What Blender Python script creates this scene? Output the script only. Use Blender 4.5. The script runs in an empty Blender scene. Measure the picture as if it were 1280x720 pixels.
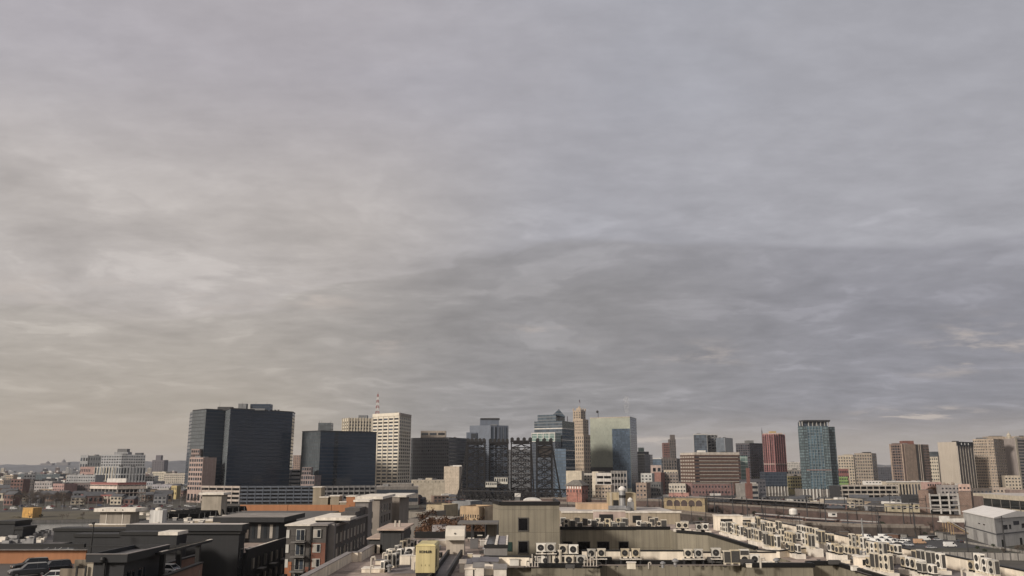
import bpy, bmesh, math, random
from mathutils import Vector, Matrix
random.seed(7)
R = math.radians
SC = bpy.context.scene
COL = SC.collection
# ------------------------------------------------------------ camera model
F = 1040.0; HOR = 584.0; H = 36.0
PT = math.atan((HOR-360)/F); SP, CP = math.sin(PT), math.cos(PT)
def Zr(py, D):                      # height of the point seen on row py at distance D
    v = (360-py)/F
    return H + D*(SP+v*CP)/(CP-v*SP)
def Xr(px, py, D):
    u = (px-640)/F; v = (360-py)/F
    return u*D/(CP-v*SP)
def on(px, py, Z):                  # point of the level Z seen at px, py
    v = (360-py)/F
    D = (Z-H)*(CP-v*SP)/(SP+v*CP)
    return Vector((Xr(px, py, D), D, Z))
def at(px, py, D): return Vector((Xr(px, py, D), D, Zr(py, D)))

# ------------------------------------------------------------ materials
def newmat(name):
    m = bpy.data.materials.new(name); m.use_nodes = True
    nt = m.node_tree; b = nt.nodes['Principled BSDF']
    return m, nt, b
def N(nt, t, **k):
    n = nt.nodes.new(t)
    for a, v in k.items(): setattr(n, a, v)
    return n
def math_(nt, op, a, b=None, c=None):
    n = N(nt, 'ShaderNodeMath', operation=op)
    for i, x in enumerate((a, b, c)):
        if x is None: continue
        if isinstance(x, (int, float)): n.inputs[i].default_value = x
        else: nt.links.new(x, n.inputs[i])
    return n.outputs[0]
def mixc(nt, f, a, b, blend='MIX'):
    n = N(nt, 'ShaderNodeMix', data_type='RGBA', blend_type=blend)
    for i, x in ((0, f), (6, a), (7, b)):
        if isinstance(x, (int, float)): n.inputs[i].default_value = x
        elif isinstance(x, (tuple, list)): n.inputs[i].default_value = (*x[:3], 1)
        else: nt.links.new(x, n.inputs[i])
    return n.outputs[2]
def ramp(nt, src, stops):
    n = N(nt, 'ShaderNodeValToRGB'); e = n.color_ramp.elements
    while len(e) < len(stops): e.new(0.5)
    for q, (p, c) in zip(e, stops):
        q.position = p; q.color = (c, c, c, 1) if isinstance(c, (int, float)) else (*c, 1)
    nt.links.new(src, n.inputs[0]); return n.outputs[0]
def noise(nt, vec, scale, detail=4, rough=.55):
    n = N(nt, 'ShaderNodeTexNoise'); n.inputs['Scale'].default_value = scale
    n.inputs['Detail'].default_value = detail; n.inputs['Roughness'].default_value = rough
    if vec is not None: nt.links.new(vec, n.inputs['Vector'])
    return n.outputs[0]
def pos(nt): return N(nt, 'ShaderNodeNewGeometry').outputs['Position']
def scaled(nt, vec, s):
    n = N(nt, 'ShaderNodeVectorMath', operation='MULTIPLY'); nt.links.new(vec, n.inputs[0]); n.inputs[1].default_value = s
    return n.outputs[0]
CACHE = {}
def M(name, col=(.3,.3,.3), rough=.8, var=.25, scale=.35, streak=.2, metal=0, bump=0, spec=.4):
    """weathered solid: mottling plus vertical rain streaks"""
    if name in CACHE: return CACHE[name]
    m, nt, b = newmat(name); p = pos(nt)
    a = noise(nt, p, scale, 6); f = ramp(nt, a, [(.3, 1-var), (.72, 1+var*.6)])
    c = mixc(nt, 1.0, col, f, 'MULTIPLY')
    if streak:
        s = noise(nt, scaled(nt, p, (1.3, 1.3, .06)), .9, 5); g = ramp(nt, s, [(.38, 1-streak), (.6, 1)])
        c = mixc(nt, 1.0, c, g, 'MULTIPLY')
    nt.links.new(c, b.inputs['Base Color'])
    b.inputs['Roughness'].default_value = rough; b.inputs['Metallic'].default_value = metal
    b.inputs['Specular IOR Level'].default_value = spec
    if bump:
        bn = N(nt, 'ShaderNodeBump'); bn.inputs['Strength'].default_value = bump; bn.inputs['Distance'].default_value = .1
        nt.links.new(noise(nt, p, 3, 6), bn.inputs['Height']); nt.links.new(bn.outputs[0], b.inputs['Normal'])
    CACHE[name] = m; return m
def panel_coords(nt, fw, fh):
    """cell coordinates of a facade: along the wall (x and y mixed by the wall's direction) and up"""
    g = N(nt, 'ShaderNodeNewGeometry'); sp = N(nt, 'ShaderNodeSeparateXYZ'); nt.links.new(g.outputs['Position'], sp.inputs[0])
    sn = N(nt, 'ShaderNodeSeparateXYZ'); nt.links.new(g.outputs['Normal'], sn.inputs[0])
    # tangent = (-ny, nx)
    u = math_(nt, 'SUBTRACT', math_(nt, 'MULTIPLY', sp.outputs[1], sn.outputs[0]), math_(nt, 'MULTIPLY', sp.outputs[0], sn.outputs[1]))
    u = math_(nt, 'DIVIDE', u, fw); v = math_(nt, 'DIVIDE', sp.outputs[2], fh)
    return u, v
def CURT(name, col, line=(.1,.1,.1), fw=1.5, fh=3.6, lw=.06, lh=.12, rough=.12, var=.3, metal=0, ior=1.5, bandcol=None):
    """curtain wall: glass panes that differ a little, thin mullions and floor lines"""
    if name in CACHE: return CACHE[name]
    m, nt, b = newmat(name); u, v = panel_coords(nt, fw, fh)
    fu = math_(nt, 'FRACT', u); fv = math_(nt, 'FRACT', v)
    lu = math_(nt, 'LESS_THAN', fu, lw); lv = math_(nt, 'LESS_THAN', fv, lh)
    cb = N(nt, 'ShaderNodeCombineXYZ'); nt.links.new(math_(nt, 'FLOOR', u), cb.inputs[0]); nt.links.new(math_(nt, 'FLOOR', v), cb.inputs[1])
    w = N(nt, 'ShaderNodeTexWhiteNoise', noise_dimensions='2D'); nt.links.new(cb.outputs[0], w.inputs['Vector'])
    f = ramp(nt, w.outputs['Value'], [(0, 1-var), (1, 1+var)])
    big = ramp(nt, noise(nt, pos(nt), .03, 3), [(.35, .85), (.65, 1.12)])
    c = mixc(nt, 1.0, mixc(nt, 1.0, col, f, 'MULTIPLY'), big, 'MULTIPLY')
    ln = math_(nt, 'MAXIMUM', lu, lv)
    c = mixc(nt, ln, c, line); nt.links.new(c, b.inputs['Base Color'])
    rr = math_(nt, 'ADD', math_(nt, 'MULTIPLY', ln, .4), rough); nt.links.new(rr, b.inputs['Roughness'])
    b.inputs['Metallic'].default_value = metal; b.inputs['IOR'].default_value = ior
    # panes are never perfectly plane
    bn = N(nt, 'ShaderNodeBump'); bn.inputs['Strength'].default_value = .02; bn.inputs['Distance'].default_value = .3
    nt.links.new(w.outputs['Value'], bn.inputs['Height']); nt.links.new(bn.outputs[0], b.inputs['Normal'])
    CACHE[name] = m; return m
def PANEL(name, col, fw=1.2, fh=3.0, lw=.035, lh=.015, dark=.55, var=.08, rough=.7):
    """cladding panels with joints, slight tone change between panels, rain streaks"""
    if name in CACHE: return CACHE[name]
    m, nt, b = newmat(name); u, v = panel_coords(nt, fw, fh)
    lu = math_(nt, 'LESS_THAN', math_(nt, 'FRACT', u), lw); lv = math_(nt, 'LESS_THAN', math_(nt, 'FRACT', v), lh)
    cb = N(nt, 'ShaderNodeCombineXYZ'); nt.links.new(math_(nt, 'FLOOR', u), cb.inputs[0]); nt.links.new(math_(nt, 'FLOOR', v), cb.inputs[1])
    w = N(nt, 'ShaderNodeTexWhiteNoise', noise_dimensions='2D'); nt.links.new(cb.outputs[0], w.inputs['Vector'])
    c = mixc(nt, 1.0, col, ramp(nt, w.outputs['Value'], [(0, 1-var), (1, 1+var)]), 'MULTIPLY')
    p = pos(nt)
    c = mixc(nt, 1.0, c, ramp(nt, noise(nt, p, .25, 6), [(.3, .82), (.7, 1.08)]), 'MULTIPLY')
    s = noise(nt, scaled(nt, p, (1.6, 1.6, .08)), 1.0, 5)
    c = mixc(nt, 1.0, c, ramp(nt, s, [(.36, .78), (.55, 1)]), 'MULTIPLY')
    c = mixc(nt, math_(nt, 'MAXIMUM', lu, lv), c, tuple(x*dark for x in col))
    nt.links.new(c, b.inputs['Base Color']); b.inputs['Roughness'].default_value = rough
    CACHE[name] = m; return m
def BRICK(name, c1, c2, mortar=(.25,.23,.21), s=2.0, rough=.85):
    if name in CACHE: return CACHE[name]
    m, nt, b = newmat(name); u, v = panel_coords(nt, 1, 1)
    cb = N(nt, 'ShaderNodeCombineXYZ'); nt.links.new(u, cb.inputs[0]); nt.links.new(v, cb.inputs[1])
    t = N(nt, 'ShaderNodeTexBrick'); nt.links.new(cb.outputs[0], t.inputs['Vector'])
    t.inputs['Color1'].default_value = (*c1, 1); t.inputs['Color2'].default_value = (*c2, 1); t.inputs['Mortar'].default_value = (*mortar, 1)
    t.inputs['Scale'].default_value = s; t.inputs['Mortar Size'].default_value = .012
    c = mixc(nt, 1.0, t.outputs[0], ramp(nt, noise(nt, pos(nt), .3, 6), [(.3, .7), (.7, 1.15)]), 'MULTIPLY')
    nt.links.new(c, b.inputs['Base Color']); b.inputs['Roughness'].default_value = rough
    CACHE[name] = m; return m
def GLASS(name='window_glass', col=(.018,.022,.028), rough=.08):
    if name in CACHE: return CACHE[name]
    m, nt, b = newmat(name)
    oi = N(nt, 'ShaderNodeObjectInfo')
    c = mixc(nt, 1.0, col, ramp(nt, oi.outputs['Random'], [(0, .5), (.7, 1.3), (1, 3.0)]), 'MULTIPLY')
    nt.links.new(c, b.inputs['Base Color']); b.inputs['Roughness'].default_value = rough
    b.inputs['IOR'].default_value = 1.5
    CACHE[name] = m; return m

# ------------------------------------------------------------ mesh builder
class MB:
    def __init__(s): s.v = []; s.f = []; s.mi = []; s.mats = []; s.smooth = set()
    def m(s, mat):
        if mat not in s.mats: s.mats.append(mat)
        return s.mats.index(mat)
    def add(s, vs, fs, mat):
        k = len(s.v); i = s.m(mat); s.v += [tuple(x) for x in vs]
        for f in fs: s.f.append([a+k for a in f]); s.mi.append(i)
    def box(s, x0, x1, y0, y1, z0, z1, mat, top=None):
        vs = [(x0,y0,z0),(x1,y0,z0),(x1,y1,z0),(x0,y1,z0),(x0,y0,z1),(x1,y0,z1),(x1,y1,z1),(x0,y1,z1)]
        s.add(vs, [(0,3,2,1),(0,1,5,4),(1,2,6,5),(2,3,7,6),(3,0,4,7)], mat)
        s.add(vs[4:], [(0,1,2,3)], top or mat)
    def prism(s, poly, z0, z1, mat, top=None):
        n = len(poly)
        if sum(poly[i][0]*poly[(i+1)%n][1]-poly[(i+1)%n][0]*poly[i][1] for i in range(n)) < 0: poly = poly[::-1]
        vs = [(p[0],p[1],z0) for p in poly]+[(p[0],p[1],z1) for p in poly]
        s.add(vs, [(i,(i+1)%n,n+(i+1)%n,n+i) for i in range(n)]+[tuple(range(n-1,-1,-1))], mat)
        s.add(vs[n:], [tuple(range(n))], top or mat)
    def obox(s, A, B, out, z0, z1, mat, inn=0.0, top=None):
        """box standing on the line A-B, reaching `out` towards the left normal side given by n"""
        a = Vector((A[0],A[1])); b = Vector((B[0],B[1])); n = facing(a, b)
        s.prism([a+n*out, b+n*out, b-n*inn, a-n*inn], z0, z1, mat, top)
    def tube(s, a, b, r0, r1, mat, n=6, cap=True):
        a = Vector(a); b = Vector(b); d = (b-a)
        if d.length < 1e-6: return
        d.normalize(); u = d.orthogonal().normalized(); w = d.cross(u)
        vs = []
        for c, r in ((a, r0), (b, r1)):
            for i in range(n):
                t = 2*math.pi*i/n; vs.append(c+u*(r*math.cos(t))+w*(r*math.sin(t)))
        fs = [(i,(i+1)%n,n+(i+1)%n,n+i) for i in range(n)]
        if cap: fs += [tuple(range(n-1,-1,-1)), tuple(range(n,2*n))]
        s.add(vs, fs, mat)
    def bar(s, a, b, w, mat, h=None):
        s.tube(a, b, w*.7, w*.7, mat, 4)
    def lathe(s, c, prof, mat, n=16, axis='z'):
        vs = []; k = len(prof)
        for r, z in prof:
            for i in range(n):
                t = 2*math.pi*i/n; x, y = r*math.cos(t), r*math.sin(t)
                p = (x, y, z) if axis == 'z' else ((x, z, y) if axis == 'y' else (z, x, y))
                vs.append((c[0]+p[0], c[1]+p[1], c[2]+p[2]))
        fs = [(j*n+i, j*n+(i+1)%n, (j+1)*n+(i+1)%n, (j+1)*n+i) for j in range(k-1) for i in range(n)]
        fs += [tuple(range(n-1,-1,-1)), tuple(range((k-1)*n, k*n))]
        s.add(vs, fs, mat)
    def build(s, name, parent=None, loc=None, smooth=False, fix=True):
        me = bpy.data.meshes.new(name); me.from_pydata(s.v, [], s.f)
        for m in s.mats: me.materials.append(m)
        me.polygons.foreach_set('material_index', s.mi)
        if fix:
            bm = bmesh.new(); bm.from_mesh(me); bmesh.ops.recalc_face_normals(bm, faces=bm.faces); bm.to_mesh(me); bm.free()
        if smooth: me.polygons.foreach_set('use_smooth', [True]*len(me.polygons))
        o = bpy.data.objects.new(name, me); COL.objects.link(o)
        if parent is not None: o.parent = parent
        if loc is not None: o.location = loc
        return o
def facing(a, b):
    d = (b-a).normalized(); n = Vector((d.y, -d.x)); mid = (a+b)/2
    return n if n.dot(-mid) > 0 else -n
def tag(o, label, cat, group=None, kind=None):
    o['label'] = label; o['category'] = cat
    if group: o['group'] = group
    if kind: o['kind'] = kind
    return o
def struct(o): o['kind'] = 'structure'; return o
def thing(name, label, cat, loc=(0,0,0), group=None, rz=0):
    o = bpy.data.objects.new(name, None); COL.objects.link(o); o.empty_display_size = .5
    o.location = loc; o.rotation_euler = (0,0,rz); return tag(o, label, cat, group)
KIDS = {}
def kids(o): return [c for c in COL.objects if c.parent == o]
def dup(o, loc=None, rz=None, label=None, group=None, scale=None, mats=None):
    if o.name not in KIDS:
        ks = [c for c in bpy.data.objects if c.parent == o]
        KIDS[o.name] = [(c, [d for d in bpy.data.objects if d.parent == c]) for c in ks]
    r = o.copy(); COL.objects.link(r)
    if loc is not None: r.location = loc
    if rz is not None: r.rotation_euler = (0,0,rz)
    if scale is not None: r.scale = scale if not isinstance(scale, (int,float)) else (scale,)*3
    if label: r['label'] = label
    if group: r['group'] = group
    for c, gs in KIDS[o.name]:
        k = c.copy(); COL.objects.link(k); k.parent = r
        if mats and c.name.split('.')[0] in mats and len(k.material_slots):
            k.material_slots[0].link = 'OBJECT'; k.material_slots[0].material = mats[c.name.split('.')[0]]
        for g in gs: q = g.copy(); COL.objects.link(q); q.parent = k
    return r

# ------------------------------------------------------------ buildings
class Bld:
    def __init__(s, name, label, cat='building', group=None):
        s.t = thing(name, label, cat, group=group); s.t.name = name; s.cnt = {}; s.rest = {}; s.based = False
    def base(s, p):
        if not s.based: s.t.location = (p[0], p[1], 0); s.o = Vector((p[0], p[1], 0)); s.based = True
    def put(s, mb, name, **k):
        o = mb.build(name, s.t, **k); o.location = o.location-s.o; return o
    def vol(s, edge, top, mat, roofmat=None, z0=0, depth=20, row=None, name='wall', parapet=.0, z1=None):
        """edge: visible footprint corners (px, D) from left to right, read on row `row`"""
        pts = [Vector((Xr(p, row or top, D), D)) for p, D in edge]
        if z1 is None: z1 = Zr(top, edge[0][1])
        s.base(pts[0])
        poly = close(pts, depth)
        mb = MB(); mb.prism(poly, z0, z1, mat, roofmat or mat)
        s.put(mb, name)
        ar = abs(sum(poly[i][0]*poly[(i+1)%len(poly)][1]-poly[(i+1)%len(poly)][0]*poly[i][1] for i in range(len(poly))))/2
        if ar > 260 and z1 > 15:
            rr = random.Random(int(ar)); c = sum(poly, Vector((0,0)))/len(poly)
            for _ in range(rr.randint(2,4)):
                v = poly[rr.randrange(len(poly))]; q = c.lerp(v, rr.uniform(.1,.62)); w, d, h = rr.uniform(1,3.2), rr.uniform(1,2.5), rr.uniform(.8,2.0)
                r = MB(); r.box(q.x-w, q.x+w, q.y-d, q.y+d, z1, z1+h, rr.choice((M('unit_grey',(.20,.20,.20)),M('unit_pale',(.42,.40,.37)),M('unit_dark',(.05,.05,.052))))); s.put(r, 'roof_unit')
        if parapet:
            r = MB()
            for i in range(len(poly)):
                a, b = poly[i], poly[(i+1)%len(poly)]; d = (b-a).normalized(); n = Vector((d.y,-d.x))
                c = sum(poly, Vector((0,0)))/len(poly)
                if n.dot((a+b)/2-c) > 0: n = -n
                r.prism([a, b, b+n*.4, a+n*.4], z1+.003*i, z1+parapet+.003*i, mat)
            s.put(r, 'parapet')
        return pts, z1
    def wins(s, A, B, z0, z1, nx, nf, ww=.6, wh=.55, mat=None, name='window', out=.06, skip=0, m0=0, limit=99, thick=.3):
        """a grid of nx by nf windows on the wall from A to B between heights z0 and z1"""
        a = Vector(A[:2]); b = Vector(B[:2]); n = facing(a, b); d = (b-a)
        L = d.length; d.normalize(); ang = math.atan2(d.y, d.x)
        cw = (L-2*m0)/nx; ch = (z1-z0)/nf; mat = mat or GLASS()
        mb = MB(); w = cw*ww; h = ch*wh; mb.box(-w/2, w/2, -thick/2, thick/2, 0, h, mat)
        proto = None; rest = MB()
        for j in range(nf):
            for i in range(nx):
                if skip and random.random() < skip: continue
                p = a+d*(m0+(i+.5)*cw)+n*(out-thick/2); z = z1-(j+.5)*ch-h/2
                k = s.cnt.get(name, 0)
                if k < limit:
                    s.cnt[name] = k+1
                    if proto is None: proto = mb.build(name, s.t); o = proto
                    else: o = proto.copy(); COL.objects.link(o)
                    o.location = Vector((p.x, p.y, z))-s.o; o.rotation_euler = (0,0,ang)
                else:
                    q = Matrix.Translation((p.x, p.y, z)) @ Matrix.Rotation(ang, 4, 'Z')
                    k0 = len(rest.v); rest.add([q @ Vector(v) for v in mb.v], mb.f, mat)
        if rest.v:
            o = s.put(rest, name, fix=False); o['kind'] = 'stuff'
    def bands(s, A, B, z0, z1, nf, wh=.5, mat=None, name='window_band', out=.08, m0=.5):
        a = Vector(A[:2]); b = Vector(B[:2]); d = (b-a).normalized(); a = a+d*m0; b = b-d*m0; ch = (z1-z0)/nf
        mat = mat or GLASS()
        for j in range(nf):
            z = z1-(j+.5)*ch-ch*wh/2; mb = MB(); mb.obox(a, b, out, z, z+ch*wh, mat, inn=.2); s.put(mb, name)
    def fins(s, A, B, z0, z1, n, w, out, mat, name='fin', each=True):
        a = Vector(A[:2]); b = Vector(B[:2]); L = (b-a).length; d = (b-a).normalized(); allm = MB()
        for i in range(n+1):
            p = a+d*(L*i/n); mb = MB() if each else allm
            q0 = p-d*(w/2) if i else p; q1 = p+d*(w/2) if i < n else p
            mb.obox(q0, q1, out, z0, z1, mat, inn=.2)
            if each: s.put(mb, name)
        if not each: s.put(allm, name)
    def slab(s, A, B, z0, z1, out, mat, name='cornice', inn=.3, ext=0):
        a = Vector(A[:2]); b = Vector(B[:2]); d = (b-a).normalized(); mb = MB()
        mb.obox(a-d*ext, b+d*ext, out, z0, z1, mat, inn=inn); s.put(mb, name)
    def box(s, px0, px1, top, D, mat, z0, depth=6, name='penthouse', roofmat=None, z1=None):
        x0, x1 = Xr(px0, top, D), Xr(px1, top, D); z1 = Zr(top, D) if z1 is None else z1
        mb = MB(); s.base((x0, D)); mb.box(x0, x1, D, D+depth, z0, z1, mat, roofmat); return s.put(mb, name)
def close(pts, depth):
    if len(pts) == 3: return [pts[0], pts[1], pts[2], pts[0]+pts[2]-pts[1]]
    n = -facing(pts[0], pts[-1])
    return list(pts)+[pts[-1]+n*depth, pts[0]+n*depth]
# ------------------------------------------------------------ camera, light, sky
cd = bpy.data.cameras.new('camera'); cam = bpy.data.objects.new('camera', cd); COL.objects.link(cam)
cam.location = (0,0,H); cam.rotation_euler = (R(90)+PT, 0, 0)
cd.sensor_width = 36; cd.lens = 36*F/1280; cd.clip_start = .5; cd.clip_end = 40000
SC.camera = cam
SC.view_settings.view_transform = 'Standard'; SC.view_settings.look = 'None'; SC.view_settings.gamma = 1; SC.view_settings.exposure = .6
SAZ, SEL = R(229), R(24)            # sun low behind the left shoulder, veiled by the cloud
sd = bpy.data.lights.new('sun', 'SUN'); sun = bpy.data.objects.new('sun', sd); COL.objects.link(sun)
sd.energy = 2.6; sd.angle = R(7); sd.color = (1, .91, .81)
dv = Vector((math.sin(SAZ)*math.cos(SEL), math.cos(SAZ)*math.cos(SEL), math.sin(SEL)))
sun.rotation_euler = dv.to_track_quat('Z', 'Y').to_euler(); sun.location = (0,0,200)
wd = bpy.data.worlds.new('World'); SC.world = wd; wd.use_nodes = True; nt = wd.node_tree
bg = nt.nodes['Background']; bg.inputs['Strength'].default_value = .1
sky = N(nt, 'ShaderNodeTexSky', sky_type='NISHITA'); sky.sun_disc = False; sky.sun_elevation = SEL; sky.sun_rotation = SAZ
tc = N(nt, 'ShaderNodeTexCoord'); sx = N(nt, 'ShaderNodeSeparateXYZ'); nt.links.new(tc.outputs['Generated'], sx.inputs[0])
x, y, z = sx.outputs
el = math_(nt, 'MULTIPLY', math_(nt, 'ARCSINE', z), 57.2958)
az = math_(nt, 'MULTIPLY', math_(nt, 'ARCTAN2', x, y), 57.2958)
zz = math_(nt, 'ADD', math_(nt, 'ABSOLUTE', z), .13)
cq = N(nt, 'ShaderNodeCombineXYZ'); nt.links.new(math_(nt, 'DIVIDE', x, zz), cq.inputs[0]); nt.links.new(math_(nt, 'DIVIDE', y, zz), cq.inputs[1]); q = cq.outputs[0]
warp = N(nt, 'ShaderNodeTexNoise'); warp.inputs['Scale'].default_value = .9; warp.inputs['Detail'].default_value = 3; nt.links.new(q, warp.inputs['Vector'])
wv = N(nt, 'ShaderNodeVectorMath', operation='MULTIPLY_ADD'); nt.links.new(warp.outputs['Color'], wv.inputs[0]); wv.inputs[1].default_value = (.9,.9,.9); nt.links.new(q, wv.inputs[2]); qw = wv.outputs[0]
n1 = noise(nt, qw, .7, 7, .5); n2 = noise(nt, qw, 2.6, 9, .58); n3 = noise(nt, scaled(nt, q, (.7, 1, 1)), 9.0, 7, .62)
# soft vertical change of tone, warmer on the left towards the horizon
def map_(src, a, b, c=0.0, d=1.0):
    m = N(nt, 'ShaderNodeMapRange', interpolation_type='SMOOTHSTEP'); nt.links.new(src, m.inputs[0])
    for i, k in enumerate((a, b, c, d)): m.inputs[i+1].default_value = k
    return m.outputs[0]
K = 1.60
def kc(r, g, b): return (r*K, g*K, b*K)
azr = map_(az, -18, 16)
up_c = mixc(nt, azr, kc(1.72,1.62,1.72), kc(1.54,1.53,1.67))                      # high layer: lilac on the left, bluer on the right
col = mixc(nt, map_(el, 27, 15), up_c, mixc(nt, map_(az, -14, 6), kc(2.02,1.86,1.77), kc(1.60,1.58,1.70)))
col = mixc(nt, math_(nt, 'MULTIPLY', map_(el, 12, 1.5), map_(az, 2, -18)), col, kc(1.95,1.70,1.38))
# the darker cloud deck: a bank with a smooth rim on the right, broken and bumpy on the left
edge = math_(nt, 'ADD', math_(nt, 'MULTIPLY', map_(az, -26, 0), 6.6), math_(nt, 'ADD', 9.2, math_(nt, 'MULTIPLY', map_(az, 3, 31), -2.2)))
amp = map_(az, -8, 12, 1.0, .30)
wob = math_(nt, 'ADD', math_(nt, 'MULTIPLY', math_(nt, 'SUBTRACT', n2, .5), 4.5), math_(nt, 'MULTIPLY', math_(nt, 'SUBTRACT', n1, .5), 7.0))
dd = math_(nt, 'ADD', math_(nt, 'SUBTRACT', edge, el), math_(nt, 'MULTIPLY', wob, amp))
dk = map_(dd, -.1, .55); dk2 = map_(dd, .4, 4.5)
dk = math_(nt, 'MULTIPLY', dk, math_(nt, 'ADD', math_(nt, 'MULTIPLY', dk2, .35), .65))
deck = mixc(nt, map_(az, -20, 2), kc(1.68,1.54,1.40), mixc(nt, map_(az, 2, 26), kc(1.17,1.12,1.13), kc(1.07,1.05,1.16)))
dk = math_(nt, 'MULTIPLY', dk, map_(el, .9, 3.0, .25, 1.0))
col = mixc(nt, math_(nt, 'MULTIPLY', dk, .95), col, deck)
# puffs and streaks
col = mixc(nt, 1.0, col, ramp(nt, n1, [(.3, .94), (.5, 1.0), (.70, 1.06)]), 'MULTIPLY')
pf = ramp(nt, n2, [(.30, .85), (.43, .94), (.49, 1.0), (.55, 1.03), (.62, 1.19)])
col = mixc(nt, map_(el, 22, 12, .25, 1.0), col, pf, 'MULTIPLY')
col = mixc(nt, 1.0, col, ramp(nt, n3, [(.32, .94), (.5, 1.0), (.68, 1.07)]), 'MULTIPLY')
# warm light under the deck along the horizon
hw = map_(el, 4.2, .4); hw = math_(nt, 'MULTIPLY', hw, map_(math_(nt, 'ABSOLUTE', math_(nt, 'ADD', az, 3)), 4, 18, .25, 1.0))
lw = math_(nt, 'MULTIPLY', map_(el, 10, .5), map_(az, -4, -20)); col = mixc(nt, math_(nt, 'MULTIPLY', lw, .55), col, kc(1.90,1.62,1.30))
col = mixc(nt, math_(nt, 'MULTIPLY', hw, .75), col, kc(1.78,1.52,1.28))
# small breaks where the cloud thins and the brighter layer shows
br = None
for a_, e_, wa, we, s_ in ((27.8,6.6,2.2,.9,1.5),(29.5,8.1,1.6,.7,1.0),(12.8,7.3,2.2,.8,.9),(25.6,3.2,2.6,.35,2.6),(9.5,1.75,2.8,.22,1.8),(-9,8.2,1.6,.7,.8),(-14,11.2,3.4,.7,.9),(-27,10.3,4.5,1.0,1.0),(-20.5,10.6,3.0,.6,1.0),(2.5,9.2,3,.7,.6),(31,7,3,.5,.8)):
    t1 = math_(nt, 'POWER', math_(nt, 'ABSOLUTE', math_(nt, 'DIVIDE', math_(nt, 'SUBTRACT', az, a_), wa)), 2.0); t2 = math_(nt, 'POWER', math_(nt, 'ABSOLUTE', math_(nt, 'DIVIDE', math_(nt, 'SUBTRACT', el, e_), we)), 2.0)
    g_ = math_(nt, 'MULTIPLY', math_(nt, 'EXPONENT', math_(nt, 'MULTIPLY', math_(nt, 'ADD', t1, t2), -1.0)), s_); br = g_ if br is None else math_(nt, 'ADD', br, g_)
n5 = noise(nt, scaled(nt, q, (.8, 1, 1)), 3.2, 7, .62)
br = math_(nt, 'MULTIPLY', br, map_(n5, .47, .66)); br = math_(nt, 'MINIMUM', br, 1.0)
col = mixc(nt, math_(nt, 'MULTIPLY', br, .75), col, kc(2.35,2.05,1.85))
# broad glow around the sun, added unseen behind the camera as fill light
vd = N(nt, 'ShaderNodeVectorMath', operation='DOT_PRODUCT'); nt.links.new(tc.outputs['Generated'], vd.inputs[0]); vd.inputs[1].default_value = dv
gw = math_(nt, 'POWER', math_(nt, 'MAXIMUM', vd.outputs['Value'], 0), 2.0)
col = mixc(nt, gw, col, (6.0, 5.0, 4.1))
# a little of the clear sky shows through the thinner parts high up
thin = math_(nt, 'MULTIPLY', map_(n1, .52, .75), map_(el, 12, 24)); 
bl_ = N(nt, 'ShaderNodeMix', data_type='RGBA'); nt.links.new(math_(nt, 'ADD', math_(nt, 'MULTIPLY', thin, .05), .015), bl_.inputs[0]); nt.links.new(col, bl_.inputs[6]); nt.links.new(sky.outputs[0], bl_.inputs[7])
nt.links.new(bl_.outputs[2], bg.inputs['Color'])

# ------------------------------------------------------------ ground, river, hills
g = M('ground_mix', (.055,.050,.044), .95, .0, streak=0); gnt = g.node_tree; gb = gnt.nodes['Principled BSDF']
p = pos(gnt); a = noise(gnt, p, .012, 8, .6); b_ = noise(gnt, p, .15, 8, .65)
cc = N(gnt, 'ShaderNodeValToRGB'); e = cc.color_ramp.elements
for i, (pp, c) in enumerate([(.3,(.030,.030,.032)),(.45,(.062,.056,.048)),(.55,(.045,.044,.032)),(.7,(.085,.076,.062))]):
    q_ = e[i] if i < 2 else e.new(pp); q_.position = pp; q_.color = (*c, 1)
gnt.links.new(a, cc.inputs[0])
gnt.links.new(mixc(gnt, 1.0, cc.outputs[0], ramp(gnt, b_, [(.3, .55), (.7, 1.5)]), 'MULTIPLY'), gb.inputs['Base Color'])
mb = MB(); mb.add([(-9000,-5000,0),(9000,-5000,0),(9000,9000,0),(-9000,9000,0)], [(0,1,2,3)], g); struct(mb.build('ground'))
wm, wnt, wb = newmat('river_water'); wb.inputs['Base Color'].default_value = (.035,.038,.036,1); wb.inputs['Roughness'].default_value = .12
bn = N(wnt, 'ShaderNodeBump'); bn.inputs['Strength'].default_value = .25; bn.inputs['Distance'].default_value = .2
wnt.links.new(noise(wnt, scaled(wnt, pos(wnt), (1,1,1)), .35, 5), bn.inputs['Height']); wnt.links.new(bn.outputs[0], wb.inputs['Normal'])
def strip(name, pts, w, z, mat, kind='structure', rest=None):
    pts = [Vector(q) for q in pts]; L = []; Rr = []
    for i, q in enumerate(pts):
        d = (pts[min(i+1, len(pts)-1)]-pts[max(i-1, 0)]).normalized(); n = Vector((d.y, -d.x))
        L.append(q+n*w/2); Rr.append(q-n*w/2)
    k = len(pts); m = MB(); m.add([(q.x, q.y, z) for q in L]+[(q.x, q.y, z) for q in Rr], [(i, i+1, k+i+1, k+i) for i in range(k-1)], mat)
    o = m.build(name); o['kind'] = kind; return o
strip('river', [(-900,470),(-420,505),(-230,545),(-110,655),(0,760),(160,880),(420,1010),(800,1150)], 88, .02, wm)
asph = M('asphalt', (.045,.045,.047), .9, .3, .08, 0); conc = M('concrete', (.27,.255,.235), .85, .3, .2, .3); dconc = M('dark_concrete', (.12,.115,.11), .85, .3, .2, .3)
paint = M('road_paint', (.6,.6,.56), .7, .2, 1, 0)
grassy = M('winter_grass', (.085,.075,.050), .95, .35, .06, 0)
strip('riverside_field', [(-700,590),(-420,640),(-190,700),(-110,775)], 120, .03, grassy)
strip('far_bank_road', [(-900,700),(-450,715),(-200,800),(-60,930),(200,1060)], 16, .045, asph)
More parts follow.
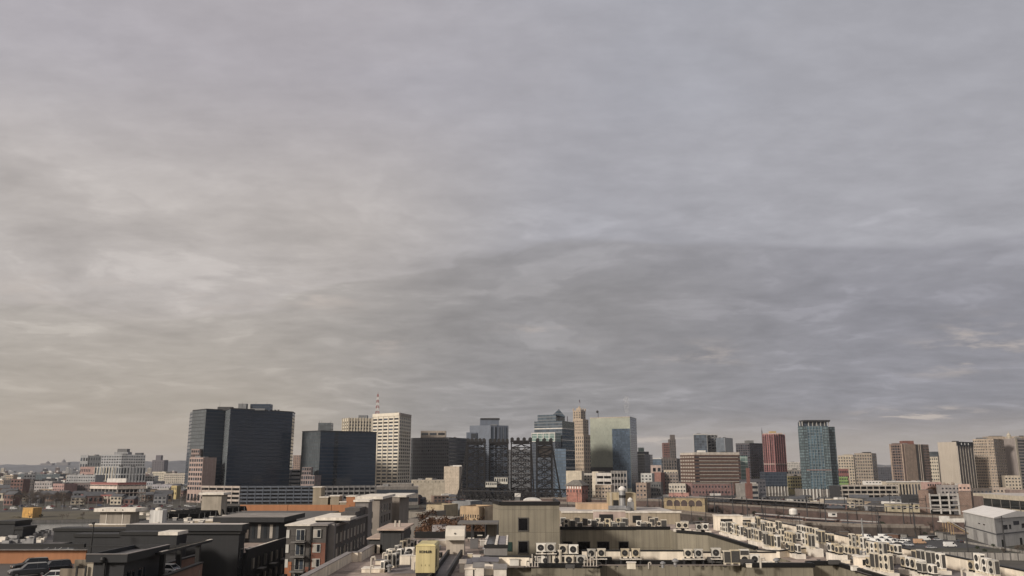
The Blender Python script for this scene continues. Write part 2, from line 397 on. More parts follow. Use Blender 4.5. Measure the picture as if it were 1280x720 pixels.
strip('near_bank_road', [(-600,400),(-220,430),(-60,560),(60,700)], 10, .045, asph)
strip('street', [(-25,10),(-25,420)], 13, .045, asph)
strip('parking_ground', [(130,432),(228,432)], 74, .045, asph)
for n_, pts_ in (('river_wall', [(-900,516),(-425,550),(-258,583),(-142,688),(-30,793)]),):
    m = MB()
    for a_, b2 in zip(pts_[:-1], pts_[1:]): m.obox(a_, b2, .6, 0, 1.6, dconc)
    tag(m.build('river_wall'), 'low dark concrete wall along the far bank of the river', 'wall')
# hills: two ridges of wooded high ground behind the city
hm = M('far_woods', (.09,.092,.10), 1, .5, .02, 0)
def hill(name, y0, prof, depth):
    m = MB(); nx = 260; xs = [-8500+17000*i/nx for i in range(nx+1)]; rows = []
    for j in range(7):
        t = j/6; row = []
        for x_ in xs:
            ax = math.degrees(math.atan2(x_, y0)); h = 0
            for c, w, hh in prof: h += hh*math.exp(-((ax-c)/w)**2)
            h += 9*(math.sin(x_*.004)+math.sin(x_*.011+1)+.6*math.sin(x_*.027+2))+random.uniform(-3.5, 3.5)
            row.append((x_, y0+depth*t, -1 if j == 0 else max(h, 2)*math.sin(min(t*1.4, 1)*math.pi/2)))
        rows.append(row)
    vs = [q for r in rows for q in r]; w = nx+1
    m.add(vs, [(j*w+i, j*w+i+1, (j+1)*w+i+1, (j+1)*w+i) for j in range(6) for i in range(nx)], hm)
    return struct(m.build(name, smooth=True))
hill('hills', 6200, [(-27, 6, 36), (-28.4,.8,24), (-30.4,.7,10), (-24.5, 5, 18), (0, 60, 26), (21, 6, 26), (27,5,18)], 1500)
hill('far_hills', 8000, [(-26, 12, 44), (0, 60, 36), (20, 9, 36)], 900)
# church on the hill and its twin
chm = M('far_stone', (.16,.15,.15), .9)
for px_, py_, lab in ((80, 573.5, 'small domed church on top of the left hill ridge'), (60, 576, 'low turreted building on the hill left of the church')):
    D_ = 6600; q = at(px_, py_, D_); t = thing('hilltop_church', lab, 'church', (q.x, D_, 50)); zt = q.z-50
    m = MB(); m.box(-45,45,-20,20,0,zt*.45,chm); m.build('nave', t)
    m = MB(); m.lathe((0,0,0), [(16,zt*.4),(15,zt*.6),(9,zt*.8),(2,zt*.95),(1,zt)], chm, 10); m.build('dome', t)

# ------------------------------------------------------------ skyline towers
gl = GLASS(); ROOF = M('tar_roof', (.09,.088,.085), .95, .3, .3, 0); ROOFL = M('pale_roof', (.42,.39,.36), .9, .25, .25, 0)
darkmetal = M('dark_metal', (.03,.03,.032), .6, .3, .5, 0); steel = M('galvanised', (.30,.30,.30), .5, .3, .7, .2, metal=.5)
white = M('white_paint', (.62,.60,.56), .6, .15, .5, .15); beige = M('beige_wall', (.40,.35,.28), .85)

# T1 black glass office tower on the left
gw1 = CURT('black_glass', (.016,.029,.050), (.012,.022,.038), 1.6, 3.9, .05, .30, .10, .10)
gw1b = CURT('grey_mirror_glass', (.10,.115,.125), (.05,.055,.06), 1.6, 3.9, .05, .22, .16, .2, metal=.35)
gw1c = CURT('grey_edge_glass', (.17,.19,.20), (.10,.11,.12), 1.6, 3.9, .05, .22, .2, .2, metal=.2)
b = Bld('office_tower', 'broad black glass office tower with a pale vertical strip, tallest on the left', 'office tower')
ed = [(241,935),(258,912),(282,928),(288,900),(366,960),(369,985)]
pts = [Vector((Xr(p_, 514, d_), d_)) for p_, d_ in ed]; z1 = Zr(511.5, 905); b.base(pts[0])
m = MB(); poly = close(pts, 30)
m.prism(poly, 14, z1, gw1, ROOF); o = b.put(m, 'glass_wall')
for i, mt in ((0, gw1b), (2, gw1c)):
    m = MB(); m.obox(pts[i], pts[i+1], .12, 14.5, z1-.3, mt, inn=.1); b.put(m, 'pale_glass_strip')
m = MB()
for i in range(len(pts)-1): m.obox(pts[i], pts[i+1], .35, z1, z1+1.1, darkmetal, inn=.5)
b.put(m, 'parapet')
b.box(272, 290, 508.5, 925, darkmetal, z1); b.box(298, 308, 504.5, 930, M('grey_metal', (.15,.155,.16), .6), z1); b.box(313, 338, 505, 935, gw1, z1, 10)
b.box(313, 331, 510.5, 922, M('grey_metal'), z1, 3, 'screen')
for q in (275, 303, 320, 334): a_ = at(q, 504, 930); m = MB(); m.tube((a_.x, 930, z1), (a_.x, 930, Zr(502.5, 930)), .15, .1, darkmetal, 5); b.put(m, 'antenna')
for q in (344, 348): 
    a_ = at(q, 516, 948); m = MB(); m.lathe((a_.x, a_.y, z1+1.2), [(.1,0),(1.2,.5),(1.4,1.1)], white, 12); b.put(m, 'satellite_dish')
# pink office wing at its foot
pink = M('pink_granite', (.33,.25,.22), .8, .15); b2 = Bld('office_wing', 'narrow pink stone office wing with square windows at the foot of the left black tower', 'office building')
pts, z1 = b2.vol([(235,905),(252,890)], 572, pink, ROOF, depth=16, row=600); b2.wins(pts[0], pts[1], 12, z1-.6, 6, 7, .7, .6)
b2.wins(pts[0], pts[1], 1, 9.5, 4, 1, .6, .8, name='entrance_bay')
z0 = z1; x0, x1 = pts[0].x+.3, pts[0].x+9; m = MB(); m.box(x0, x1, pts[0].y+2, pts[0].y+14, z0, Zr(561, 900), pink, ROOF); b2.put(m, 'upper_storeys')
b2.wins((x0, pts[0].y+2), (x1, pts[0].y+2), z0, Zr(561,900)-.4, 4, 2, .7, .55)
# T2
b = Bld('office_tower', 'lower black glass office tower with grey left face right of the tallest one', 'office tower')
pts, z1 = b.vol([(378,965),(401,945),(471,985)], 540, gw1, ROOF, z0=13, row=540)
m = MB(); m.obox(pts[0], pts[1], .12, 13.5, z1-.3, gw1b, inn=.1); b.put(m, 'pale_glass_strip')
dkp = CURT('black_pane', (.012,.018,.026), (.01,.012,.015), 1.6, 3.9, .05, .3, .06, .3)
A, B = pts[1], pts[2]
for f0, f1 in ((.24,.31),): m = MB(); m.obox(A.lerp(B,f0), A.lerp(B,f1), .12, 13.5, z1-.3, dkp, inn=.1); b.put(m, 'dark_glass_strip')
m = MB()
for i in (0, 1): m.obox(pts[i], pts[i+1], .35, z1, z1+1.0, darkmetal, inn=.5)
b.put(m, 'parapet')
b.box(398, 414, 528.5, 962, CURT('grey_mirror_glass', ()), z1, 12)
for q in (399, 402, 413.5): a_ = at(q, 528, 962); m = MB(); m.tube((a_.x, 963, Zr(528.5,962)), (a_.x, 963, Zr(525.5, 962)), .18, .1, darkmetal, 5); b.put(m, 'antenna')
b2 = Bld('office_wing', 'low grey pink grid office wing beside the second black tower', 'office building')
pts, z1 = b2.vol([(376,930),(393,925)], 594, M('dusty_pink', (.24,.19,.18), .8), ROOF, depth=14, row=600); b2.wins(pts[0], pts[1], 12, z1, 6, 3, .72, .62)
m = MB(); m.box(pts[0].x, pts[0].x+10, pts[0].y+3, pts[0].y+12, z1, Zr(584, 930), M('dusty_pink'), ROOF); b2.put(m, 'upper_storeys')
b2.wins((pts[0].x, pts[0].y+3), (pts[0].x+10, pts[0].y+3), z1, Zr(584,930), 4, 2, .72, .6)
b2 = Bld('office_block', 'slim white banded block seen in the gap between the two black towers', 'office building')
pts, z1 = b2.vol([(364,1010),(376,1015)], 587, white, ROOF, depth=14, row=595); b2.bands(pts[0], pts[1], 6, z1, 6, .45)
b2 = Bld('apartment_tower', 'thin pale brown tower far behind the gap between the black towers', 'apartment tower')
pts, z1 = b2.vol([(366,1500),(375,1500)], 569, M('rose_brick', (.30,.22,.18), .85), ROOF, depth=14, row=580); b2.wins(pts[0], pts[1], 30, z1, 4, 8, .5, .5)
# garage deck along the foot of both black towers
gar = M('garage_concrete', (.30,.29,.28), .85); garb = M('garage_blue', (.10,.115,.14), .7); 
def garage(label, px0, px1, top, D0, D1, mat, nf, nx, cat='parking garage', depth=30, inner=None, name='parking_garage', z0=0, ratio=.38, top_deck=True):
    b = Bld(name, label, cat); p0 = Vector((Xr(px0, top, D0), D0)); p1 = Vector((Xr(px1, top, D1), D1)); z1 = Zr(top, D0); b.base(p0)
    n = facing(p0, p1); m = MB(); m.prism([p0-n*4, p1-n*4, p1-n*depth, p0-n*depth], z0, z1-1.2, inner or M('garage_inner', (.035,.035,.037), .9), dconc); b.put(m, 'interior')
    fh = (z1-z0)/nf
    for j in range(nf):
        m = MB(); za = z0+(j+1)*fh; m.obox(p0, p1, .0, za-fh*ratio, za, mat, inn=.35); m.obox(p0, p1, 0, za-fh*ratio-.35, za-fh*ratio-.01, mat, inn=4.2); b.put(m, 'deck_rail')
    d = (p1-p0)
    for i in range(nx+1):
        q = p0+d*(i/nx); u = d.normalized()*.4; m = MB(); m.obox(q-u, q+u, .25, z0, z1+.05, mat, inn=.1); b.put(m, 'column')
    return b, p0, p1, z1
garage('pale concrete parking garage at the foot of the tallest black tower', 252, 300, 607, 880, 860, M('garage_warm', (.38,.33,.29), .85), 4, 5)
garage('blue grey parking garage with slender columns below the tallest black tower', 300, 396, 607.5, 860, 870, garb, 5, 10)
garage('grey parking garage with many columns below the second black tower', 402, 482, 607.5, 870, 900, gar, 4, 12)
# T3 white crowned block
b = Bld('office_tower', 'cream stone tower with a jagged crown behind the second black tower', 'office tower')
cream = M('cream_stone', (.52,.47,.38), .8); pts, z1 = b.vol([(428,1420),(436,1400),(468,1410)], 523.5, cream, ROOF, row=530)
m = MB()
b.fins(pts[1], pts[2], z1-28, z1+1.2, 9, 1.8, 1.2, cream, 'pier'); b.fins(pts[0], pts[1], z1-28, z1+.9, 3, 1.8, 1.2, cream, 'pier')
b.wins(pts[1], pts[2], z1-30, z1-4, 9, 5, .5, .6); b.wins(pts[0], pts[1], z1-30, z1-4, 3, 5, .5, .6)
b.box(448, 459, 519, 1412, M('grey_metal'), z1, 10)
# T4 white grid tower
b = Bld('office_tower', 'white concrete grid office tower with wide dark windows beside the red and white mast', 'office tower')
wg = M('white_grid', (.60,.55,.46), .75, .12, .3, .12); pts, z1 = b.vol([(466,1075),(499,1045),(513.5,1090)], 518, wg, ROOF, row=525)
b.wins(pts[0], pts[1], 4, z1-5, 5, 22, .78, .52, limit=99); b.wins(pts[1], pts[2], 4, z1-4, 6, 22, .66, .55, name='side_window')
b.fins(pts[0], pts[1], 3, z1-3.5, 5, 1.3, .7, wg, 'pier'); b.fins(pts[1], pts[2], 3, z1-3.5, 6, .8, .6, wg, 'pier')
b.slab(pts[0], pts[1], z1-3.4, z1+.4, .75, wg); b.slab(pts[1], pts[2], z1-3.3, z1+.3, .75, M('tan_side', (.36,.31,.27)))
b.box(483, 497, 516.5, 1065, darkmetal, z1, 8)
# mast
def mast(label, px, ptop, pbot, D, w, mats, zb, name='antenna_mast', n=10):
    q = at(px, ptop, D); t = thing(name, label, 'antenna mast', (q.x, D, zb)); h = q.z-zb
    for k in range(n):
        z_a, z_b = h*k/n, h*(k+1)/n; wa, wb_ = w*(1-.75*k/n), w*(1-.75*(k+1)/n); m = MB()
        cs = [(-1,-1),(1,-1),(1,1),(-1,1)]
        for i, (a_, c_) in enumerate(cs):
            a2, c2 = cs[(i+1)%4]; mt = mats[k%len(mats)]
            m.bar((a_*wa, c_*wa, z_a), (a_*wb_, c_*wb_, z_b), .34, mt); m.bar((a_*wa, c_*wa, z_a), (a2*wb_, c2*wb_, z_b), .24, mt)
            m.bar((a_*wb_, c_*wb_, z_b), (a2*wb_, c2*wb_, z_b), .24, mt)
        m.build('lattice_section', t)
    m = MB(); m.tube((0,0,h), (0,0,h+4), .25, .1, mats[0], 6); m.build('spike', t); return t
mast('red and white lattice broadcast mast standing behind the white grid tower', 472.5, 493, 520, 1092, 2.6, [M('mast_red', (.26,.05,.04), .6), white], Zr(518, 1075)-6, n=9)
# T5 dark slab
b = Bld('office_tower', 'wide dark grey slab office block right of the white grid tower', 'office block')
pts, z1 = b.vol([(513.5,1150),(561,1120),(583,1165)], 547.5, M('slate_wall', (.085,.088,.095), .7), ROOF, row=555)
b.wins(pts[0], pts[1], 6, z1-1.5, 18, 15, .55, .45, limit=99, out=.05)
b.bands(pts[1], pts[2], 6, z1-1, 15, .5, GLASS('dark_band_glass', (.02,.02,.024)), 'window_band')
m = MB()
b.fins(pts[1], pts[2], 5, z1, 1, .6, .3, M('slate_wall'), 'corner_pier')
b.box(526, 557, 538.5, 1140, M('rooftop_beige', (.30,.26,.22)), z1, 14)
p0 = at(526, 540, 1139.9); p1 = at(557, 540, 1139.9); b.wins(p0.xy, p1.xy, Zr(545,1140), Zr(540,1140), 3, 1, .8, .6, name='louvre')
# T6
b = Bld('office_block', 'plain tan block with faint grid between the dark slab and the lift bridge', 'office building')
tan = M('tan_wall', (.40,.34,.27), .8); pts, z1 = b.vol([(555,985),(574,975),(578,1000)], 583, tan, ROOFL, row=590); b.wins(pts[0], pts[1], 8, z1-1.5, 6, 8, .55, .3, M('tan_pane', (.33,.28,.22), .5), out=.04)
b.box(566, 577, 581.5, 982, white, z1, 5)
b = Bld('warehouse', 'long low cream shed beneath the dark slab office block', 'shed')
pts, z1 = b.vol([(515,900),(556,905)], 600, M('cream_shed', (.44,.39,.31), .8), ROOFL, depth=25, row=603); b.box(532, 540, 597.5, 906, M('cream_shed'), z1, 8)
b.wins(pts[0], pts[1], z1-3, z1-1, 9, 1, .25, .4, out=.05)
b = Bld('station_shed', 'long grey low station roof with dark clerestory below the white grid tower', 'station building')
pts, z1 = b.vol([(470,830),(523,835)], 608, M('station_grey', (.17,.155,.14), .8), ROOFL, depth=30, row=612); b.bands(pts[0], pts[1], 1, z1-1, 2, .45); b.box(478, 515, 604.5, 838, M('station_grey'), z1, 14, 'clerestory', ROOFL)
b = Bld('office_block', 'dark slate office block seen through the third lift tower', 'office building'); pts, z1 = b.vol([(634,1330),(668,1320)], 562, M('slate_wall'), ROOF, depth=20, row=580); b.wins(pts[0], pts[1], 10, z1-2, 11, 9, .5, .45)
b.box(640, 650, 558.5, 1335, M('grey_metal'), z1, 8)
# T7 blue grey stepped tower behind the bridge
blue = M('blue_grey_panel', (.105,.125,.16), .55, .12); b = Bld('office_tower', 'blue grey stepped tower with a round topped penthouse behind the lift bridge', 'office tower')
pts, z1 = b.vol([(587,1190),(613,1180),(635.5,1190)], 532, blue, ROOF, row=545, depth=30)
b.fins(pts[1].lerp(pts[2], .0), pts[1].lerp(pts[2], .95), 30, z1-1.5, 4, 1.1, .5, M('pale_blue_pier', (.17,.185,.215), .5), 'pier')
b.wins(pts[1], pts[2], z1-22, z1-2, 5, 1, .5, .95, name='tall_window'); b.wins(pts[1], pts[2], 20, z1-23, 5, 14, .7, .6)
b.wins(pts[0], pts[1], 20, z1-26, 8, 16, .5, .4)
b.box(600, 623.5, 523.5, 1192, blue, z1, 14, 'penthouse'); b.box(600.5, 624.5, 522.5, 1191, darkmetal, Zr(524.5,1192), 15, 'roof_cap')
x0 = Xr(583, 545, 1184); m = MB(); m.box(x0, Xr(595.5, 545, 1184), 1184, 1200, 0, Zr(540.5,1184), blue, ROOF); b.put(m, 'lower_wing')
b.wins((x0+6,1184), (Xr(595.5,545,1184),1184), Zr(548,1184), Zr(541.5,1184), 1, 1, .9, .9, name='dark_recess')
# T8 banded glass tower with peak
b = Bld('office_tower', 'glass office tower with white horizontal bands and a pointed roof peak', 'office tower')
bg_ = CURT('blue_band_glass', (.045,.065,.085), (.10,.11,.12), 2.2, 4.0, .05, .25, .1, .3)
pts, z1 = b.vol([(668,1110),(703,1090),(718.5,1130)], 527, bg_, ROOF, row=560)
for py in (535.5, 550, 562.5, 574, 585):
    zb = Zr(py, 1095); m = MB(); m.obox(pts[0], pts[1], .5, zb-.5, zb+.5, white, inn=.1); m.obox(pts[1], pts[2], .5, zb-.5, zb+.5, white, inn=.1); b.put(m, 'white_band')
pa = [Vector((Xr(p_, 520, d_), d_)) for p_, d_ in ((672,1112),(695,1099),(706,1126))]; m = MB(); z2 = Zr(518.5, 1105); m.prism(close(pa, 10), z1, z2, bg_, ROOF); b.put(m, 'upper_storeys')
c0 = at(691, 518, 1108); c1 = at(706.5, 520, 1104); cp = at(697, 511.5, 1106)
m = MB(); yy = 1100
m.add([(c0.x,yy,z2),(c1.x,yy,z2-3),(cp.x+1.5,yy+2,cp.z),(c0.x,yy+12,z2),(c1.x,yy+12,z2-3),(cp.x+1.5,yy+9,cp.z)], [(0,1,2),(3,5,4),(0,2,5,3),(1,4,5,2),(0,3,4,1)], bg_); b.put(m, 'pointed_peak')
m = MB(); m.tube((cp.x,yy+5,cp.z-3), (cp.x,yy+5,Zr(503,1105)), .2, .08, steel, 5); b.put(m, 'antenna')
a_ = at(710, 522, 1105); m = MB(); m.tube((a_.x,1118,z1), (a_.x,1118,Zr(519.5,1105)), .5, .5, steel, 6); b.put(m, 'vent_pipe')
pl = [Vector((Xr(p_, 560, d_), d_)) for p_, d_ in ((664.5,1085),(694,1070))]; zl = Zr(541.5, 1078)
m = MB(); m.prism(close(pl, 18), zl-10.6, zl, CURT('pale_green_glass', (.13,.19,.18), (.42,.46,.42), 6, 4.2, .04, .10, .2, .2), ROOF); m.prism(close(pl, 18), 0, zl-10.6, CURT('navy_glass', (.035,.045,.062), (.06,.07,.085), 2, 3.6, .1, .12, .15, .3)); b.put(m, 'glass_wing')
b.fins(pl[0], pl[1], zl-10, zl+.6, 4, .7, .4, white, 'crown_post'); b.slab(pl[0], pl[1], zl-.4, zl+.5, .5, white, 'crown_rail'); b.slab(pl[0], pl[1], zl-10.6, zl-10, .5, white, 'crown_rail')
bb = CURT('pale_blue_glass', (.11,.15,.20), (.07,.09,.11), 2, 3.6, .05, .2, .15, .2)
b = Bld('office_block', 'slab of pale blue glass just right of the bridge below the banded tower', 'office building')
pts, z1 = b.vol([(694,1000),(707.5,1000)], 561, bb, ROOF, depth=14, row=580)
# T9 art deco tower
b = Bld('skyscraper', 'tall beige art deco skyscraper with setbacks and a flag on top', 'skyscraper')
deco = M('deco_limestone', (.37,.30,.23), .8, .15); decos = M('deco_brick', (.30,.235,.18), .85, .15)
def tier(px0, pxc, px1, top, D, z0, nx, nf, nx2):
    pts = [Vector((Xr(p_, 550, d_), d_)) for p_, d_ in ((px0,D+10),(pxc,D),(px1,D+16))]; z1 = Zr(top, D+4); b.base(pts[0])
    m = MB(); m.prism(close(pts, 20), z0, z1, deco, ROOF); b.put(m, 'tier')
    b.wins(pts[0], pts[1], z0+1, z1-1.5, nx, nf, .38, .6); b.wins(pts[1], pts[2], z0+1, z1-1.5, nx2, nf, .4, .6, name='side_window'); return pts, z1
pt, za = tier(717, 729.5, 738.5, 543.5, 1290, 0, 5, 14, 4)
pt, zb = tier(716.5, 729, 736, 524, 1294, za, 5, 5, 3)
pt, zc = tier(717, 726.5, 732.5, 513, 1300, zb, 3, 3, 2)
for i in (0, 1):
    for f in (0.04, .5, .96): q = pt[i].lerp(pt[i+1], f); m = MB(); m.lathe((q.x, q.y+1, zc), [(1.3,0),(1.2,2),(.2,4)], deco, 8); b.put(m, 'pinnacle')
m = MB(); q = at(724, 510, 1306); m.lathe((q.x, q.y, zc), [(4,0),(3.6,3),(1.2,5),(.4,7)], deco, 10); b.put(m, 'lantern')
b.fins(pt[0], pt[1], 20, zc, 3, .7, .35, deco, 'pier')
zt = Zr(500, 1306); m = MB(); m.tube((q.x, q.y, zc+6), (q.x, q.y, zt), .22, .12, steel, 6); b.put(m, 'flagpole')
m = MB(); fx = [(q.x+.1+1.1*i*.35, q.y-.25+.5*math.sin(i*1.4), zt+.2-i*.95) for i in range(5)]
vs = [(x_, y_, z_+1.5) for x_, y_, z_ in fx]+[(x_, y_, z_-2.2) for x_, y_, z_ in fx]; m.add(vs, [(i,i+1,6+i,5+i) for i in range(4)], M('flag_cloth', (.10,.07,.09), .8)); 
o = m.build('flag'); o.location = (0,0,0); tag(o, 'dark flag hanging from the pole above the art deco skyscraper', 'flag')
# T10 pale green mirrored box
gg = CURT('green_mirror', (.31,.33,.28), (.14,.15,.13), 1.9, 2.6, .07, .07, .25, .08, metal=.6)
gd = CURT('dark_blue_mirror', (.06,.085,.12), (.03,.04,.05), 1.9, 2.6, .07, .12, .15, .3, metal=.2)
b = Bld('office_tower', 'boxy pale green mirrored office tower with a dark reflection painted on its right', 'office tower')
pts, z1 = b.vol([(737.5,1200),(787.5,1170),(795.5,1215)], 523, gg, ROOF, row=530)
mid = pts[0].lerp(pts[1], .555); m = MB(); m.obox(mid, pts[1]-Vector((.6,0)), .15, 8, Zr(536, 1180), gd, inn=.1); b.put(m, 'painted_reflection')  # neighbouring building's reflection, built in as darker glass colour
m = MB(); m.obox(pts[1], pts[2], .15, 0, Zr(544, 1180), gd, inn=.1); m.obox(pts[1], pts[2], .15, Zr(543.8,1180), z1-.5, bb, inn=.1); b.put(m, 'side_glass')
m = MB(); m.obox(pts[0], mid, .3, 0, Zr(584,1190), M('black_base', (.02,.02,.022), .5), inn=.1); b.put(m, 'dark_base')
b.slab(pts[0], pts[1], z1, z1+.9, .3, M('tan_wall'), 'parapet'); b.slab(pts[1], pts[2], z1, z1+.9, .3, gd, 'parapet')
q = at(748, 523, 1195); m = MB(); m.tube((q.x,1198,z1), (q.x,1198,Zr(515,1195)), .4, .35, darkmetal, 6); m.lathe((q.x-1,1197,Zr(514.5,1195)), [(.3,-.6),(1.6,.2),(1.9,.8)], darkmetal, 10, 'y'); b.put(m, 'dish_mast')
for p0_ in (757, 768, 778, 783): b.box(p0_, p0_+4, 521.6, 1195, M('grey_metal'), z1, 5, 'roof_unit')
# steam
sm = bpy.data.materials.new('steam'); sm.use_nodes = True; s_nt = sm.node_tree; s_nt.nodes.remove(s_nt.nodes['Principled BSDF'])
pv = N(s_nt, 'ShaderNodeVolumePrincipled'); pv.inputs['Color'].default_value = (.95,.93,.9,1)
nn = noise(s_nt, pos(s_nt), .22, 4); s_nt.links.new(math_(s_nt, 'MULTIPLY', math_(s_nt, 'MAXIMUM', math_(s_nt, 'SUBTRACT', nn, .42), 0), .2), pv.inputs['Density'])
s_nt.links.new(pv.outputs[0], s_nt.nodes['Material Output'].inputs['Volume'])
q = at(784, 521, 1200); m = MB(); m.lathe((q.x, 1203, z1+.6), [(1,0),(2.2,5),(3.5,12),(5,20),(5.5,27),(3,31)], sm, 12); o = m.build('steam_plume'); tag(o, 'faint white steam plume rising from the green mirrored tower roof', 'steam', kind='stuff')
# ------------------------------------------------------------ skyline, right half
slate = M('slate_wall'); brown = M('brown_brick', (.095,.058,.046), .85); redb = M('red_brick', (.17,.08,.065), .85)
b = Bld('office_block', 'grey curved end office block right of the green mirrored tower', 'office building')
cg = CURT('grey_louvre', (.12,.12,.125), (.20,.20,.20), 2.4, 3.8, .06, .25, .3, .25)
pts, z1 = b.vol([(796,1255),(806,1248),(813,1262),(816,1290)], 568, cg, ROOF, row=580, depth=25)
b.box(796.5, 811, 564.5, 1262, slate, z1, 14, 'upper_storey'); b.slab(pts[0], pts[1], z1-.3, z1+.6, .4, white, 'roof_edge'); b.box(798, 805, 559.5, 1270, CURT('pale_green_glass', ()), Zr(564.5,1262), 6, 'glass_lantern')
b = Bld('office_block', 'white and glass low block between the curved block and dark stone tower', 'office building')
pts, z1 = b.vol([(815,1400),(827,1400)], 573, bb, ROOF, depth=16, row=580); b.slab(pts[0], pts[1], z1-1, z1+.5, .4, white)
b = Bld('office_block', 'pink white step fronted block below the dark stone tower', 'office building')
pts, z1 = b.vol([(815,1150),(827,1150)], 581.5, M('rose_white', (.45,.36,.32)), ROOFL, depth=10, row=590); b.wins(pts[0], pts[1], 8, z1-1, 2, 3, .6, .5)
# dark deco tower
b = Bld('skyscraper', 'dark brown stone setback tower with slim turret, right of the green tower', 'skyscraper')
dk = M('soot_stone', (.115,.10,.092), .85, .3)
pts, z1 = b.vol([(826.5,1500),(846,1490),(850,1515)], 573, dk, ROOF, row=580); b.fins(pts[0], pts[1], 10, z1+2, 6, 1.6, 1.2, dk, 'buttress'); b.wins(pts[0], pts[1], 10, z1-3, 6, 7, .4, .6)
m = MB(); m.box(Xr(829.5,560,1500), Xr(838,560,1500), 1500, 1515, z1, Zr(553.5,1500), M('soot_brick', (.16,.09,.08)), ROOF); b.put(m, 'brick_shaft')
b.wins((Xr(829.5,560,1500),1500), (Xr(838,560,1500),1500), z1, Zr(555,1500), 4, 6, .5, .5)
m = MB(); m.box(Xr(837.5,560,1496), Xr(845,560,1496), 1496, 1512, z1, Zr(549,1496), dk, ROOF); b.put(m, 'turret_shaft'); m = MB(); m.box(Xr(838.7,550,1498), Xr(843.8,550,1498), 1498, 1508, Zr(549,1496), Zr(543.5,1498), dk, ROOF); b.put(m, 'turret_top')
b.wins((Xr(837.5,560,1496),1496), (Xr(845,560,1496),1496), z1, Zr(550,1496), 3, 7, .4, .6)
# T13
b = Bld('office_tower', 'dark blue glass block above the brown banded office, left of the steel framed gap', 'office tower')
pts, z1 = b.vol([(867,1300),(884,1295)], 543, CURT('dark_blue_glass', (.05,.065,.085), (.10,.11,.12), 4, 4, .03, .05, .06, .4), ROOF, depth=16, row=550)
b.slab(pts[0], pts[1], z1-.6, z1+.5, .4, M('pale_steel', (.40,.39,.37), .6)); b.fins(pts[0], pts[1], 40, z1, 1, .9, .5, M('pale_steel'), 'corner_post')
b = Bld('office_tower', 'narrow steel framed tower with diagonal braces between two glass blocks', 'office tower')
pts, z1 = b.vol([(885,1310),(897,1310)], 543.5, M('steel_grey_wall', (.15,.15,.15)), ROOF, depth=12, row=550); b.wins(pts[0], pts[1], Zr(562,1310), z1, 3, 5, .7, .6)
for k in range(3):
    m = MB(); zk = Zr(562-k*6,1310); m.bar((pts[0].x, 1309.4, zk), (pts[1].x, 1309.4, zk+7), .35, M('pale_steel')); b.put(m, 'brace')
b.slab(pts[0], pts[1], z1-.5, z1+.4, .5, M('pale_steel'))
b = Bld('office_tower', 'blue grey glass tower with a pale blank side wall above the banded office', 'office tower')
pts, z1 = b.vol([(895,1290),(906,1280),(916,1310)], 547.5, CURT('mid_grey_glass', (.11,.125,.145), (.09,.10,.11), 2, 3.8, .05, .1, .12, .15), ROOF, row=555)
m = MB(); m.obox(pts[1], pts[2], .3, 0, z1+.3, M('pale_side', (.33,.34,.34), .5, .08), inn=.1); b.put(m, 'pale_side_wall')
# T14 brown banded office
b = Bld('office_block', 'broad brown brick office block with pale window bands in the centre right', 'office building')
pts, z1 = b.vol([(850,965),(868,935),(925,940)], 569, brown, ROOFL, row=575)
pane = M('lit_blinds', (.34,.31,.27), .4, .3, .6, 0)
b.bands(pts[1], pts[2], 19, z1-.6, 8, .36, gl, 'window_band'); 
for j in range(8):
    ch = (z1-.6-19)/8; z = z1-.6-(j+.5)*ch; m = MB(); m.obox(pts[1].lerp(pts[2], .1), pts[1].lerp(pts[2], .96), .16, z-.62, z+.05, pane, inn=.1); b.put(m, 'blinds')
b.wins(pts[0], pts[1], 19, z1-.6, 6, 8, .74, .4, pane)
b.slab(pts[1], pts[2], z1, z1+2.8, -.5, M('pale_concrete', (.42,.38,.33)), 'roof_screen', inn=2); b.slab(pts[0], pts[1], z1, z1+2.5, -.5, M('pale_concrete'), 'roof_screen', inn=2)
b.box(873, 882, 563, 955, white, z1, 8); b.box(902, 909, 564.5, 950, darkmetal, z1, 6); b.box(867, 875, 565.5, 948, white, z1, 6)
b = Bld('brick_hall', 'long plum coloured brick building standing below the brown banded office', 'brick building')
plum = BRICK('plum_brick', (.14,.075,.072), (.17,.09,.085)); pts, z1 = b.vol([(857,905),(865,900),(917,900)], 603.5, plum, ROOF, row=612); b.wins(pts[1], pts[2], 1.5, z1-1, 13, 3, .4, .35, gl); b.slab(pts[1], pts[2], z1-.9, z1+.2, .25, M('station_grey'))
b = Bld('office_block', 'pale green glass stair block on the right of the brown banded office', 'office building')
pts, z1 = b.vol([(925.5,960),(935,960)], 570, CURT('pale_green_glass', ()), ROOF, depth=12, row=585)
b = Bld('low_office', 'low pale grey banded building right of the plum brick building', 'low building')
pts, z1 = b.vol([(923.5,890),(948,890)], 604.5, conc, ROOFL, depth=14, row=612); b.bands(pts[0].lerp(pts[1], .4), pts[1], 2, z1-1, 3, .5)
b = Bld('brick_chimney', 'slender rust red square chimney in front of the low grey building', 'chimney')
q = at(935.5, 600, 870); b.base((q.x, 870)); m = MB(); m.box(q.x-3.0, q.x+3.0, 868, 873, 0, Zr(604,870), redb); b.put(m, 'shaft'); m = MB(); m.box(q.x-1.5, q.x+1.5, 869, 872, Zr(604,870), Zr(585,870), redb); b.put(m, 'upper_shaft')
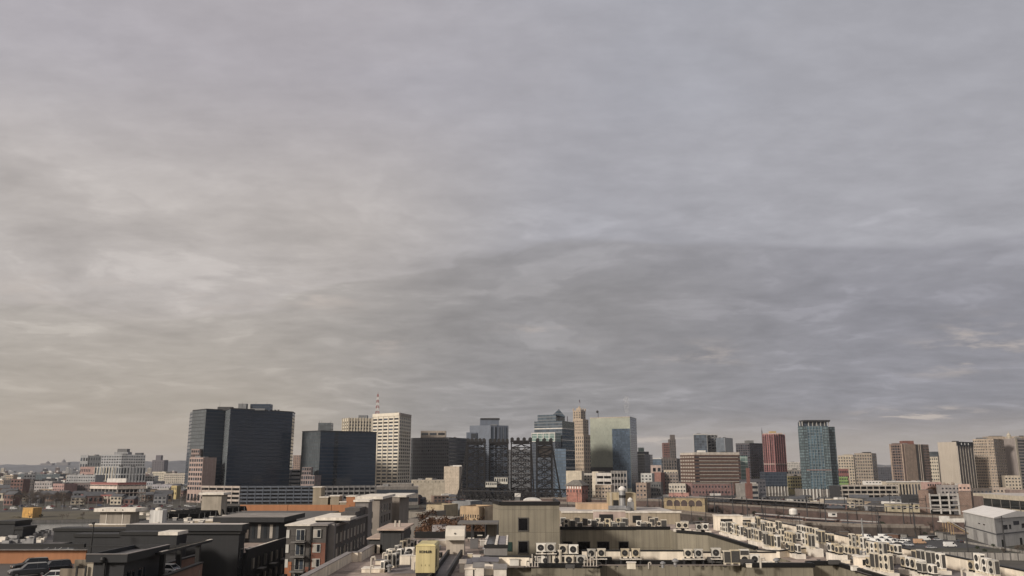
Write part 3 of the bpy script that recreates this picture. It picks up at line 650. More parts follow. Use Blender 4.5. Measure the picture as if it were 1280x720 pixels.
# T15
b = Bld('apartment_tower', 'dark brown and blue glass apartment tower left of the pink balconied one', 'apartment tower')
pts, z1 = b.vol([(920,1160),(937,1145),(953,1165)], 555, M('plum_wall', (.085,.07,.08)), ROOF, row=560)
b.wins(pts[0], pts[1], 8, z1-1, 6, 18, .68, .6, limit=60); b.wins(pts[1], pts[2], 8, z1-1, 6, 18, .62, .6, name='side_window', limit=60)
b.fins(pts[0], pts[1], 6, z1+.6, 6, .5, .4, slate, 'pier'); b.box(933, 942, 550.5, 1158, M('steel_grey_wall'), z1, 10)
b.slab(pts[0], pts[1], z1-.3, z1+1, .4, slate); b.slab(pts[1], pts[2], z1-.3, z1+1, .4, slate)
# T16 pink
b = Bld('apartment_tower', 'pink brick apartment tower with stacked balconies and cream roof plant', 'apartment tower')
pb = M('rose_tower', (.20,.075,.075), .8); pts, z1 = b.vol([(953.5,1110),(967,1100),(981,1115)], 543, pb, ROOFL, z0=30, row=550)
b.wins(pts[0], pts[1], 31, z1-1, 5, 22, .5, .6, limit=60); b.wins(pts[1], pts[2], 31, z1-1, 5, 22, .5, .6, name='side_window', limit=60)
rw = M('rose_white'); b.fins(pts[0], pts[1], 30, z1, 5, 1.0, .8, M('rose_pier', (.32,.16,.155)), 'pier'); b.fins(pts[1], pts[2], 30, z1, 5, 1.0, .8, M('rose_pier'), 'pier')
for f in (.25, .75): b.fins(pts[0].lerp(pts[1], f-.06), pts[0].lerp(pts[1], f+.06), 31, z1-2, 1, .3, 1.2, darkmetal, 'balcony_edge')
zb = Zr(580.5,1105); b.slab(pts[0], pts[1], zb, zb+1, 1.2, rw, 'pale_band'); b.slab(pts[1], pts[2], zb, zb+1, 1.2, rw, 'pale_band')
b.box(957, 978, 541.2, 1106, M('rose_white'), z1, 14, 'roof_plant'); b.box(963, 970, 539, 1108, M('ochre_plant', (.42,.31,.16)), z1, 8, 'roof_plant')
p0 = [Vector((Xr(p_, 600, d_), d_)) for p_, d_ in ((956.5,1096),(984,1096))]; m = MB(); m.prism(close(p0, 22), 12, 30.1, CURT('navy_glass', (.03,.045,.07), (.07,.08,.10), 2, 3, .1, .12, .15, .5), ROOF); b.put(m, 'dark_podium')
m = MB(); m.prism(close([q_+Vector((0,1)) for q_ in p0], 20), 0, 12, M('station_grey')); b.put(m, 'base'); b.fins(p0[0], p0[1], 0, 12, 7, .9, .3, white, 'column')
mast('thin grey mast standing on the left of the pink apartment tower', 952.3, 538, 600, 1112, .9, [darkmetal], 0, 'radio_mast', 14)
# little yellow and lime blocks
for p0_, p1_, top, D, c, lab in ((984.5,1003,595,1150,(.34,.30,.16),'low mustard yellow building with a grid of windows between two towers'),(1048,1060.5,596,1150,(.22,.32,.12),'small lime green building right of the teal tower'),
                         (1047,1061,586,1200,(.24,.11,.10),'dull red block above the lime green building'),(983,1003,587,1250,(.22,.20,.18),'grey brown block behind the mustard yellow building')):
    b = Bld('low_block', lab, 'low building'); pts, z1 = b.vol([(p0_,D),(p1_,D)], top, M('wall_'+lab[:12], c), ROOFL, depth=14, row=top+6); b.wins(pts[0], pts[1], 6, z1-1, 6, 4, .6, .5)
# T17 teal
teal = CURT('teal_glass', (.060,.100,.125), (.17,.20,.22), 2.2, 3.3, .12, .16, .14, .45); teal2 = CURT('teal_balcony', (.13,.175,.19), (.03,.04,.045), 1.6, 3.3, .3, .35, .2, .4)
b = Bld('apartment_tower', 'tall teal glass apartment tower with a dark crown, tallest on the right', 'apartment tower')
pts, z1 = b.vol([(999.5,1010),(1006,1000),(1037,1000)], 533, teal, ROOF, z0=11, row=560)
A, B = pts[1], pts[2]
m = MB(); m.obox(pts[0], pts[1], .5, 12, z1-.5, teal2, inn=.1); b.put(m, 'balcony_stack')
m = MB(); m.obox(A.lerp(B,.0), A.lerp(B,.14), .6, 12, z1-.5, teal2, inn=.1); b.put(m, 'balcony_stack')
m = MB(); m.obox(A.lerp(B,.78), A.lerp(B,.99), .6, 12, z1-.5, teal2, inn=.1); b.put(m, 'balcony_stack')
b.fins(A, B, 11, z1, 8, .3, .75, M('teal_fin', (.20,.24,.25), .5), 'fin')
rt = [Vector((Xr(p_, 560, 1008), 1008)) for p_ in (1037.2, 1045.5)]; m = MB(); m.prism(close(rt, 18), 11, Zr(533.5,1008), teal2, ROOF); b.put(m, 'side_wing')
for px_ in (999.8, 1003, 1011, 1016, 1021, 1026, 1031, 1036):
    q = at(px_, 530, 1001); m = MB(); m.box(q.x-.35, q.x+.35, 1001, 1003, z1, Zr(527,1001), M('crown_post', (.35,.34,.32))); b.put(m, 'crown_post')
m = MB(); m.prism(close([pts[0]+Vector((1,3)), A+Vector((0,3)), B+Vector((0,3))], 15), z1, Zr(527.5,1003), CURT('navy_glass', ()), ROOF); b.put(m, 'crown_storey')
m = MB(); m.box(Xr(1004,526,1000), Xr(1037.5,526,1000), 999.4, 1016, Zr(527,1000), Zr(525,1000), darkmetal); b.put(m, 'crown_roof')
m = MB(); m.prism(close([Vector((Xr(1004,610,992), 992)), Vector((Xr(1050,610,992), 992))], 30), 0, 11, M('station_grey'), ROOF); b.put(m, 'podium'); P0 = Vector((Xr(1003.5,610,991.5),991.5)); P1 = Vector((Xr(1050.5,610,991.5),991.5)); b.fins(P0, P1, 0, 11.4, 11, 1.3, .4, white, 'column')
zc = 31.0; b.slab(A, B, Zr(588,1000), Zr(587,1000), .9, M('ledge_red', (.30,.20,.18)), 'ledge')
# T18 pair
for e_, top, lab, nx in (([(1047.5,1310),(1067,1300),(1072,1320)], 569.5, 'lower cream office block with deep windows right of the teal tower', 6), ([(1068.5,1270),(1090,1262),(1096,1285)], 566.5, 'upper tan office block with a grid of windows in front of the cream one', 7)):
    b = Bld('office_block', lab, 'office building'); cw_ = M('cream_'+str(nx), (.40,.35,.28) if nx == 6 else (.31,.265,.215)); pts, z1 = b.vol(e_, top, cw_, ROOF, row=575); b.wins(pts[0], pts[1], 5, z1-1.5, nx, 11, .5, .5, limit=80); b.wins(pts[1], pts[2], 5, z1-1.5, 2, 11, .5, .5, name='side_window'); b.fins(pts[0], pts[1], 4, z1+.5, nx, .5, .4, cw_, 'pier')
    b.box(e_[1][0]-10, e_[1][0]-1, top-1.5, e_[1][1]+6, cw_ if nx == 6 else darkmetal, z1, 8)
# T19 twin brown/tan
b = Bld('apartment_tower', 'tan and brown apartment tower with vertical dark strips and a brick penthouse', 'apartment tower')
tb = M('tan_brick', (.29,.225,.18)); bw = M('umber_brick', (.15,.11,.095))
pts, z1 = b.vol([(1113,1000),(1129,985),(1162,1005)], 555.5, bw, ROOF, row=570)
A, B = pts[1], pts[2]; b.wins(pts[0], pts[1], 8, z1-1, 5, 17, .66, .55, limit=70)
m = MB(); m.obox(pts[0], pts[0].lerp(pts[1],.12), .4, 4, z1+.4, tb, inn=.1); m.obox(pts[0].lerp(pts[1],.9), pts[1], .4, 4, z1+.4, tb, inn=.1); b.put(m, 'tan_pier')
m = MB(); m.obox(A.lerp(B,.06), A.lerp(B,.48), .6, 4, z1+.3, tb, inn=.1); b.put(m, 'tan_bay'); b.wins(A.lerp(B,.08)+Vector((-.1,-.6)), A.lerp(B,.46)+Vector((-.1,-.6)), 8, z1-1, 5, 17, .6, .5, out=.1, limit=70)
for f0, f1 in ((.5,.58),(.70,.76)): m = MB(); m.obox(A.lerp(B,f0), A.lerp(B,f1), .3, 4, z1-.3, GLASS('dark_band_glass'), inn=.1); b.put(m, 'dark_strip')
b.fins(A.lerp(B,.6), A.lerp(B,.68), 4, z1+.3, 1, .5, .5, M('pale_concrete'), 'pale_pier'); b.wins(A.lerp(B,.78), B, 8, z1-1, 4, 17, .55, .5, name='side_window')
b.box(1129, 1142, 551, 995, M('red_brick'), z1, 10); b.box(1118, 1131, 554, 1000, bw, z1, 8)
# T20
b = Bld('office_block', 'small pale square windowed block tucked right of the tan brown tower', 'office building')
pts, z1 = b.vol([(1162,1180),(1173,1170),(1177,1185)], 570, M('pale_stone', (.40,.36,.29)), ROOF, row=580); b.wins(pts[0], pts[1], 8, z1-2, 4, 9, .5, .45); b.slab(pts[0], pts[1], z1-1.2, z1+.1, .3, slate); b.box(1164, 1173, 564.5, 1185, CURT('grey_mirror_glass', ()), z1, 8)
# T21 blank slab
b = Bld('office_tower', 'windowless beige slab tower with white vertical fins and a black sign band', 'office tower')
bl = M('blank_beige', (.37,.33,.28), .7, .10, .05, .12); pts, z1 = b.vol([(1172.5,1010),(1196,985),(1216,1010)], 553, bl, ROOF, row=560)
m = MB(); m.obox(pts[1], pts[2], .15, 0, z1-.2, M('brown_glass', (.075,.068,.065), .25), inn=.1); b.put(m, 'dark_glass_face')
b.fins(pts[1], pts[2], 2, z1-4.6, 6, .7, .9, M('pale_concrete'), 'fin')
m = MB(); m.obox(pts[1], pts[2], 1.1, z1-4.6, z1+.2, M('sign_black', (.012,.012,.013), .5), inn=.1); b.put(m, 'sign_band')
nn_ = facing(pts[1], pts[2]); d_ = (pts[2]-pts[1]).normalized(); ang_ = math.atan2(d_.y, d_.x)
for f in (.25, .46, .68):       # three round pale emblems on the band
    q = pts[1].lerp(pts[2], f)+nn_*1.3; m = MB(); m.lathe((0,0,0), [(1.0,-.15),(1.0,.15)], M('emblem_white', (.7,.7,.68)), 12, 'y'); m.box(-.35,.35,-.2,.2,.9,1.6,M('emblem_white')); o = m.build('emblem', b.t); o.location = Vector((q.x, q.y, z1-2.7))-b.o; o.rotation_euler = (0,0,ang_)
m = MB(); 
for f in (.1,.4,.8): m = MB(); m.tube((pts[0].x+f*20, 1008, z1), (pts[0].x+f*20, 1008, z1+1.6), .15, .1, steel, 5); b.put(m, 'antenna')
# T22
b = Bld('office_tower', 'gridded tan office tower with a stepped top right of the sign band tower', 'office tower')
tg = M('tan_grid', (.34,.28,.22)); pts, z1 = b.vol([(1217,1045),(1243,1030),(1256,1060)], 549, tg, ROOF, row=560)
b.wins(pts[0], pts[1], 8, z1-1, 12, 18, .55, .5, limit=99); b.wins(pts[1], pts[2], 8, z1-1, 6, 18, .5, .5, name='side_window', limit=60); b.fins(pts[0].lerp(pts[1],.55), pts[1], 6, z1+.5, 3, .9, .6, tg, 'pier')
b.box(1237, 1255.5, 545.5, 1045, tg, z1, 16, 'upper_storey'); b.box(1224, 1234, 547, 1048, M('grey_metal'), z1, 8); b.box(1240, 1253, 544.7, 1050, slate, Zr(545.5,1045), 8)
for py in (556.5, 570): zz_ = Zr(py,1040); b.slab(pts[0], pts[1], zz_, zz_+.5, .5, M('pale_concrete'), 'ledge')
# T23
b = Bld('office_tower', 'smooth brown grey tower with a cupola cut by the right edge of the photo', 'office tower')
pts, z1 = b.vol([(1254.5,1080),(1270,1060),(1290,1075)], 548.5, M('mauve_stone', (.25,.22,.205), .7, .1), ROOF, row=560); b.bands(pts[1], pts[2], 6, z1-1, 17, .45)
m = MB(); m.obox(pts[1], pts[1].lerp(pts[2], .12), .3, 0, z1+.3, M('pale_stone'), inn=.1); b.put(m, 'corner_pier')
q = at(1262.5, 548, 1075); m = MB(); m.lathe((q.x, 1077, z1), [(2.8,0),(2.6,1.4),(2.9,1.6),(2.4,3.6),(2.7,4.0),(1.5,6),(.4,7.4),(.15,9.5)], M('pale_stone'), 12); b.put(m, 'cupola')
b = Bld('office_tower', 'tan tower glimpsed behind the cupola tower at the right edge', 'office tower'); pts, z1 = b.vol([(1271,1130),(1300,1140)], 545.5, tg, ROOF, depth=20, row=560); b.bands(pts[0], pts[1], 20, z1-2, 12, .4)
# low right foreground of the skyline
garage('pale open parking garage deck right of the teal tower', 1052, 1122, 606, 900, 905, M('pale_concrete'), 4, 9, ratio=.3)
b = Bld('column_hall', 'long cream hall with tall white columns below the tan brown tower', 'hall')
pts, z1 = b.vol([(1108,930),(1162,935)], 602, M('cream_shed'), ROOFL, depth=14, row=606); b.wins(pts[0], pts[1], 1, z1-1.5, 14, 1, .5, .85); b.slab(pts[0], pts[1], z1-.8, z1+.5, .6, white)
b = Bld('apartment_block', 'low pink apartment block with square windows beside the column hall', 'apartment building')
pts, z1 = b.vol([(1159,915),(1177,915)], 602.5, M('rose_block', (.40,.27,.24)), ROOFL, depth=14, row=607); b.wins(pts[0], pts[1], 1, z1-.8, 6, 4, .55, .45)
b = Bld('roof_unit_shed', 'cream plant shed standing on the pale open parking garage', 'shed'); pts, z1 = b.vol([(1082,912),(1102,912)], 601, white, ROOFL, depth=8, row=604, z0=8); b.wins(pts[0], pts[1], z1-3, z1-.5, 5, 1, .5, .4)
# left distance
b = Bld('apartment_block', 'large grey apartment block with stepped terraces on the far left', 'apartment building')
gp = M('grey_panel', (.28,.285,.29), .7); gp2 = M('charcoal_panel', (.09,.095,.10)); wl = M('warm_panel', (.50,.46,.38))
pts, z1 = b.vol([(100,1330),(128,1325)], 569.5, gp2, ROOF, row=580, depth=30); b.wins(pts[0], pts[1], 20, z1-1, 9, 4, .5, .5); b.slab(pts[0], pts[0].lerp(pts[1], .35), 24, z1+.5, .8, gp, 'pale_bay'); b.wins(pts[0]+Vector((0,-.9)), pts[0].lerp(pts[1],.35)+Vector((0,-.9)), 24, z1-1, 3, 3, .6, .5)
pts, z1 = b.vol([(126,1310),(151,1290),(181,1300)], 568.5, gp, ROOF, row=580); b.wins(pts[0], pts[1], Zr(583,1300), z1-1, 8, 4, .6, .5); b.wins(pts[1], pts[2], Zr(583,1300), z1-1, 10, 4, .62, .5)
pts, z1 = b.vol([(118,1285),(151,1265),(182,1275)], 583.5, gp, ROOF, row=590, name='lower_wall'); b.wins(pts[0], pts[1], 5, z1-.5, 11, 3, .6, .8, name='tall_window'); b.wins(pts[1], pts[2], 5, z1-.5, 9, 3, .7, .8, name='tall_window'); b.fins(pts[0], pts[0].lerp(pts[1],.8), 4, z1+.3, 7, 1.4, .6, wl, 'warm_pier'); b.fins(pts[1].lerp(pts[2],.25), pts[2], 4, z1+.2, 6, 1.4, .6, gp, 'pier')
m = MB(); m.prism(close([Vector((Xr(100,590,1300),1300)), Vector((Xr(120,590,1300),1300))], 10), 0, Zr(583.5,1300), M('rose_block'), ROOF); b.put(m, 'pink_wing'); b.wins((Xr(100,590,1300),1300), (Xr(113,590,1300),1300), 10, Zr(584.5,1300), 6, 3, .5, .5)
b.box(143, 160, 565, 1315, gp, Zr(568.5,1310), 14); b.box(147, 159, 561, 1318, M('steel_grey_wall'), Zr(565,1315), 10); b.box(169, 177, 566, 1305, gp2, Zr(568.5,1310), 8)
b = Bld('church_tower', 'square dark stone tower with a stair turret in the far left distance', 'tower')
pts, z1 = b.vol([(190,2500),(205,2500)], 575, M('mauve_grey', (.13,.12,.13)), ROOF, depth=30, row=580); b.box(195, 201.5, 569, 2505, M('mauve_grey'), z1, 14, 'turret'); b.wins(pts[0], pts[1], 20, z1-4, 5, 6, .3, .5)
for (p0_, p1_, top, D, c, lab, nx, nf) in ((83,119,594,1120,(.30,.30,.30),'plain grey long block in front of the terraced apartments',8,2),(81,114,604,1000,(.13,.105,.10),'dark brick mill building left of the building site',9,4),
     (190,215,606,1040,(.30,.29,.31),'pale lilac house block with square windows left of the pink office wing',7,3),(183,191,602,1100,(.26,.26,.28),'slim lilac grey house beside the lilac block',3,4),
     (190,207,590,1500,(.46,.42,.34),'cream industrial building below the dark stone tower',5,2),(205,232,592,1450,(.42,.38,.32),'long cream building with dark windows left of the pink wing',7,2),
     (43,65,602,1050,(.30,.28,.27),'pair of white framed flats with dark bays at the far left',5,3),(66,80,605,980,(.34,.22,.20),'small pink gabled flats beside the dark brick mill',4,4),
     (4,42,600,1250,(.07,.06,.055),'long dark roofed shed near the left edge of the photo',9,1),(22,75,593,1650,(.09,.11,.12),'low teal roofed warehouse in the far left distance',9,1)):
    b = Bld('low_block', lab, 'low building'); pts, z1 = b.vol([(p0_,D),(p1_,D-6)], top, M('w_'+lab[:14]+str(nx), c), ROOFL if nx % 2 else ROOF, depth=18, row=top+4, parapet=.5); b.wins(pts[0], pts[1], 2, z1-1, max(nx,int((pts[1]-pts[0]).length/3.4)), max(nf,int((z1-3)/3.6)), .45, .42)
b = Bld('yellow_house', 'little yellow house with dark windows left of the pink office wing', 'house'); pts, z1 = b.vol([(214,990),(221,985),(226,1000)], 607, M('yellow_wall', (.40,.32,.15)), ROOFL, row=610); b.wins(pts[0], pts[1], 4, z1-1, 3, 2, .4, .45)
# building site
b = Bld('unfinished_building', 'half built concrete frame with red safety netting and pink floor edges', 'building site')
p = [Vector((Xr(p_, 615, d_), d_)) for p_, d_ in ((112,915),(146,890),(182,905))]; b.base(p[0]); po = close(p, 10)
net = M('red_netting', (.24,.095,.085), .9, .5, 1.5, 0); slb = M('site_slab', (.42,.33,.29))
for z_, nm in ((.5,''),(5.5,''),(9.5,''),(13.5,''),(17.5,'')):
    m = MB(); m.prism(po, z_, z_+.6, slb); b.put(m, 'floor_slab')
for i in (0, 1):
    for k in range(8):
        q = p[i].lerp(p[i+1], (k+.1)/7.3); m = MB(); m.box(q.x-.4, q.x+.4, q.y+.5, q.y+1.3, 0, 17.5, conc); b.put(m, 'column')
m = MB(); cen = (po[0]+po[2])/2; m.prism([q.lerp(cen, .25) for q in po], 0, 17, M('garage_inner')); b.put(m, 'core')
for i in (0, 1): b.slab(p[i], p[i+1], 18.1, 20.4, .1, net, 'netting', inn=.15); b.slab(p[i], p[i+1], 13.6, 16.6, .25, M('site_white', (.55,.48,.42)), 'wall_panel', inn=.2)
p2 = [Vector((Xr(101,620,880),880)), Vector((Xr(144,620,868),868))]; m = MB(); m.prism(close(p2, 8), 7.2, 8.6, net); b.put(m, 'low_roof')
for k in range(6): q = p2[0].lerp(p2[1], (k+.1)/5.2); m = MB(); m.box(q.x-.5,q.x+.5,q.y+.4,q.y+1.4,0,7.2,slb); b.put(m, 'porch_column')
b.box(134, 158, 598, 925, white, 18.2, 6, 'site_cabin')
# central low blocks
for (p0_, p1_, top, D, c, lab, nx, nf) in ((707.5,727,589,960,(.52,.46,.36),'plain cream block with a blank wall right of the bridge',0,0),(726,745,592,980,(.38,.36,.32),'pale long low block behind the brick bridge house',4,1),
     (740,748,590,940,(.48,.43,.35),'narrow cream stair block left of the banded car park',0,0),(744,764,607,860,(.44,.36,.28),'low tan pavilion below the banded car park',5,1),(817,826,591,1080,(.22,.115,.095),'plain rust red brick block below the stone tower',0,0),
     (826,848,592,1090,(.20,.17,.15),'low brown block at the foot of the dark stone tower',6,2),(830,847,588,1120,(.44,.38,.30),'cream ornate block left of the brown banded office',4,3),(836,857,605,900,(.46,.42,.36),'white banded low office left of the plum brick building',6,2),
     (801,815,592,1020,(.42,.42,.40),'small white plant building under the curved block',3,1),(795,808,604,880,(.26,.20,.16),'small brown shed beneath the curved block',3,1),(808,826,603,900,(.10,.10,.10),'dark steel framed shed in the rail yard centre',6,2),
     (836,861,617,790,(.36,.20,.17),'long low pink shed above the arched station house',6,1),(961,972,575,1450,(.30,.28,.25),'far pale block glimpsed beside the pink tower',4,2),(984,1000,578,2000,(.40,.38,.35),'distant white flats left of the teal tower',5,2),
     (1095,1114,584,1500,(.07,.07,.08),'dark distant flats left of the tan brown tower',4,4),(1176,1214,607,860,(.28,.26,.25),'low grey station block behind the brick garage',7,1),(1198,1213,606,830,(.42,.30,.25),'small pink roof house behind the brick garage',3,1),
     (1241,1264,610,1000,(.36,.30,.25),'pale tan low block far right',5,1),(1262,1290,613,820,(.22,.17,.15),'brown blank block at the right edge',0,0),(1256,1276,595,1020,(.40,.35,.28),'cream roofed building under the cupola tower',5,1),
     (1216,1240,611,960,(.10,.085,.075),'dark brown low hall below the gridded tan tower',5,1),(925,957,600,930,(.07,.07,.08),'dark low blocks in front of the brown glass tower',8,2)):
    b = Bld('low_block', lab, 'low building'); pts, z1 = b.vol([(p0_,D),(p1_,D-5)], top, M('v_'+lab[:16]+str(p0_), c), ROOFL, depth=14, row=top+4, parapet=.5)
    if nx: b.wins(pts[0], pts[1], 2, z1-1, max(nx,int((pts[1]-pts[0]).length/3.4)), max(nf,int((z1-3)/3.6)), .5, .42)
garage('white banded multi storey car park in the centre, seen on its corner', 745, 764, 591, 930, 925, M('garage_white', (.52,.49,.45)), 5, 2, ratio=.5)
garage('sloping white ramped car park right of the banded one', 764, 783, 588.5, 925, 935, M('garage_white'), 5, 5, ratio=.42)
# ------------------------------------------------------------ lift bridge
bs = M('bridge_steel', (.008,.007,.0075), .75, .4, .3, .2); bs2 = M('bridge_rust', (.012,.009,.009), .8, .4, .3, .2)
def lift_tower(label, px0, px1, top, D, rakel=0, raker=0, weight=False, sheaves=4, dep=13, z0=3, mt=None):
    mt = mt or bs; x0, x1 = Xr(px0, top, D), Xr(px1, top, D); cx = (x0+x1)/2; w = (x1-x0)/2; h = Zr(top, D)-z0
    t = thing('lift_tower', label, 'bridge tower', (cx, D, z0), 'lift towers of the railway bridge'); n = 9
    lean = 1.0
    for sx_ in (-1, 1):
        for y_ in (0, dep): m = MB(); m.bar((sx_*w, y_, 0), (sx_*w*.98, y_, h), 1.25, mt); m.build('leg', t)
    for rk, sx_ in ((rakel, -1), (raker, 1)):
        if rk:
            for y_ in (0, dep):
                m = MB(); m.bar((sx_*(w+rk), y_, 0), (sx_*w, y_, h*.97), .85, mt)
                for k in range(1, n): z_ = h*k/n; f = 1-k/n; m.bar((sx_*w, y_, z_), (sx_*(w+rk*f), y_, z_), .25, mt); m.bar((sx_*w, y_, z_), (sx_*(w+rk*(f+1/n)), y_, z_-h/n), .2, mt)
                m.build('raking_leg', t)
    for a_, b_2 in (((-w,0),(w,0)), ((-w,dep),(w,dep)), ((-w,0),(-w,dep)), ((w,0),(w,dep)), ((-w,dep*.5),(w,dep*.5)), ((-w*.5,dep*.3),(w*.5,dep*.3)), ((0,0),(0,0))):
        m = MB()
        if a_ == b_2: m.bar((0,0,0),(0,0,h*.8),.6,mt); m.build('centre_post', t); continue
        for k in range(n):
            za, zb = h*k/n, h*(k+1)/n; mx = ((a_[0]+b_2[0])/2, (a_[1]+b_2[1])/2)
            m.bar((*a_, zb), (*b_2, zb), .65, mt); m.bar((*a_, za), (*b_2, zb), .5, mt); m.bar((*b_2, za), (*a_, zb), .5, mt)
            m.bar((*a_, (za+zb)/2), ((a_[0]*.75+b_2[0]*.25), (a_[1]*.75+b_2[1]*.25), za if k % 2 else zb), .42, mt); m.bar((*b_2, (za+zb)/2), ((a_[0]*.25+b_2[0]*.75), (a_[1]*.25+b_2[1]*.75), za if k % 2 else zb), .42, mt)
        m.build('bracing', t)
    m = MB(); m.box(-w-.8, w+.8, -.8, dep+.8, h-1.2, h+.4, mt); m.box(-w*.8, w*.8, -.4, dep+.4, h-3.0, h-1.2, mt); m.build('top_girder', t)
    sp_ = M('sheave_black', (.016,.015,.015), .6, .3)
    for k in range(sheaves):
        xx = -w+.9+(2*w-1.8)*k/(sheaves-1); m = MB(); m.lathe((xx, -.2, h+1.6), [(1.7,-.5),(1.75,-.4),(1.5,0),(1.75,.4),(1.7,.5)], sp_, 16, 'y'); o = m.build('sheave', t)
        m = MB(); m.lathe((xx, dep-1, h+1.6), [(1.7,-.5),(1.5,0),(1.7,.5)], sp_, 12, 'y'); m.build('sheave', t)
    if weight: m = MB(); m.box(-w*.98+.7, w*.98-.7, .6, dep-1, h*.74, h*.93, M('counterweight', (.05,.042,.038), .85, .3)); m.build('counterweight', t)
    for y_ in (0, dep):
        for sx_ in (-1, 1): m = MB(); m.box(sx_*w-1.8, sx_*w+1.8, y_-1.8, y_+1.8, -z0, 0, dconc); m.build('pier', t)
    return t
lift_tower('leftmost steel lift tower of the railway bridge with a raking leg', 584, 606, 552, 840, rakel=9, sheaves=5)
lift_tower('second steel lift tower from the left, backed by the blue grey tower', 612, 635, 552.5, 848, sheaves=5)
lift_tower('third lift tower with four big round sheaves standing clear on top', 639, 664, 551, 822, raker=3, sheaves=4, mt=bs2)
lift_tower('rightmost lift tower with a dark raised counterweight and raking right leg', 671, 690, 552, 815, raker=9.5, weight=True, sheaves=3)
def truss(label, pa, pb, zb, zt, n, dep=9, mt=None, cat='railway bridge'):
    mt = mt or bs; a = Vector(pa); b = Vector(pb); t = thing('truss_span', label, cat, (a.x, a.y, 0)); d = (b-a); nrm = Vector((-d.y, d.x)).normalized()*dep
    def Pp(f, z_, s): q = d*f+nrm*s; return (q.x, q.y, z_)
    for s in (0, 1):
        m = MB()
        m.bar(Pp(0,zb,s), Pp(1,zb,s), .85, mt); m.bar(Pp(.5/n,zt,s), Pp(1-.5/n,zt,s), .8, mt); m.build('chord', t)
        m = MB()
        for k in range(n):
            f0, f1 = k/n, (k+1)/n; fm = (f0+f1)/2; m.bar(Pp(f0,zb,s), Pp(fm,zt,s), .6, mt); m.bar(Pp(f1,zb,s), Pp(fm,zt,s), .6, mt); m.bar(Pp(fm,zb,s), Pp(fm,zt,s), .25, mt); m.bar(Pp(f0,zb,s), Pp(f0,(zb+zt)/2,s), .2, mt)
        m.build('web', t)
    m = MB()
    for k in range(n+1): m.bar(Pp(k/n,zb,0), Pp(k/n,zb,1), .4, mt); m.bar(Pp(min(k+.5,n)/n,zt,0), Pp(min(k+.5,n)/n,zt,1), .3, mt)
    m.build('cross_beam', t); m = MB(); vs = [Pp(0,zb+.6,.05),Pp(1,zb+.6,.05),Pp(1,zb+.6,.95),Pp(0,zb+.6,.95)]
    m.add(vs+[(v[0],v[1],v[2]+.5) for v in vs], [(0,1,2,3),(4,5,6,7),(0,1,5,4),(1,2,6,5),(2,3,7,6),(3,0,4,7)], dconc); m.build('track_deck', t); return t
truss('long dark steel truss span crossing the river in front of the lift towers', (Xr(573,620,800),800), (Xr(652,620,765),765), 3.5, 14.5, 9)
truss('second truss span running behind through the lift towers', (Xr(570,620,850),850), (Xr(640,620,850),850), 6, 15, 9, mt=bs2)
truss('right hand truss span ending at the brick bridge house', (Xr(640,620,806),806), (Xr(704,620,800),800), 4.5, 12.5, 7)
truss('rear truss span beneath the two right hand lift towers', (Xr(636,620,842),842), (Xr(722,620,850),850), 6, 14, 8, mt=bs2)
for px0, px1, top, bot, D, lab in ((607,621,602,609,806,'lower white operator cabin perched on the bridge truss'),(618,634.5,596.5,605,812,'upper white operator cabin perched on the bridge truss')):
    b = Bld('bridge_cabin', lab, 'cabin'); x0, x1 = Xr(px0,600,D), Xr(px1,600,D); z0, z1 = Zr(bot,D), Zr(top,D); b.base((x0,D)); m = MB(); m.box(x0,x1,D,D+6,z0,z1,M('cabin_white',(.55,.53,.47))); b.put(m,'wall')
    m = MB(); m.box(x0-.6,x1+.6,D-.6,D+6.6,z1,z1+.5,slate); b.put(m,'roof'); b.wins((x0,D),(x1,D),z0+1.5,z1-.5,6,1,.6,.7)
    m = MB()
    for xx in (x0+.5, x1-.5):
        for yy in (D+.5, D+5.5): m.bar((xx,yy,14),(xx,yy,z0),.3,bs)
    m.box(x0-.5,x1+.5,D-.5,D+6.5,z0-.5,z0,bs); b.put(m,'support')
b = Bld('signal_board', 'small white signal board with a black diagonal near the bridge foot', 'sign'); q = at(647,620,560); b.base((q.x,560)); m = MB(); m.box(q.x-1.9,q.x+1.9,560,560.4,Zr(621,560),Zr(616.5,560),white); b.put(m,'board'); m = MB(); m.bar((q.x-1.5,559.9,Zr(620.4,560)),(q.x+1.5,559.9,Zr(617,560)),.14,darkmetal); b.put(m,'diagonal'); m = MB(); m.box(q.x-1.6,q.x+1.6,560.4,563,0,Zr(621.2,560),M('steel_grey_wall')); b.put(m,'post')
# brick bridge house with a hipped roof
b = Bld('bridge_house', 'square red brick house with a grey hipped roof at the right end of the bridge', 'house')
q0, q1, q2 = [Vector((Xr(p_,608,d_),d_)) for p_,d_ in ((708,772),(727,760),(735,775))]; pts = [q0,q1,q2]; b.base(q0); z1 = Zr(606.5,765); rb = BRICK('house_brick',(.30,.12,.085),(.24,.10,.075)); m = MB(); po = close(pts,10); m.prism(po,0,z1,rb,ROOF); b.put(m,'wall')
b.wins(q0,q1,z1-9,z1-1.2,5,1,.35,.3); b.wins(q0,q1,z1-3.5,z1-.4,6,1,.5,.7,white,'frieze_window'); b.wins(q1,q2,z1-9,z1-1.2,2,1,.35,.3)
c_ = (po[0]+po[2])/2; ev = [c_+(p_-c_)*1.18 for p_ in po]; tp = [c_+(p_-c_)*.35 for p_ in po]; z2 = Zr(600,770)
m = MB(); m.add([(e.x,e.y,z1) for e in ev]+[(e.x,e.y,z2) for e in tp]+[(e.x,e.y,z1-.4) for e in ev], [(0,1,5,4),(1,2,6,5),(2,3,7,6),(3,0,4,7),(4,5,6,7),(8,9,1,0),(9,10,2,1),(10,11,3,2),(11,8,0,3),(8,9,10,11)], M('slate_roof',(.15,.14,.125),.85,.3)); b.put(m,'roof')
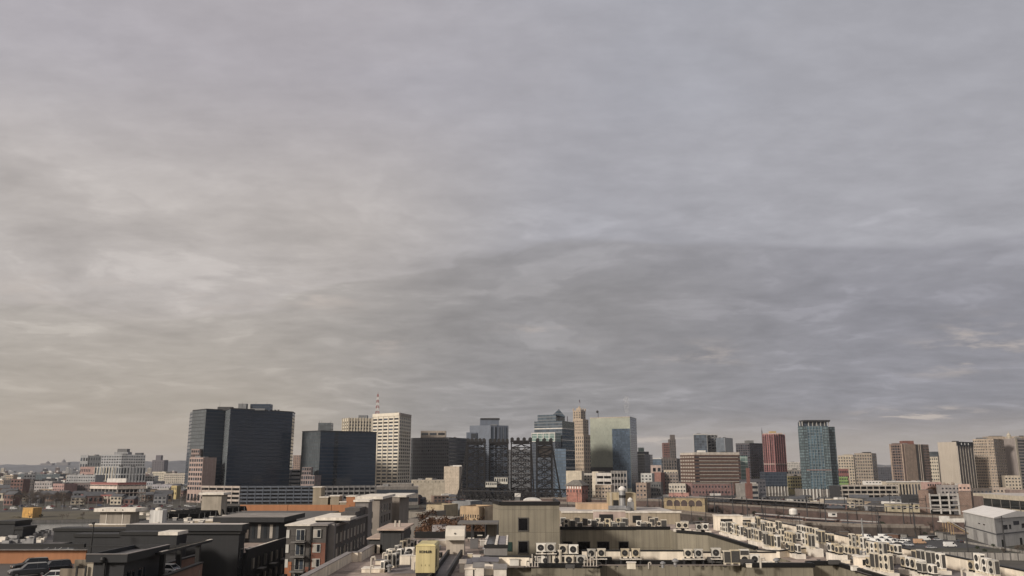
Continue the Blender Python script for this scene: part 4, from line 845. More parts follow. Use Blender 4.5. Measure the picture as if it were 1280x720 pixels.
# ------------------------------------------------------------ railway on its embankments
wallb = BRICK('viaduct_brick', (.085,.050,.042), (.06,.042,.036), (.07,.062,.056)); ballast = M('ballast', (.075,.063,.054), .95, .35, .5, 0); rail_m = M('rail_steel', (.22,.16,.12), .5, .3, 1, 0, metal=.4)
def viaduct(label, pl, w, z, ntr, wall=wallb, zb=0):
    pl = [Vector(q) for q in pl]; t = thing('rail_viaduct', label, 'railway viaduct', (pl[0].x, pl[0].y, 0)); o0 = pl[0]
    def off(s, zz):
        r = []
        for i, q in enumerate(pl):
            d = (pl[min(i+1,len(pl)-1)]-pl[max(i-1,0)]).normalized(); n = Vector((d.y,-d.x)); r.append((q.x+n.x*s-o0.x, q.y+n.y*s-o0.y, zz))
        return r
    def ribbon(name, s0, s1, za, zb_, mat):
        a, b_, c, d = off(s0,za), off(s1,za), off(s1,zb_), off(s0,zb_); k = len(pl); m = MB(); vs = a+b_+c+d
        fs = []
        for i in range(k-1):
            for u, v in ((0,1),(1,2),(2,3),(3,0)): fs.append((u*k+i,u*k+i+1,v*k+i+1,v*k+i))
        fs += [(0,k,2*k,3*k),(k-1,2*k-1,3*k-1,4*k-1)]; m.add(vs, fs, mat); return m.build(name, t)
    ribbon('embankment_wall', -w/2, w/2, zb, z-.5, wall); ribbon('ballast_bed', -w/2+.4, w/2-.4, z-.51, z, ballast)
    for s in (-w/2, w/2-.5): ribbon('parapet', s, s+.5, z-.5, z+.7, M('viaduct_cap', (.17,.15,.13), .85))
    for k in range(ntr):
        c = -w/2+w*(k+.5)/ntr
        for s in (-.75, .75): ribbon('rail', c+s-.1, c+s+.1, z, z+.2, rail_m)
    return t
up = [(30,800),(90,770),(137,735),(190,630),(220,548),(262,494),(330,456),(460,430)]; lo = [(28,790),(62,740),(112,632),(144,540),(164,492),(190,470),(222,462)]
viaduct('upper brick walled railway embankment curving in from the right', up, 20, 8, 3)
viaduct('nearer railway embankment with dark walls curving towards the bridge', lo, 13, 5.0, 2, M('stained_wall', (.065,.052,.045), .9, .4))
# catenary portals and poles
def portal_proto():
    t = thing('catenary_portal', 'x', 'railway gantry')
    for s in (-1,1): m = MB(); m.bar((s*9,0,-6),(s*9,0,11),.28,darkmetal); m.build('post', t)
    m = MB(); m.bar((-9,0,9.3),(9,0,9.3),.18,darkmetal); m.bar((-9,0,8.3),(9,0,8.3),.18,darkmetal)
    for k in range(9): m.bar((-9+2*k,0,8.3 if k%2 else 9.3),(-7+2*k,0,9.3 if k%2 else 8.3),.1,darkmetal)
    m.build('lattice_beam', t)
    for s in (-5,0,5): m = MB(); m.bar((s,0,8.3),(s,0,6.4),.1,darkmetal); m.build('hanger', t)
    return t
def along(pl, s):
    pl = [Vector(q) for q in pl]
    for a, b_ in zip(pl[:-1], pl[1:]):
        L = (b_-a).length
        if s <= L: return a.lerp(b_, s/L), math.atan2((b_-a).y, (b_-a).x)
        s -= L
    return pl[-1], 0
proto = portal_proto(); first = True
for pl, z_, n_, sc_, lab in ((up, 8, 9, 1.15, 'dark lattice catenary gantry spanning the upper embankment'), (lo, 5.0, 6, .75, 'dark lattice catenary gantry spanning the nearer embankment')):
    for k in range(n_):
        q, a_ = along(pl, 60+k*62)
        if first: o = proto; first = False
        else: o = dup(proto)
        o.location = (q.x, q.y, z_); o.rotation_euler = (0,0,a_+math.pi/2); o.scale = (sc_,1,1); o['label'] = lab; o['group'] = 'catenary gantries over the '+('upper' if pl is up else 'nearer')+' tracks'
for pl, z_, lab in ((up,8,'overhead wires strung above the upper embankment'),(lo,5,'overhead wires strung above the nearer embankment')):
    t = thing('overhead_wires', lab, 'wires', (pl[0][0],pl[0][1],0))
    for dx in (-4,0,4):
        m = MB(); pv_ = None
        for k in range(0, 560 if pl is up else 400, 31):
            q, a_ = along(pl, k); p_ = Vector((q.x-pl[0][0]-math.sin(a_)*dx, q.y-pl[0][1]+math.cos(a_)*dx, z_+6.6-(.5 if (k//31)%2 else 0)))
            if pv_ is not None and (p_-pv_).length > 1: m.bar(pv_, p_, .06, darkmetal)
            pv_ = p_
        m.build('wire', t)
# tall free standing poles
def pole(px, ptop, pbot, w=.32, label='', Z=0, arms=2, name='utility_pole', mt=None):
    q = on(px, pbot, Z); h = Zr(ptop, q.y)-Z; mt = mt or darkmetal; t = thing(name, label, 'pole', (q.x,q.y,Z)); m = MB(); m.tube((0,0,0),(0,0,h),w,w*.7,mt,8); m.build('shaft', t)
    for k in range(arms): m = MB(); m.bar((-1.3,0,h-.8-k*1.5),(1.3,0,h-.8-k*1.5),.12,mt); m.build('crossarm', t)
    return t
for px_, a_, b_, lab in ((917,603,650,'tall black pole left of the rust red chimney'),(935.5,622,660,'black pole standing in front of the rust red chimney'),(1010,612,655,'black pole rising left of the teal tower podium centre'),(1033,610,660,'taller black pole under the right side of the teal tower'),(1115,617,655,'black pole beside the pale yellow shed'),(1131,632,665,'thin pole right of the pale yellow shed'),(1100,640,672,'slim pole behind the row of white vans'),(1145,640,672,'slim pole left of the brick garage tower'),(894,612,648,'slim black pole left of the five arched station house'),(955,636,662,'short dark pole behind the condenser roof'),(810,612,645,'thin pole in the rail yard centre'),(1061,640,668,'slender dark mast above the van park'),(1210,660,690,'leaning dark pole beside the grey metal warehouse'),(1257,645,690,'pole in front of the grey metal warehouse')):
    pole(px_, a_, b_, .38, lab)
pole(1080.5, 648, 690, .45, 'pale street lamp pole behind the van park', mt=steel, arms=1, name='street_lamp')
for px_, a_, b_, lab in ((353,588,640,'thin white flagpole'),):
    pass
blk_ = M('signal_black', (.012,.012,.012))
def hut(name, label, cat, px0, px1, top, bot, Z, mat, dep=5, nx=3, nf=1, roofm=None):
    q = on((px0+px1)/2, bot, Z); D = q.y; x0, x1 = Xr(px0,top,D), Xr(px1,top,D); b = Bld(name, label, cat); b.base((x0,D)); z1 = Zr(top,D); m = MB(); m.box(x0,x1,D,D+dep,Z,z1,mat,roofm or ROOFL); b.put(m,'wall')
    m = MB(); m.box(x0-.3,x1+.3,D-.3,D+dep+.3,z1,z1+.3,roofm or ROOFL); b.put(m,'roof')
    if nx: b.wins((x0,D),(x1,D),Z+(z1-Z)*.3,z1-.1*(z1-Z),nx,nf,.5,.7)
    return b
b = Bld('station_house', 'ochre station house with five dark arches on the embankment', 'station house')
och = M('ochre_render', (.30,.235,.14)); D_ = 660; x0, x1 = Xr(830,630,D_), Xr(881,630,D_-12); A = Vector((x0,D_)); B = Vector((x1,D_-12)); b.base(A); z1 = Zr(622,D_); m = MB(); m.prism(close([A,B],12),0,z1,och,ROOF); b.put(m,'wall'); b.slab(A,B,z1,z1+.6,.5,M('station_grey'),'cornice')
d_ = (B-A).normalized(); n_ = facing(A,B); L = (B-A).length; ang_ = math.atan2(d_.y,d_.x)
for k in range(5):
    m = MB(); r = 2.35; prof = [(-r,-2.2)]+[(-r*math.cos(math.pi*i/12), r*math.sin(math.pi*i/12)) for i in range(13)]+[(r,-2.2)]
    m.add([(x_,0,z_) for x_,z_ in prof]+[(x_,.4,z_) for x_,z_ in prof], [tuple(range(15)),tuple(range(29,14,-1))]+[(i,(i+1)%15,15+(i+1)%15,15+i) for i in range(15)], M('arch_dark',(.05,.03,.025),.5)); q = A+d_*(L*(.14+.18*k))+n_*.06; o = m.build('arched_opening', b.t); o.location = Vector((q.x,q.y,z1-3.9))-b.o; o.rotation_euler = (0,0,ang_)
    m = MB()
    for i in range(12):
        a0, a1 = math.pi*i/12, math.pi*(i+1)/12; m.bar((-2.6*math.cos(a0),-.05,2.6*math.sin(a0)),(-2.6*math.cos(a1),-.05,2.6*math.sin(a1)),.2,M('arch_trim',(.50,.40,.24)))
    o = m.build('arch_trim', b.t); o.location = Vector((q.x,q.y,z1-3.9))-b.o; o.rotation_euler = (0,0,ang_)
hut('trackside_shed','long pale yellow trackside shed with rusty stains left of the brick garage','shed',1112,1149,630,640.5,8,M('pale_yellow',(.42,.37,.26)),8,5,1)
hut('site_hut','small ochre hut behind the van park','hut',1049,1060,660,668,0,M('ochre_plant'),4,2)
hut('site_hut','tiny cream hut at the foot of the nearer embankment','hut',995,1003,651,660,0,M('cream_shed'),4,1)
hut('site_hut','pale green cabin among the parked vans','hut',1118,1132,660,670,0,M('cabin_green',(.33,.37,.33)),4,2)
hut('site_hut','white cabin on the nearer embankment right of the poles','hut',1038,1046,641,646,8,white,4,1)
hut('site_hut','small white kiosk beside the tracks near the brick garage','hut',1132,1145,650,656,0,white,4,3)
q = at(993,640,470); b = Bld('water_tank','pale domed water tank standing beside the tracks','tank'); b.base((q.x,470)); m = MB(); zt = Zr(643,470); m.lathe((q.x,472,zt),[(1.5,-.6),(2.2,0),(2.2,2.0),(1.7,2.8),(.5,3.2)],white,16); b.put(m,'tank',smooth=False); m = MB()
for s in (-1.4,1.4):
    for u in (-1.4,1.4): m.bar((q.x+s,472+u,0),(q.x+s*.8,472+u*.8,zt-.3),.15,darkmetal)
b.put(m,'stand')
# platform canopy
b = Bld('platform_canopy','long grey platform canopy on the upper embankment under the teal tower','canopy'); cl = [along(up, s)[0] for s in (150,200,250,300,350,390)]; b.base(cl[0])
for a_, c_ in zip(cl[:-1],cl[1:]):
    m = MB(); m.obox(a_,c_,2.6,12.0,12.4,M('canopy_grey',(.24,.22,.20)),inn=2.6); b.put(m,'roof'); m = MB(); m.box(a_.x-.2,a_.x+.2,a_.y-.2,a_.y+.2,8,12.0,darkmetal); b.put(m,'post')
# dark carriages standing in the yard
cm = M('carriage_grey', (.13,.12,.12), .5); 
def carriage(label, s, pl, z, mt):
    q, a_ = along(pl, s); t = thing('rail_carriage', label, 'rail carriage', (q.x,q.y,z), rz=a_); m = MB(); m.prism([(-12,-1.5),(12,-1.5),(12,1.5),(-12,1.5)],1.1,3.6,mt); m.add([(-12,-1.5,3.6),(12,-1.5,3.6),(12,-.8,4.2),(-12,-.8,4.2),(12,.8,4.2),(-12,.8,4.2),(12,1.5,3.6),(-12,1.5,3.6)],[(0,1,2,3),(3,2,4,5),(5,4,6,7),(0,3,5,7),(1,6,4,2)],M('carriage_roof',(.25,.24,.23))); m.build('body', t)
    for s_ in (-1,1):
        m = MB(); m.box(-11,11,s_*1.52-.03,s_*1.52+.03,2.3,3.1,gl); m.build('window_band', t)
    for x_ in (-8.5,8.5): m = MB(); m.box(x_-1.5,x_+1.5,-1.1,1.1,.2,1.1,darkmetal); m.build('bogie', t)
for k in range(4): carriage(('first','second','third','fourth')[k]+' grey carriage from the left of the train on the upper tracks', 205+k*25.5, [(x_+5,y_) for x_,y_ in up], 8.2, cm)
# clutter of the railway corridor
RK = random.Random(31)
for k in range(90):
    pl = up if k % 2 else lo; s_ = RK.uniform(70, 620 if pl is up else 430); q, a_ = along(pl, s_); n_ = Vector((math.sin(a_),-math.cos(a_))); n_ = n_ if n_.y < 0 else -n_
    q = q+n_*RK.uniform(8,26); w, d, h = RK.uniform(.8,4), RK.uniform(.8,2.5), RK.uniform(.8,3.2); t = thing('trackside_cabinet', 'small trackside cabinet or stack beside the '+('upper' if pl is up else 'nearer')+' embankment', 'cabinet', (q.x,q.y,.03), 'trackside cabinets by the '+('upper' if pl is up else 'nearer')+' embankment', RK.uniform(0,3))
    m = MB(); m.box(-w,w,-d,d,0,h,RK.choice((M('cab_dark',(.04,.036,.034)),M('cab_rust',(.11,.06,.04)),M('cab_grey',(.17,.165,.155)),M('cab_pale',(.42,.39,.34)),M('cab_dark'),M('cab_brown',(.09,.07,.055))))); m.build('body', t); m = MB(); m.box(-w-.15,w+.15,-d-.15,d+.15,h,h+.15,M('cab_lid',(.12,.115,.11))); m.build('lid', t)
for k in range(26):
    pl = up if k < 14 else lo; z_ = 8 if pl is up else 5; q, a_ = along(pl, 45+(k if k < 14 else k-14)*36+RK.uniform(-4,4)); n_ = Vector((math.sin(a_),-math.cos(a_))); n_ = n_ if n_.y < 0 else -n_; q = q+n_*(10.5 if pl is up else 7)
    t = thing('signal_post', 'thin dark signal post standing along the '+('upper' if pl is up else 'nearer')+' tracks', 'post', (q.x,q.y,0), 'signal posts along the '+('upper' if pl is up else 'nearer')+' tracks'); h = z_+RK.uniform(4,9); m = MB(); m.tube((0,0,0),(0,0,h),.2,.14,darkmetal,6); m.build('shaft', t); m = MB(); m.box(-.4,.4,-.25,.25,h-.9,h+.3,blk_); m.build('signal_head', t)
for s0, s1, dx, lab in ((90,560,-19,'ground level siding running below the upper embankment'),(110,420,-27,'second ground level siding below the upper embankment')):
    t = thing('railway_siding', lab, 'railway track', (0,0,0)); pts_ = []
    for k in range(24): q, a_ = along(up, s0+(s1-s0)*k/23); n_ = Vector((math.sin(a_),-math.cos(a_))); n_ = n_ if n_.y < 0 else -n_; pts_.append(q+n_*-dx)
    for nm_, w_, zz_, mt_ in (('ballast',4.2,.3,ballast),('rail',.22,.5,rail_m)):
        for off_ in ((0,) if nm_ == 'ballast' else (-.75,.75)):
            m = MB()
            for a1, b1 in zip(pts_[:-1], pts_[1:]): d1 = (b1-a1).normalized(); n1_ = Vector((d1.y,-d1.x)); m.prism([a1+n1_*(off_-w_/2), b1+n1_*(off_-w_/2), b1+n1_*(off_+w_/2), a1+n1_*(off_+w_/2)], .05, zz_, mt_)
            m.build(nm_, t)
for k in range(4): carriage(('first','second','third','fourth')[k]+' dark freight wagon from the left on the siding below the upper embankment', 150+k*27, pts_, .5, M('wagon_rust', (.085,.05,.04), .8, .3))
for k in range(24):
    px_ = 6+k*10.5; D_ = 724+k*3.4 if px_ < 150 else 748+k*3; t = thing('street_lamp', 'thin street lamp along the river road on the far left', 'street lamp', (Xr(px_,620,D_),D_,.05), 'street lamps along the river road'); m = MB(); m.tube((0,0,0),(0,0,9),.14,.09,steel,6); m.build('shaft', t); m = MB(); m.bar((0,0,9),(1.6,0,9.3),.08,steel); m.box(1.3,2.1,-.15,.15,9.15,9.35,steel); m.build('lamp_head', t)
# ------------------------------------------------------------ right hand buildings in the middle distance
b = Bld('parking_garage','open parking garage with white decks between two brown brick stair towers','parking garage'); p = [Vector((Xr(p_,620,d_),d_)) for p_,d_ in ((1148,560),(1161,556),(1198,560),(1214,556))]; b.base(p[0]); bbk = BRICK('garage_brick',(.16,.10,.075),(.13,.085,.065)); z1 = Zr(612.5,558)
for i,j,zz in ((0,1,z1),(2,3,z1-.8)): m = MB(); m.prism(close([p[i],p[j]],14),0,zz,bbk,ROOF); b.put(m,'stair_tower')
m = MB(); m.prism([p[1]+Vector((0,8)),p[2]+Vector((0,8)),p[2]+Vector((0,40)),p[1]+Vector((0,40))],0,z1-4,M('garage_inner')); b.put(m,'interior')
for k in range(6): zz = 2.6+k*3.2; m = MB(); m.obox(p[1],p[2],0,zz-.9,zz+.15,M('deck_white',(.48,.46,.43)),inn=.4); b.put(m,'deck_rail'); m = MB(); m.obox(p[1],p[2],-.4,zz-1.3,zz-.9,dconc,inn=9); b.put(m,'deck')
for f in (.02,.36,.66,.98): q = p[1].lerp(p[2],f); m = MB(); m.box(q.x-.45,q.x+.45,q.y-.35,q.y+.2,0,19.4,M('deck_white')); b.put(m,'column')
b = Bld('long_warehouse','long cream roofed building with black glazed bands at the right edge','warehouse'); pts = [Vector((Xr(p_,620,d_),d_)) for p_,d_ in ((1214,660),(1300,560))]; b.base(pts[0]); z1 = Zr(616,660); m = MB(); m.prism(close(pts,40),0,z1,M('cream_shed'),ROOFL); b.put(m,'wall')
b.slab(pts[0],pts[1],z1-9,z1-3.2,.3,M('black_glazing',(.015,.017,.016),.15),'glazed_band'); b.slab(pts[0],pts[1],0,z1-10.2,.3,M('black_glazing'),'glazed_band'); b.slab(pts[0],pts[0].lerp(pts[1],.2),z1-14,z1-2,.6,M('umber_brick'),'brick_bay'); b.fins(pts[0].lerp(pts[1],.2),pts[1],0,z1-3,6,.6,.5,M('station_grey'),'pier')
b = Bld('metal_warehouse','pale grey metal warehouse with a shallow white pitched roof at the right','warehouse')
pn = PANEL('ribbed_metal',(.42,.415,.40),.9,60,.14,.0,.82,.04,.5); A, B, C_ = Vector((Xr(1206,660,455),455)), Vector((Xr(1244,660,398),398)), Vector((Xr(1300,660,425),425)); b.base(A); ze = Zr(647,398); po = [A,B,C_,A+C_-B]
m = MB(); m.prism(po,0,ze,pn); b.put(m,'wall'); ap1, ap2 = (A+B)/2, (po[3]+C_)/2; zr = ze+2.4
ridge1 = (A+po[3])/2; ridge2 = (B+C_)/2
m = MB(); rf = M('white_roof',(.66,.64,.61),.6,.1,.2,0); up_ = lambda v, z_: (v.x, v.y, z_)
ca = (A+B+C_+po[3])/4; ex = lambda v: ca+(v-ca)*1.03
ea,eb,ec,ed_ = map(ex,po); m.add([up_(ea,ze),up_(eb,ze),up_(ec,ze),up_(ed_,ze),up_(ex(ridge1),zr),up_(ex(ridge2),zr),up_(ea,ze-.4),up_(eb,ze-.4),up_(ec,ze-.4),up_(ed_,ze-.4)],[(0,1,5,4),(3,4,5,2),(0,4,3),(1,2,5),(0,6,7,1),(1,7,8,2),(6,7,8,9)],rf); b.put(m,'roof')
for f0,f1 in ((.30,.42),(.62,.74)): m = MB(); m.obox(A.lerp(B,f0),A.lerp(B,f1),.08,0,5.2,M('door_grey',(.25,.245,.24),.5),inn=.1); b.put(m,'roller_door')
m = MB(); m.obox(A,B,.2,5.6,6.1,slate,inn=.1); m.obox(B,C_,.2,5.6,6.1,slate,inn=.1); b.put(m,'band')
b.wins(A.lerp(B,.45),A.lerp(B,.75),8.2,9.6,2,1,.4,.4); 
for f0,f1,z0_,z1_ in ((.16,.26,7.6,9.6),(.30,.34,7.6,9.6),(.40,.53,9.2,11.0),(.58,.8,7.6,9.6)): m = MB(); m.obox(B.lerp(C_,f0),B.lerp(C_,f1),.08,z0_,z1_,gl,inn=.1); b.put(m,'window')
for f in (.1,.5,.62): m = MB(); m.obox(B.lerp(C_,f),B.lerp(C_,f+.05),.08,0,3.2,M('black_glazing'),inn=.1); b.put(m,'door')
# loading ramp
b = Bld('loading_ramp','white loading platform with a long inclined ramp on ochre legs left of the warehouse','loading ramp'); q = at(1178,655,450); b.base((q.x,450)); zt = Zr(652,450); X2 = Xr(1206,655,450); m = MB(); m.box(q.x,X2,450,455,zt-.4,zt,white); m.box(q.x,X2,449.9,450.1,zt,zt+1.6,white); b.put(m,'platform'); m = MB(); m.box(q.x+.5,q.x+4.5,451,454,zt,zt+2.6,white); b.put(m,'cabin'); m = MB()
for i in range(5): xx = q.x+.4+i*1.3; m.bar((xx,450.4,0),(xx,450.4,zt-.4),.2,M('ochre_plant'))
b.put(m,'leg'); m = MB()
for yy in (449.4,448): m.bar((q.x+2,yy,zt),(q.x+14,yy,1.2),.22,M('ochre_plant')); m.bar((q.x+2,yy,zt+1),(q.x+14,yy,2.2),.12,white)
b.put(m,'ramp')
# concrete panel wall on the right
b = Bld('panel_wall','pale concrete panel wall crossing the right foreground behind the condensers','wall'); b.base((Xr(1172,690,330),330)); A = Vector((Xr(1168,690,350),350)); B = Vector((Xr(1300,690,342),342)); 
for k in range(14): m = MB(); a_, c_ = A.lerp(B,k/14+.0012), A.lerp(B,(k+1)/14-.0012); m.obox(a_,c_,.1,0,2.7,conc,inn=.1); b.put(m,'panel'); m = MB(); m.obox(c_,c_+(B-A).normalized()*.35,.25,0,2.9,dconc,inn=.2); b.put(m,'post')
b = Bld('kerb_wall','low pale retaining kerb slanting away in front of the grey metal warehouse','wall'); A = on(1206,679,0).xy; B = on(1290,693,0).xy; b.base(A); m = MB(); m.obox(A,B,.3,0,.9,conc,inn=.3); b.put(m,'kerb')
# ------------------------------------------------------------ vehicles
def car_paint(name, c, r=.3):
    if name in CACHE: return CACHE[name]
    m, n2_, bb_ = newmat(name); bb_.inputs['Base Color'].default_value = (*c,1); bb_.inputs['Roughness'].default_value = r; bb_.inputs['Coat Weight'].default_value = .6; bb_.inputs['Metallic'].default_value = .25 if r < .35 else 0; CACHE[name] = m; return m
tyre = M('tyre', (.02,.02,.02), .9, .1, 1, 0); rim = M('rim', (.3,.3,.3), .4, .1, 1, 0, metal=.7); lampm = M('head_lamp', (.6,.6,.58), .15, .1, 1, 0); tail = M('tail_lamp', (.30,.02,.02), .3, .1, 1, 0)
def loft(m, secs, mat):
    """secs: list of closed rings with equal counts"""
    k = len(secs[0]); vs = [v for s in secs for v in s]; fs = [(j*k+i,j*k+(i+1)%k,(j+1)*k+(i+1)%k,(j+1)*k+i) for j in range(len(secs)-1) for i in range(k)]
    fs += [tuple(range(k-1,-1,-1)), tuple(range((len(secs)-1)*k,len(secs)*k))]; m.add(vs, fs, mat)
def car_proto(kind, paint):
    L, W, Hh = {'car':(4.5,1.8,1.45),'suv':(4.8,1.95,1.75),'van':(5.6,2.05,2.4)}[kind]; t = thing('parked_'+kind, 'x', kind if kind != 'suv' else 'car', (0,0,-50)); w = W/2; l = L/2
    zb = .28; zh = {'car':.92,'suv':1.08,'van':1.25}[kind]
    def ring(x_, wz, z0, z1, tz): return [(x_,-wz*.92,z0),(x_,-wz,z0+.15),(x_,-wz,z1-.12),(x_,-wz*tz,z1),(x_,wz*tz,z1),(x_,wz,z1-.12),(x_,wz,z0+.15),(x_,wz*.92,z0)]
    hs = {'car':[(-1,.5),(-.97,.78),(-.6,zh),(0,zh),(.42,zh*.98),(.85,.78),(.97,.66),(1,.45)],'suv':[(-1,.6),(-.98,.95),(-.7,zh),(0,zh),(.45,zh),(.85,.98),(.97,.85),(1,.5)],'van':[(-1,1.1),(-.99,zh),(-.5,zh),(0,zh),(.6,zh),(.85,1.12),(.97,.95),(1,.5)]}[kind]
    m = MB(); loft(m, [ring(f*l, w*(.88 if abs(f) > .95 else 1), zb+(.1 if abs(f)>.95 else 0), z_, .86) for f,z_ in hs], paint); m.build('body', t, smooth=False)
    cb_ = {'car':[(-.82,0),(-.52,1),(.10,1),(.42,0)],'suv':[(-.96,0),(-.84,1),(.12,1),(.42,0)],'van':[(-.985,0),(-.975,1),(.42,1),(.72,0)]}[kind]
    def cring(f, up): zz = zh-.06+(Hh-zh)*up; ww = w*(.9-.16*up if kind != 'van' else .97-.07*up); return f*l, ww, zz
    gm = CACHE.get('car_glass') or GLASS('car_glass', (.012,.014,.017), .06)
    (xa,wa,za),(xb_,wb2,zb2),(xc,wc,zc_),(xd,wd_,zd) = [cring(*q) for q in cb_]
    vs = [(xa,-wa,za),(xb_,-wb2,zb2),(xc,-wc,zc_),(xd,-wd_,zd),(xa,wa,za),(xb_,wb2,zb2),(xc,wc,zc_),(xd,wd_,zd)]
    m = MB(); m.add(vs, [(0,1,2,3),(7,6,5,4),(0,4,5,1),(2,6,7,3),(1,5,6,2)], gm if kind != 'van' else paint); m.build('cabin', t)
    m = MB(); e = .02; m.box(xb_-.05,xc+.05,-wb2-.01,wb2+.01,zb2-.03,zb2+.035,paint)
    for s in (-1,1):
        for x0_,x1_ in ((xa,xb_),((xb_+xc)/2,(xb_+xc)/2),(xd,xc)): m.bar((x0_,s*(wa+.01),za),(x1_,s*(wb2+.005),zb2),.045,paint)
    m.build('roof', t)
    if kind == 'van': 
        m = MB(); m.add([(xc+.06,-wc*.92,zc_-.08),(xd+.03,-wd_*.92,zd+.1),(xd+.03,wd_*.92,zd+.1),(xc+.06,wc*.92,zc_-.08)],[(0,1,2,3)],gm); m.build('windscreen', t)
        for s in (-1,1): m = MB(); m.box(xc-.5,xd-.5,s*(wa+.0)-.015,s*(wa)+.015,zh+.1,Hh-.35,gm); m.build('side_window', t)
    for fx in (-.62,.64):
        for s in (-1,1):
            m = MB(); m.lathe((fx*l, s*(w-.1), .33), [(.24,-.12),(.33,-.10),(.33,.10),(.24,.12)], tyre, 14, 'y'); wv_ = m.build('wheel', t); m = MB(); m.lathe((fx*l, s*(w-.1), .33), [(.2,-.13),(.2,.13)], rim, 10, 'y'); m.build('rim', wv_)
    zl_ = zh*.68
    for s in (-1,1):
        m = MB(); m.box(l*.955,l*1.0,s*w*.68-.17,s*w*.68+.17,zl_-.07,zl_+.08,lampm); m.build('headlight', t); m = MB(); m.box(-l*1.003,-l*.97,s*w*.72-.14,s*w*.72+.14,zl_,zl_+.2,tail); m.build('tail_light', t)
    return t
PAINT = {'white':car_paint('paint_white',(.62,.62,.60),.36),'black':car_paint('paint_black',(.015,.016,.018)),'grey':car_paint('paint_grey',(.055,.058,.062)),'silver':car_paint('paint_silver',(.38,.39,.40)),'red':car_paint('paint_red',(.25,.02,.02)),'blue':car_paint('paint_blue',(.03,.06,.14)),'orange':car_paint('paint_orange',(.42,.27,.17),.4)}
PROTO = {k: car_proto(k, PAINT['white']) for k in ('car','suv','van')}; USED = set()
def vehicle(kind, colour, loc, rz, label, group=None):
    p = PROTO[kind]; c = PAINT[colour]
    o = dup(p, loc, rz, label, group, mats={'body':c,'roof':c, **({'cabin':c} if kind == 'van' else {})}); return o
# vans and cars on the lot at the right
i_ = 0
for row, (Dv, x0_, n_) in enumerate(((405,148,11),(418,143,12),(431,146,13),(444,158,9))):
    for k in range(n_):
        if random.random() < .12: continue
        kd, co = random.choice((('van','white'),('van','white'),('car','white'),('suv','silver'),('car','grey'),('suv','black'),('suv','white')))
        if kd == 'van': lb, gp_ = 'white van parked in the lot behind the condenser roof on the right', 'white vans on the right hand lot'
        else: lb, gp_ = f'{co} car parked among the white vans on the right hand lot', f'{co} cars on the right hand lot'
        vehicle(kd, co, (x0_+k*4.1+random.uniform(-.4,.4), Dv+random.uniform(-.6,.6), .05), R(-65+random.uniform(-4,4)), lb, gp_)
q = on(1188,684,0); vehicle('van','white',(q.x,q.y,.05),R(5),'single white van parked in front of the leaning pole, right of the van rows')
q = on(1156,676,0); vehicle('van','white',(q.x,q.y,.05),R(3),'white van at the right end of the van rows, parked sideways')
q = on(1150,680,0); vehicle('van','orange',(q.x,q.y,.05),R(3),'orange striped van parked sideways before the end of the van rows')
for px_,py_,co in ((1172,676,'silver'),(1200,678,'grey'),(1164,686,'silver')):
    q = on(px_,py_,0); vehicle('car',co,(q.x,q.y,.05),R(random.choice((0,90))),f'{co} car on the open yard left of the metal warehouse', 'cars on the yard by the warehouse')
# cars along the far river road on the left and under the bridge
for k in range(70):
    px_ = random.uniform(5,250); Dc = random.choice((735,748,790,800,812))+random.uniform(-4,4); co = random.choice(('white','silver','grey','black','white','red','blue')); kd = random.choice(('car','suv','car','van' if co == 'white' else 'suv'))
    vehicle(kd, co, (Xr(px_,620,Dc),Dc,.05), random.uniform(0,.5)+(0 if random.random()<.6 else R(90)), f'distant {co} {"van" if kd=="van" else "car"} parked by the river road on the far left', f'{co} {"vans" if kd=="van" else "cars"} by the river road')
for k in range(26):
    px_ = random.uniform(800,1080); Dc = random.uniform(900,1000) if k % 2 else random.uniform(420,600); co = random.choice(('white','silver','grey','black','red'))
    z_ = .05; vehicle('car', co, (Xr(px_,640,Dc),Dc,z_), random.uniform(0,3), f'{co} car parked on low ground around the railway in the centre right', f'{co} cars around the railway')
for p in PROTO.values():
    for c in [c for c in bpy.data.objects if c.parent == p]:
        for g_ in [g_ for g_ in bpy.data.objects if g_.parent == c]: bpy.data.objects.remove(g_)
        bpy.data.objects.remove(c)
    bpy.data.objects.remove(p)
